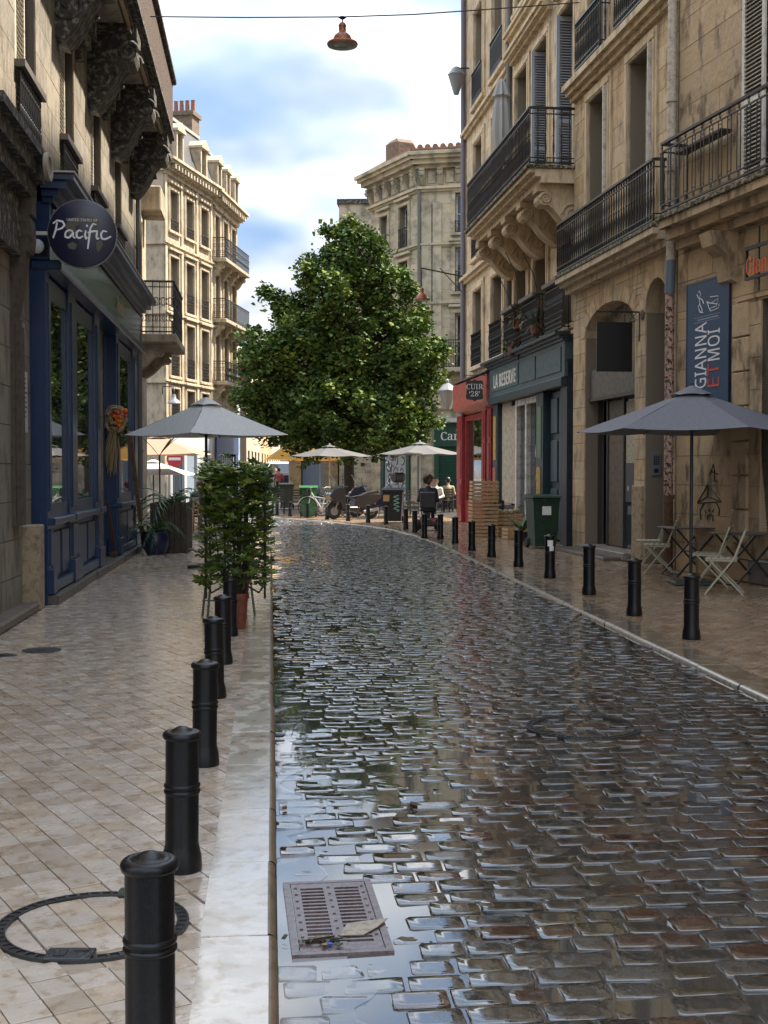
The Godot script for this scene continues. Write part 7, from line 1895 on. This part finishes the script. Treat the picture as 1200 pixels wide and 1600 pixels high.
# ---------------------------------------------------------------- people
# Smooth-joined tapered capsules meshed as surface nets.
func flesh(bones: Array, cell: float, k := 0.05) -> MB:
	var lo := Vector3.ONE * 9; var hi := Vector3.ONE * -9
	for b in bones:
		for e in [[b[0], b[2]], [b[1], b[3]]]:
			lo = lo.min(e[0] - Vector3.ONE * (e[1] + 2 * cell)); hi = hi.max(e[0] + Vector3.ONE * (e[1] + 2 * cell))
	var n := Vector3i(((hi - lo) / cell).ceil()) + Vector3i.ONE
	var f := PackedFloat32Array(); f.resize(n.x * n.y * n.z); f.fill(9.0)
	var pad := k + 1.8 * cell
	for b in bones:
		var ab: Vector3 = b[1] - b[0]
		var L := maxf(ab.length_squared(), 1e-6)
		var r0: float = b[2]; var r1: float = b[3]; var p0: Vector3 = b[0]; var p1: Vector3 = b[1]
		var i0 := Vector3i(((p0 - Vector3.ONE * (r0 + pad)).min(p1 - Vector3.ONE * (r1 + pad)) - lo) / cell).max(Vector3i.ZERO)
		var i1 := (Vector3i(((p0 + Vector3.ONE * (r0 + pad)).max(p1 + Vector3.ONE * (r1 + pad)) - lo) / cell) + Vector3i.ONE).min(n - Vector3i.ONE)
		for z in range(i0.z, i1.z + 1):
			for y in range(i0.y, i1.y + 1):
				var row := (z * n.y + y) * n.x
				for x in range(i0.x, i1.x + 1):
					var p := lo + Vector3(x, y, z) * cell
					var t := clampf((p - p0).dot(ab) / L, 0, 1)
					var q := p.distance_to(p0 + ab * t) - lerpf(r0, r1, t)
					var d := f[row + x]
					var h := maxf(k - absf(d - q), 0.0) / k
					f[row + x] = minf(d, q) - h * h * k * 0.25
	var at := func(x: int, y: int, z: int) -> float: return f[(z * n.y + y) * n.x + x]
	var idx := {}
	var pos := []
	for z in n.z - 1:
		for y in n.y - 1:
			for x in n.x - 1:
				if f[(z * n.y + y) * n.x + x] > 2.0 * cell: continue
				var sum := Vector3.ZERO; var cnt := 0
				var c := []
				for q in 8: c.append(at.call(x + (q & 1), y + ((q >> 1) & 1), z + ((q >> 2) & 1)))
				for e in [[0, 1], [2, 3], [4, 5], [6, 7], [0, 2], [1, 3], [4, 6], [5, 7], [0, 4], [1, 5], [2, 6], [3, 7]]:
					var a: float = c[e[0]]; var b: float = c[e[1]]
					if (a < 0.0) != (b < 0.0):
						var t := a / (a - b)
						var pa := Vector3(e[0] & 1, (e[0] >> 1) & 1, (e[0] >> 2) & 1); var pb := Vector3(e[1] & 1, (e[1] >> 1) & 1, (e[1] >> 2) & 1)
						sum += pa.lerp(pb, t); cnt += 1
				if cnt:
					idx[Vector3i(x, y, z)] = pos.size()
					pos.append(lo + (Vector3(x, y, z) + sum / cnt) * cell)
	var quads := []
	for z in range(1, n.z - 1):
		for y in range(1, n.y - 1):
			for x in range(1, n.x - 1):
				var a := f[(z * n.y + y) * n.x + x]
				if absf(a) > 1.8 * cell: continue
				for ax in 3:
					var d := Vector3i(1 if ax == 0 else 0, 1 if ax == 1 else 0, 1 if ax == 2 else 0)
					var b: float = at.call(x + d.x, y + d.y, z + d.z)
					if (a < 0.0) == (b < 0.0): continue
					var u := Vector3i(d.z, d.x, d.y); var w := Vector3i(d.y, d.z, d.x)
					var o := Vector3i(x, y, z)
					var q := [o - u - w, o - w, o, o - u]
					var ok := true
					for e in q: ok = ok and idx.has(e)
					if not ok: continue
					var g := [idx[q[0]], idx[q[1]], idx[q[2]], idx[q[3]]]
					if a >= 0.0: g.reverse()
					quads.append(g)
	var nr := []
	for p in pos: nr.append(Vector3.ZERO)
	for g in quads:
		var m: Vector3 = (pos[g[1]] - pos[g[0]]).cross(pos[g[2]] - pos[g[0]])
		for e in g: nr[e] += m
	var mb := MB.new()
	for g in quads:
		mb.quadn(pos[g[0]], pos[g[1]], pos[g[2]], pos[g[3]], nr[g[0]].normalized(), nr[g[1]].normalized(), nr[g[2]].normalized(), nr[g[3]].normalized())
	return mb

func person(label: String, at: Vector3, turn: float, pose: String, top: Material, bottom: Material, hair: Material, scale := 1.0, curly := false) -> void:  # faces -z when turn is 0
	var t := thing("person", label, "person", turned(at, turn, scale))
	var skin := M("skin", lin(0.42, 0.24, 0.16), 0.55)
	var hip := 0.50 if pose == "sit" else 0.93
	var V := func(x: float, y: float, z: float) -> Vector3: return Vector3(x, y, z)
	var ch := Vector3(0, hip + 0.38, 0.0); var neck := Vector3(0, hip + 0.55, 0.01); var head := Vector3(0, hip + 0.72, -0.02)
	var body := [[head, head + Vector3(0, 0.05, 0), 0.085, 0.088], [head + Vector3(0, -0.06, -0.03), head + Vector3(0, -0.02, -0.03), 0.06, 0.07], [neck, head - Vector3(0, 0.06, 0), 0.055, 0.05], [head + Vector3(0, -0.01, -0.1), head + Vector3(0, -0.02, -0.105), 0.016, 0.014]]
	for s in [-1.0, 1.0]: body.append([head + Vector3(s * 0.088, 0, 0), head + Vector3(s * 0.09, 0.02, 0.01), 0.02, 0.018])
	var shirt := [[Vector3(0, hip, 0), ch, 0.135, 0.15], [ch + Vector3(-0.13, 0.06, 0), ch + Vector3(0.13, 0.06, 0), 0.085, 0.085], [ch, neck, 0.12, 0.06]]
	var trou := [[Vector3(-0.07, hip, 0), Vector3(0.07, hip, 0), 0.13, 0.13]]
	for s in [-1.0, 1.0]:
		var sh := ch + Vector3(s * 0.19, 0.09, 0)
		var el := sh + Vector3(s * 0.06, -0.27, 0.03); var wr := el + (Vector3(-s * 0.08, -0.06, -0.23) if pose == "sit" else Vector3(s * 0.01, -0.24, -0.08))
		shirt.append([sh, el, 0.062, 0.05]); shirt.append([el, wr, 0.048, 0.036])
		body.append([wr, wr + (wr - el).normalized() * 0.07, 0.032, 0.036])
		for k in 4: body.append([wr + (wr - el).normalized() * 0.07 + Vector3(-0.024 + 0.016 * k, 0, 0), wr + (wr - el).normalized() * (0.135 + 0.012 * sin(k * 1.2)) + Vector3(-0.026 + 0.018 * k, -0.012, 0), 0.0095, 0.008])
		body.append([wr + (wr - el).normalized() * 0.02 + Vector3(-s * 0.03, 0, 0), wr + (wr - el).normalized() * 0.08 + Vector3(-s * 0.05, 0, 0), 0.011, 0.009])
		var kn := Vector3(s * 0.11, hip + 0.02, -0.42) if pose == "sit" else Vector3(s * 0.09, 0.49, -0.03 + s * 0.06)
		var an := Vector3(s * 0.11, 0.08, -0.40) if pose == "sit" else Vector3(s * 0.09, 0.08, s * 0.14)
		trou.append([Vector3(s * 0.09, hip, 0), kn, 0.088, 0.062]); trou.append([kn, an, 0.06, 0.045])
		part(t, "shoe", flesh([[an + Vector3(0, -0.04, 0.03), an + Vector3(0, -0.045, -0.15), 0.045, 0.036]], 0.02), M("dark shoe", lin(0.015, 0.013, 0.012), 0.5))
	part(t, "body", flesh(body, 0.013, 0.025), skin)
	part(t, "top", flesh(shirt, 0.026), top)
	part(t, "trousers", flesh(trou, 0.028), bottom)
	var hb := [[head + Vector3(0, 0.05, 0.025), head + Vector3(0, 0.07, 0.01), 0.09, 0.088], [head + Vector3(0, 0.0, 0.04), head + Vector3(0, 0.04, 0.03), 0.075, 0.085]]
	if curly:
		var r := RandomNumberGenerator.new()
		r.seed = 7
		for k in 26:
			var d := Vector3(r.randfn(0, 1), r.randfn(0.2, 0.8), r.randfn(0.5, 0.8)).normalized()
			hb.append([head + Vector3(0, 0.04, 0.03) + d * 0.11, head + Vector3(0, 0.04, 0.03) + d * 0.13, 0.035, 0.03])
	part(t, "hair", flesh(hb, 0.017, 0.03), hair)
	for s in [-1.0, 1.0]: part(t, "eye", MB.new().ball(head + Vector3(s * 0.033, 0.01, -0.088), Vector3.ONE * 0.012, 8, 5), M("eye", lin(0.03, 0.02, 0.015), 0.2))
	part(t, "mouth", MB.new().ball(head + Vector3(0, -0.055, -0.093), Vector3(0.022, 0.006, 0.006), 8, 4), M("lip", lin(0.3, 0.1, 0.08), 0.5))

# ---------------------------------------------------------------- the square
func build_square() -> void:
	var grey := M("mid grey canvas"); var pole := M("white pole", lin(0.5, 0.49, 0.47), 0.4)
	var cloth := M("light grey canvas", lin(0.085, 0.085, 0.087), 0.6)
	var t := thing("square_parasol", "grey parasol on a white pole in front of the tree trunk", "parasol", far(515, 800, 46.0) * Vector3(1, 0, 1), "parasols on the square")
	parasol(t, 8, 1.6, 2.15, 2.52, 0.2, cloth, pole)
	t = thing("square_parasol", "grey parasol on a white pole beside the seated people", "parasol", far(656, 800, 44.0) * Vector3(1, 0, 1), "parasols on the square")
	parasol(t, 8, 1.56, 2.2, 2.58, 0.35, cloth, pole)
	var yc := M("yellow canvas", lin(0.5, 0.24, 0.03), 0.8, null, 1, null, 0, {"backlight_enabled": true, "backlight": lin(0.4, 0.16, 0.01)})
	for e in [[452, 58.0, 1.5, "yellow parasol beyond the bicycles beside the far vans"], [500, 60.0, 2.0, "larger yellow-orange parasol behind the grey one under the tree"]]:
		t = thing("yellow_parasol", e[3], "parasol", far(e[0], 790, e[1]) * Vector3(1, 0, 1), "yellow parasols")
		parasol(t, 4, e[2], 2.15, 2.95, 0.6, yc, pole)
	# bins
	t = thing("square_bin", "bright green wheelie bin beside the bicycles", "bin", turned(gnd(482, 808), 4))
	wheelie(t, 0.62, 0.72, 1.1, M("mid green plastic", lin(0.02, 0.12, 0.035), 0.4), false)
	t = thing("olive_bin", "olive grey wheelie bin behind the bright green one", "bin", turned(gnd(448, 795), 0))
	wheelie(t, 0.62, 0.72, 1.1, M("olive plastic", lin(0.05, 0.055, 0.03), 0.5), false)
	t = thing("sprayed_bin", "black street bin with pale green graffiti and orange notice", "bin", turned(gnd(615, 816), -6))
	wheelie(t, 0.66, 0.7, 1.08, M("black plastic", lin(0.014, 0.013, 0.012), 0.45), false)
	part(t, "notice", MB.new().box(-0.29, -0.1, 0.66, 0.86, 0.3, 0.325), M("orange notice", lin(0.42, 0.24, 0.1), 0.6))
	var gr := []
	for k in 30: gr.append(Vector3(0.12 + 0.09 * sin(k * 0.9), 0.35 + k * 0.017, 0.285 + k * 0.0018 + 0.02))
	part(t, "spray_paint", MB.new().tube(gr, 0.014, 4), M("mint spray paint", lin(0.25, 0.42, 0.34), 0.7))
	# bicycles leaning in a row
	var paint := [M("white bicycle paint", lin(0.55, 0.55, 0.52), 0.3), M("grey bicycle paint", lin(0.2, 0.21, 0.22), 0.3), M("black bicycle paint", lin(0.02, 0.02, 0.02), 0.3)]
	var labels := ["white bicycle parked beside the bright green bin", "grey bicycle parked between the white one and the scooter", "black bicycle parked farthest back against the others"]
	for k in 3:
		var b := thing("bicycle", labels[k], "bicycle", turned([gnd(503, 809), gnd(522, 807), gnd(512, 801)][k], [-18.0, -30.0, 12.0][k]), "bicycles on the square")
		bicycle(b, paint[k])
	# two scooters
	t = thing("motor_scooter", "dark maxi scooter with windscreen parked facing the street", "scooter", turned(gnd(552, 811), 28))
	scooter(t, M("scooter paint", lin(0.03, 0.033, 0.035), 0.22, null, 1, null, 0, {"metallic_specular": 0.6}))
	t = thing("motor_scooter", "navy scooter with black top box parked behind the first", "scooter", turned(gnd(588, 808), 8))
	scooter(t, M("navy scooter paint", lin(0.012, 0.016, 0.035), 0.25))
	part(t, "top_box", MB.new().cbox(0.55, 1.0, 1.2, 1.55, -0.24, 0.24, 0.08), M("black plastic"))
	# cafe chairs
	var ratt := M("dark rattan", lin(0.05, 0.04, 0.03), 0.6)
	var c0 := thing("cafe_chair", "dark cane cafe chair under the man in beige", "chair", turned(gnd(699, 800), 180), "cafe chairs on the square")
	wood_chair(c0, ratt)
	var cl := ["dark cane cafe chair beside the seated man in beige", "dark cane cafe chair left of the person in black", "dark cane cafe chair nearest the sprayed bin", "dark cane cafe chair with grey seat near the olive bin", "dark cane cafe chair next to the bright green bin"]
	var cp := [[710, 799, 150.0], [648, 806, 100.0], [636, 803, 70.0], [435, 803, 0.0], [462, 803, 10.0]]
	for k in cl.size(): copy(c0, turned(gnd(cp[k][0], cp[k][1]), cp[k][2]), cl[k], "cafe chairs on the square")
	for e in [["small round cafe table by the person in black", 655, 803], ["small round cafe table beside the seated man", 690, 797]]:
		t = thing("cafe_table", e[0], "table", gnd(e[1], e[2]))
		part(t, "top", MB.new().lathe([Vector2(0, 0.71), Vector2(0.3, 0.71), Vector2(0.3, 0.74), Vector2(0, 0.74)], 20, Vector3.ZERO, true), M("worn table slat"))
		part(t, "leg", MB.new().tube([Vector3(0, 0.02, 0), Vector3(0, 0.71, 0)], 0.03, 8), iron)
		part(t, "foot", MB.new().lathe([Vector2(0.22, 0), Vector2(0.22, 0.02), Vector2(0, 0.05)], 12), iron)
	# people
	var seat := gnd(700, 800)
	person("seated person in a beige jumper with dark hair, back turned", seat, 4.0, "sit", M("beige jumper", lin(0.30, 0.25, 0.15), 0.85), M("dark trousers"), M("black hair", lin(0.012, 0.01, 0.009), 0.5))
	var sc := gnd(669, 829)
	t = thing("mobility_scooter", "black mobility scooter with red tail light carrying the person in black", "mobility scooter", turned(sc, -4))
	var blk := M("black plastic")
	part(t, "chassis", MB.new().cbox(-0.26, 0.26, 0.12, 0.34, -0.5, 0.32, 0.04), blk)
	part(t, "seat", MB.new().cbox(-0.23, 0.23, 0.52, 0.6, -0.22, 0.2, 0.03).box(-0.05, 0.05, 0.34, 0.52, -0.1, 0.1), blk)
	part(t, "backrest", MB.new().cbox(-0.22, 0.22, 0.6, 1.05, 0.18, 0.26, 0.03), blk)
	for q in [[-0.27, 0.2], [0.27, 0.2], [-0.2, -0.5], [0.2, -0.5]]: part(t, "wheel", MB.new().lathe([Vector2(0, -0.05), Vector2(0.14, -0.05), Vector2(0.16, 0), Vector2(0.14, 0.05), Vector2(0, 0.05)], 18, Vector3.ZERO, true), M("rubber"), Transform3D(Basis(Vector3.BACK, PI / 2), Vector3(q[0], 0.16, q[1])))
	part(t, "tail_light", MB.new().box(0.12, 0.2, 0.24, 0.3, 0.32, 0.335).box(-0.2, -0.12, 0.24, 0.3, 0.32, 0.335), M("red lens", lin(0.5, 0.01, 0.04), 0.2))
	part(t, "tiller", MB.new().tube([Vector3(0, 0.3, -0.48), Vector3(0, 0.95, -0.42)], 0.03, 8).tube([Vector3(-0.25, 0.95, -0.42), Vector3(0.25, 0.95, -0.42)], 0.018, 6), blk)
	person("seated person in black with curly brown hair, seen from behind", sc + Vector3(0, 0.12, 0.0), -4.0, "sit", M("black jacket", lin(0.012, 0.012, 0.013), 0.85), M("dark trousers"), M("curly brown hair", lin(0.05, 0.022, 0.012), 0.7), 1.0, true)
	person("standing person in a white shirt behind the person in black", gnd(681, 806), 160.0, "sit", M("white shirt", lin(0.6, 0.6, 0.6), 0.8), M("dark trousers"), M("brown hair", lin(0.06, 0.03, 0.02), 0.6))
	t.set_meta("label", "black mobility scooter with red tail lights carrying the person in black")
	# far street: vans, a car, two walkers
	var wv := M("white van paint", lin(0.6, 0.62, 0.65), 0.3)
	for e in [[441, 752, 96.0, 2.05, 2.3, 4.8, "white delivery van facing the square in the far street"], [425, 751, 120.0, 2.0, 2.3, 4.8, "second white van parked farther up the far street"]]:
		t = thing("delivery_van", e[6], "van", far(e[0], e[1], e[2]) * Vector3(1, 0, 1), "vans in the far street")
		car(t, e[3], e[4], e[5], wv, true)
	t = thing("parked_car", "pale grey car parked beyond the yellow parasol", "car", turned(far(470, 760, 75.0) * Vector3(1, 0, 1), 70))
	car(t, 1.75, 1.5, 4.0, M("silver car paint", lin(0.4, 0.41, 0.42), 0.25), false)
	person("walker in a red top in the far street", far(436, 762, 74.0) * Vector3(1, 0, 1), 10.0, "walk", M("red top", lin(0.3, 0.05, 0.06), 0.8), M("dark trousers"), M("black hair"))
	person("walker in a dark blue top beside the one in red", far(430, 762, 76.0) * Vector3(1, 0, 1), 190.0, "walk", M("blue top", lin(0.03, 0.05, 0.1), 0.8), M("dark trousers"), M("brown hair"))
	t = thing("corner_lantern", "pale glass street lantern beside the red shop fascia", "lantern", far(699, 617, 43.0))
	part(t, "glass", MB.new().lathe([Vector2(0.12, -0.5), Vector2(0.3, 0.12), Vector2(0.0, 0.12)], 4, Vector3.ZERO, true), M("milky glass", lin(0.2, 0.2, 0.19), 0.3))
	part(t, "cap", MB.new().lathe([Vector2(0.32, 0.12), Vector2(0.32, 0.16), Vector2(0.15, 0.36), Vector2(0.05, 0.4), Vector2(0.06, 0.5), Vector2(0, 0.56)], 4, Vector3.ZERO, true), M("lantern zinc"))
	part(t, "arm", MB.new().tube([Vector3(0.0, 0.14, 0), Vector3(0.75, 0.45, 0.3)], 0.025, 6), iron)

func bicycle(t: Node3D, paint: Material) -> void:  # along x
	var rub := M("rubber"); var chrome := M("dull chrome", lin(0.45, 0.45, 0.45), 0.25, null, 1, null, 0, {"metallic": 0.8})
	var R := 0.34
	for x in [-0.52, 0.52]:
		var pts := []
		for k in 25: pts.append(Vector3(x + R * cos(TAU * k / 24), R + R * sin(TAU * k / 24) + 0.01, 0))
		var w := part(t, "wheel", MB.new().tube(pts, 0.018, 6), rub)
		var s := MB.new()
		for k in 9: s.bar(Vector3(x, R + 0.01, 0), Vector3(x + (R - 0.02) * cos(TAU * k / 9), R + 0.01 + (R - 0.02) * sin(TAU * k / 9), 0), 0.004, 0.004)
		part(w, "spokes", s, chrome)
		var g := []
		for k in 10: g.append(Vector3(x + (R + 0.035) * cos(PI * (0.05 + 0.095 * k)), R + 0.01 + (R + 0.035) * sin(PI * (0.05 + 0.095 * k)), 0))
		part(w, "mudguard", MB.new().tube(g, 0.016, 4), paint)
	var bb := Vector3(0.0, 0.3, 0); var seat := Vector3(0.14, 0.82, 0); var headt := Vector3(-0.38, 0.86, 0)
	part(t, "frame", MB.new().tube([headt, bb], 0.017, 6).tube([seat, bb], 0.016, 6).tube([headt - Vector3(-0.02, 0.12, 0), seat - Vector3(0.02, 0.16, 0)], 0.014, 6).tube([bb, Vector3(0.52, R, 0)], 0.012, 6).tube([seat - Vector3(0, 0.12, 0), Vector3(0.52, R, 0)], 0.01, 6).tube([headt, Vector3(-0.52, R, 0)], 0.014, 6), paint)
	part(t, "handlebar", MB.new().tube([Vector3(-0.3, 1.02, -0.27), Vector3(-0.42, 1.03, -0.12), Vector3(-0.42, 1.0, 0), Vector3(-0.42, 1.03, 0.12), Vector3(-0.3, 1.02, 0.27)], 0.012, 6).tube([headt, Vector3(-0.42, 1.0, 0)], 0.013, 6), chrome)
	part(t, "saddle", MB.new().ball(Vector3(0.18, 0.93, 0), Vector3(0.14, 0.035, 0.075), 10, 6).tube([seat, Vector3(0.17, 0.92, 0)], 0.013, 6), M("black plastic"))
	part(t, "crank", MB.new().lathe([Vector2(0.02, -0.012), Vector2(0.09, -0.006), Vector2(0.09, 0.006), Vector2(0.02, 0.012)], 16).mesh(), chrome, Transform3D(Basis(Vector3.RIGHT, PI / 2), bb))
	part(t, "basket", MB.new().box(-0.78, -0.5, 0.78, 0.8, -0.16, 0.16).box(-0.78, -0.76, 0.8, 1.0, -0.16, 0.16).box(-0.52, -0.5, 0.8, 1.0, -0.16, 0.16), M("black bicycle paint"))

func scooter(t: Node3D, paint: Material) -> void:  # front towards -x
	var rub := M("rubber"); var blk := M("black plastic", lin(0.014, 0.013, 0.012), 0.45)
	for x in [-0.72, 0.66]:
		var w := part(t, "wheel", MB.new().lathe([Vector2(0.14, -0.055), Vector2(0.25, -0.055), Vector2(0.27, 0.0), Vector2(0.25, 0.055), Vector2(0.14, 0.055)], 24), rub, Transform3D(Basis(Vector3.RIGHT, PI / 2), Vector3(x, 0.27, 0)))
		part(w, "rim", MB.new().lathe([Vector2(0.0, -0.03), Vector2(0.15, -0.04), Vector2(0.15, 0.04), Vector2(0.0, 0.03)], 18), M("grey rim"))
	var T := Transform3D(Basis(), Vector3(0, 0, -0.16))
	part(t, "front_fairing", MB.new().prism([Vector2(-0.86, 0.62), Vector2(-0.98, 0.78), Vector2(-0.8, 1.0), Vector2(-0.5, 1.08), Vector2(-0.4, 0.9), Vector2(-0.38, 0.4), Vector2(-0.5, 0.32), Vector2(-0.55, 0.55)], Transform3D(Basis(), Vector3(0, 0, -0.24)), 0.48), paint)
	part(t, "front_mudguard", MB.new().prism([Vector2(-1.0, 0.4), Vector2(-0.9, 0.56), Vector2(-0.7, 0.62), Vector2(-0.5, 0.5), Vector2(-0.6, 0.54), Vector2(-0.72, 0.56), Vector2(-0.88, 0.5)], Transform3D(Basis(), Vector3(0, 0, -0.08)), 0.16), paint)
	part(t, "floorboard", MB.new().cbox(-0.42, 0.1, 0.24, 0.42, -0.2, 0.2, 0.03), blk)
	part(t, "rear_body", MB.new().prism([Vector2(-0.05, 0.36), Vector2(0.0, 0.7), Vector2(0.2, 0.78), Vector2(0.85, 0.82), Vector2(1.0, 0.74), Vector2(0.8, 0.56), Vector2(0.45, 0.4)], T, 0.32), paint)
	part(t, "seat", MB.new().prism([Vector2(-0.08, 0.74), Vector2(0.3, 0.80), Vector2(0.45, 0.88), Vector2(0.85, 0.94), Vector2(0.92, 0.86), Vector2(0.2, 0.78)], Transform3D(Basis(), Vector3(0, 0, -0.15)), 0.30), M("seat vinyl", lin(0.02, 0.02, 0.02), 0.5))
	part(t, "windscreen", MB.new().obox(Transform3D(Basis(Vector3.BACK, 0.5), Vector3(-0.74, 1.25, 0)), Vector3(0.012, 0.5, 0.4), 0.75), M("smoked screen", lin(0.12, 0.12, 0.1), 0.1))
	part(t, "headlight", MB.new().ball(Vector3(-0.9, 0.84, 0.1), Vector3(0.05, 0.06, 0.08), 10, 6), M("headlight glass", lin(0.4, 0.4, 0.4), 0.1))
	part(t, "headlight", MB.new().ball(Vector3(-0.9, 0.84, -0.1), Vector3(0.05, 0.06, 0.08), 10, 6), M("headlight glass"))
	part(t, "handlebar", MB.new().tube([Vector3(-0.38, 1.08, -0.36), Vector3(-0.48, 1.1, 0), Vector3(-0.38, 1.08, 0.36)], 0.02, 6), blk)
	for s in [-1.0, 1.0]: part(t, "mirror", MB.new().tube([Vector3(-0.5, 1.1, s * 0.24), Vector3(-0.56, 1.3, s * 0.34)], 0.008, 5).ball(Vector3(-0.56, 1.33, s * 0.36), Vector3(0.02, 0.04, 0.06), 8, 5), blk)
	part(t, "fork", MB.new().tube([Vector3(-0.72, 0.27, 0.08), Vector3(-0.55, 0.75, 0.06)], 0.025, 6).tube([Vector3(-0.72, 0.27, -0.08), Vector3(-0.55, 0.75, -0.06)], 0.025, 6), M("grey rim"))
	part(t, "engine", MB.new().cbox(0.25, 0.72, 0.18, 0.42, -0.15, 0.14, 0.04), blk)
	part(t, "exhaust", MB.new().tube([Vector3(0.3, 0.24, 0.18), Vector3(0.85, 0.34, 0.19)], 0.055, 10), M("grey rim"))
	part(t, "stand", MB.new().tube([Vector3(0.1, 0.25, 0.1), Vector3(0.05, 0.0, 0.22)], 0.014, 5), blk)
	part(t, "tail_light", MB.new().box(0.93, 0.99, 0.72, 0.79, -0.1, 0.1), M("red lens", lin(0.5, 0.01, 0.04), 0.2))

func car(t: Node3D, w: float, h: float, l: float, paint: Material, van: bool) -> void:  # front towards +z
	var prof := [Vector2(-l / 2, 0.35), Vector2(l / 2 - 0.1, 0.35), Vector2(l / 2, 0.55), Vector2(l / 2 - 0.05, 0.95), Vector2(l / 2 - 0.75, 1.15), Vector2(l / 2 - 1.35, h - 0.1), Vector2(l / 2 - 1.7, h), Vector2(-l / 2 + 0.15, h), Vector2(-l / 2, h - 0.2)]
	if not van: prof = [Vector2(-l / 2, 0.3), Vector2(l / 2, 0.3), Vector2(l / 2, 0.65), Vector2(l / 2 - 0.9, 0.9), Vector2(l / 2 - 1.5, h), Vector2(-l / 2 + 0.6, h), Vector2(-l / 2 + 0.05, 0.95)]
	part(t, "body", MB.new().prism(prof, Transform3D(Basis(Vector3(0, 0, 1), Vector3.UP, Vector3(-1, 0, 0)), Vector3(w / 2, 0, 0)), w), paint)
	var a: Vector2 = prof[4] if van else prof[3]; var b: Vector2 = prof[5] if van else prof[4]
	var d := (b - a).normalized(); var n := Vector2(d.y, -d.x) * 0.012
	var q0 := a + d * 0.08 + n; var q1 := b - d * 0.05 + n
	part(t, "windscreen", MB.new().quad2(Vector3(-w * 0.43, q0.y, q0.x), Vector3(w * 0.43, q0.y, q0.x), Vector3(w * 0.4, q1.y, q1.x), Vector3(-w * 0.4, q1.y, q1.x)), dark_glass)
	for s in [-1.0, 1.0]:
		part(t, "headlight", MB.new().cbox(s * w * 0.36 - 0.14, s * w * 0.36 + 0.14, 0.7, 0.9, l / 2 - 0.12, l / 2 + 0.01, 0.02), M("headlight glass", lin(0.4, 0.4, 0.4), 0.1))
		part(t, "mirror", MB.new().cbox(s * (w / 2 + 0.1) - 0.08, s * (w / 2 + 0.1) + 0.08, 1.1, 1.35, l / 2 - 1.2, l / 2 - 1.1, 0.02), M("black plastic"))
		part(t, "side_window", MB.new().box(s * (w / 2 + 0.004) - 0.004, s * (w / 2 + 0.004) + 0.004, h * 0.58, h * 0.9, -l * 0.3 if not van else l / 2 - 2.1, l / 2 - 1.4), dark_glass)
		for z in [-l * 0.3, l * 0.31]: part(t, "wheel", MB.new().lathe([Vector2(0, -0.1), Vector2(0.3, -0.1), Vector2(0.32, 0), Vector2(0.3, 0.1), Vector2(0, 0.1)], 20, Vector3.ZERO, true), M("rubber"), Transform3D(Basis(Vector3.BACK, PI / 2), Vector3(s * (w / 2 - 0.08), 0.32, z)))
	part(t, "bumper", MB.new().cbox(-w * 0.49, w * 0.49, 0.35, 0.55, l / 2 - 0.05, l / 2 + 0.05, 0.03), M("black plastic"))
	part(t, "number_plate", MB.new().box(-0.26, 0.26, 0.4, 0.5, l / 2 + 0.05, l / 2 + 0.055), M("white card"))
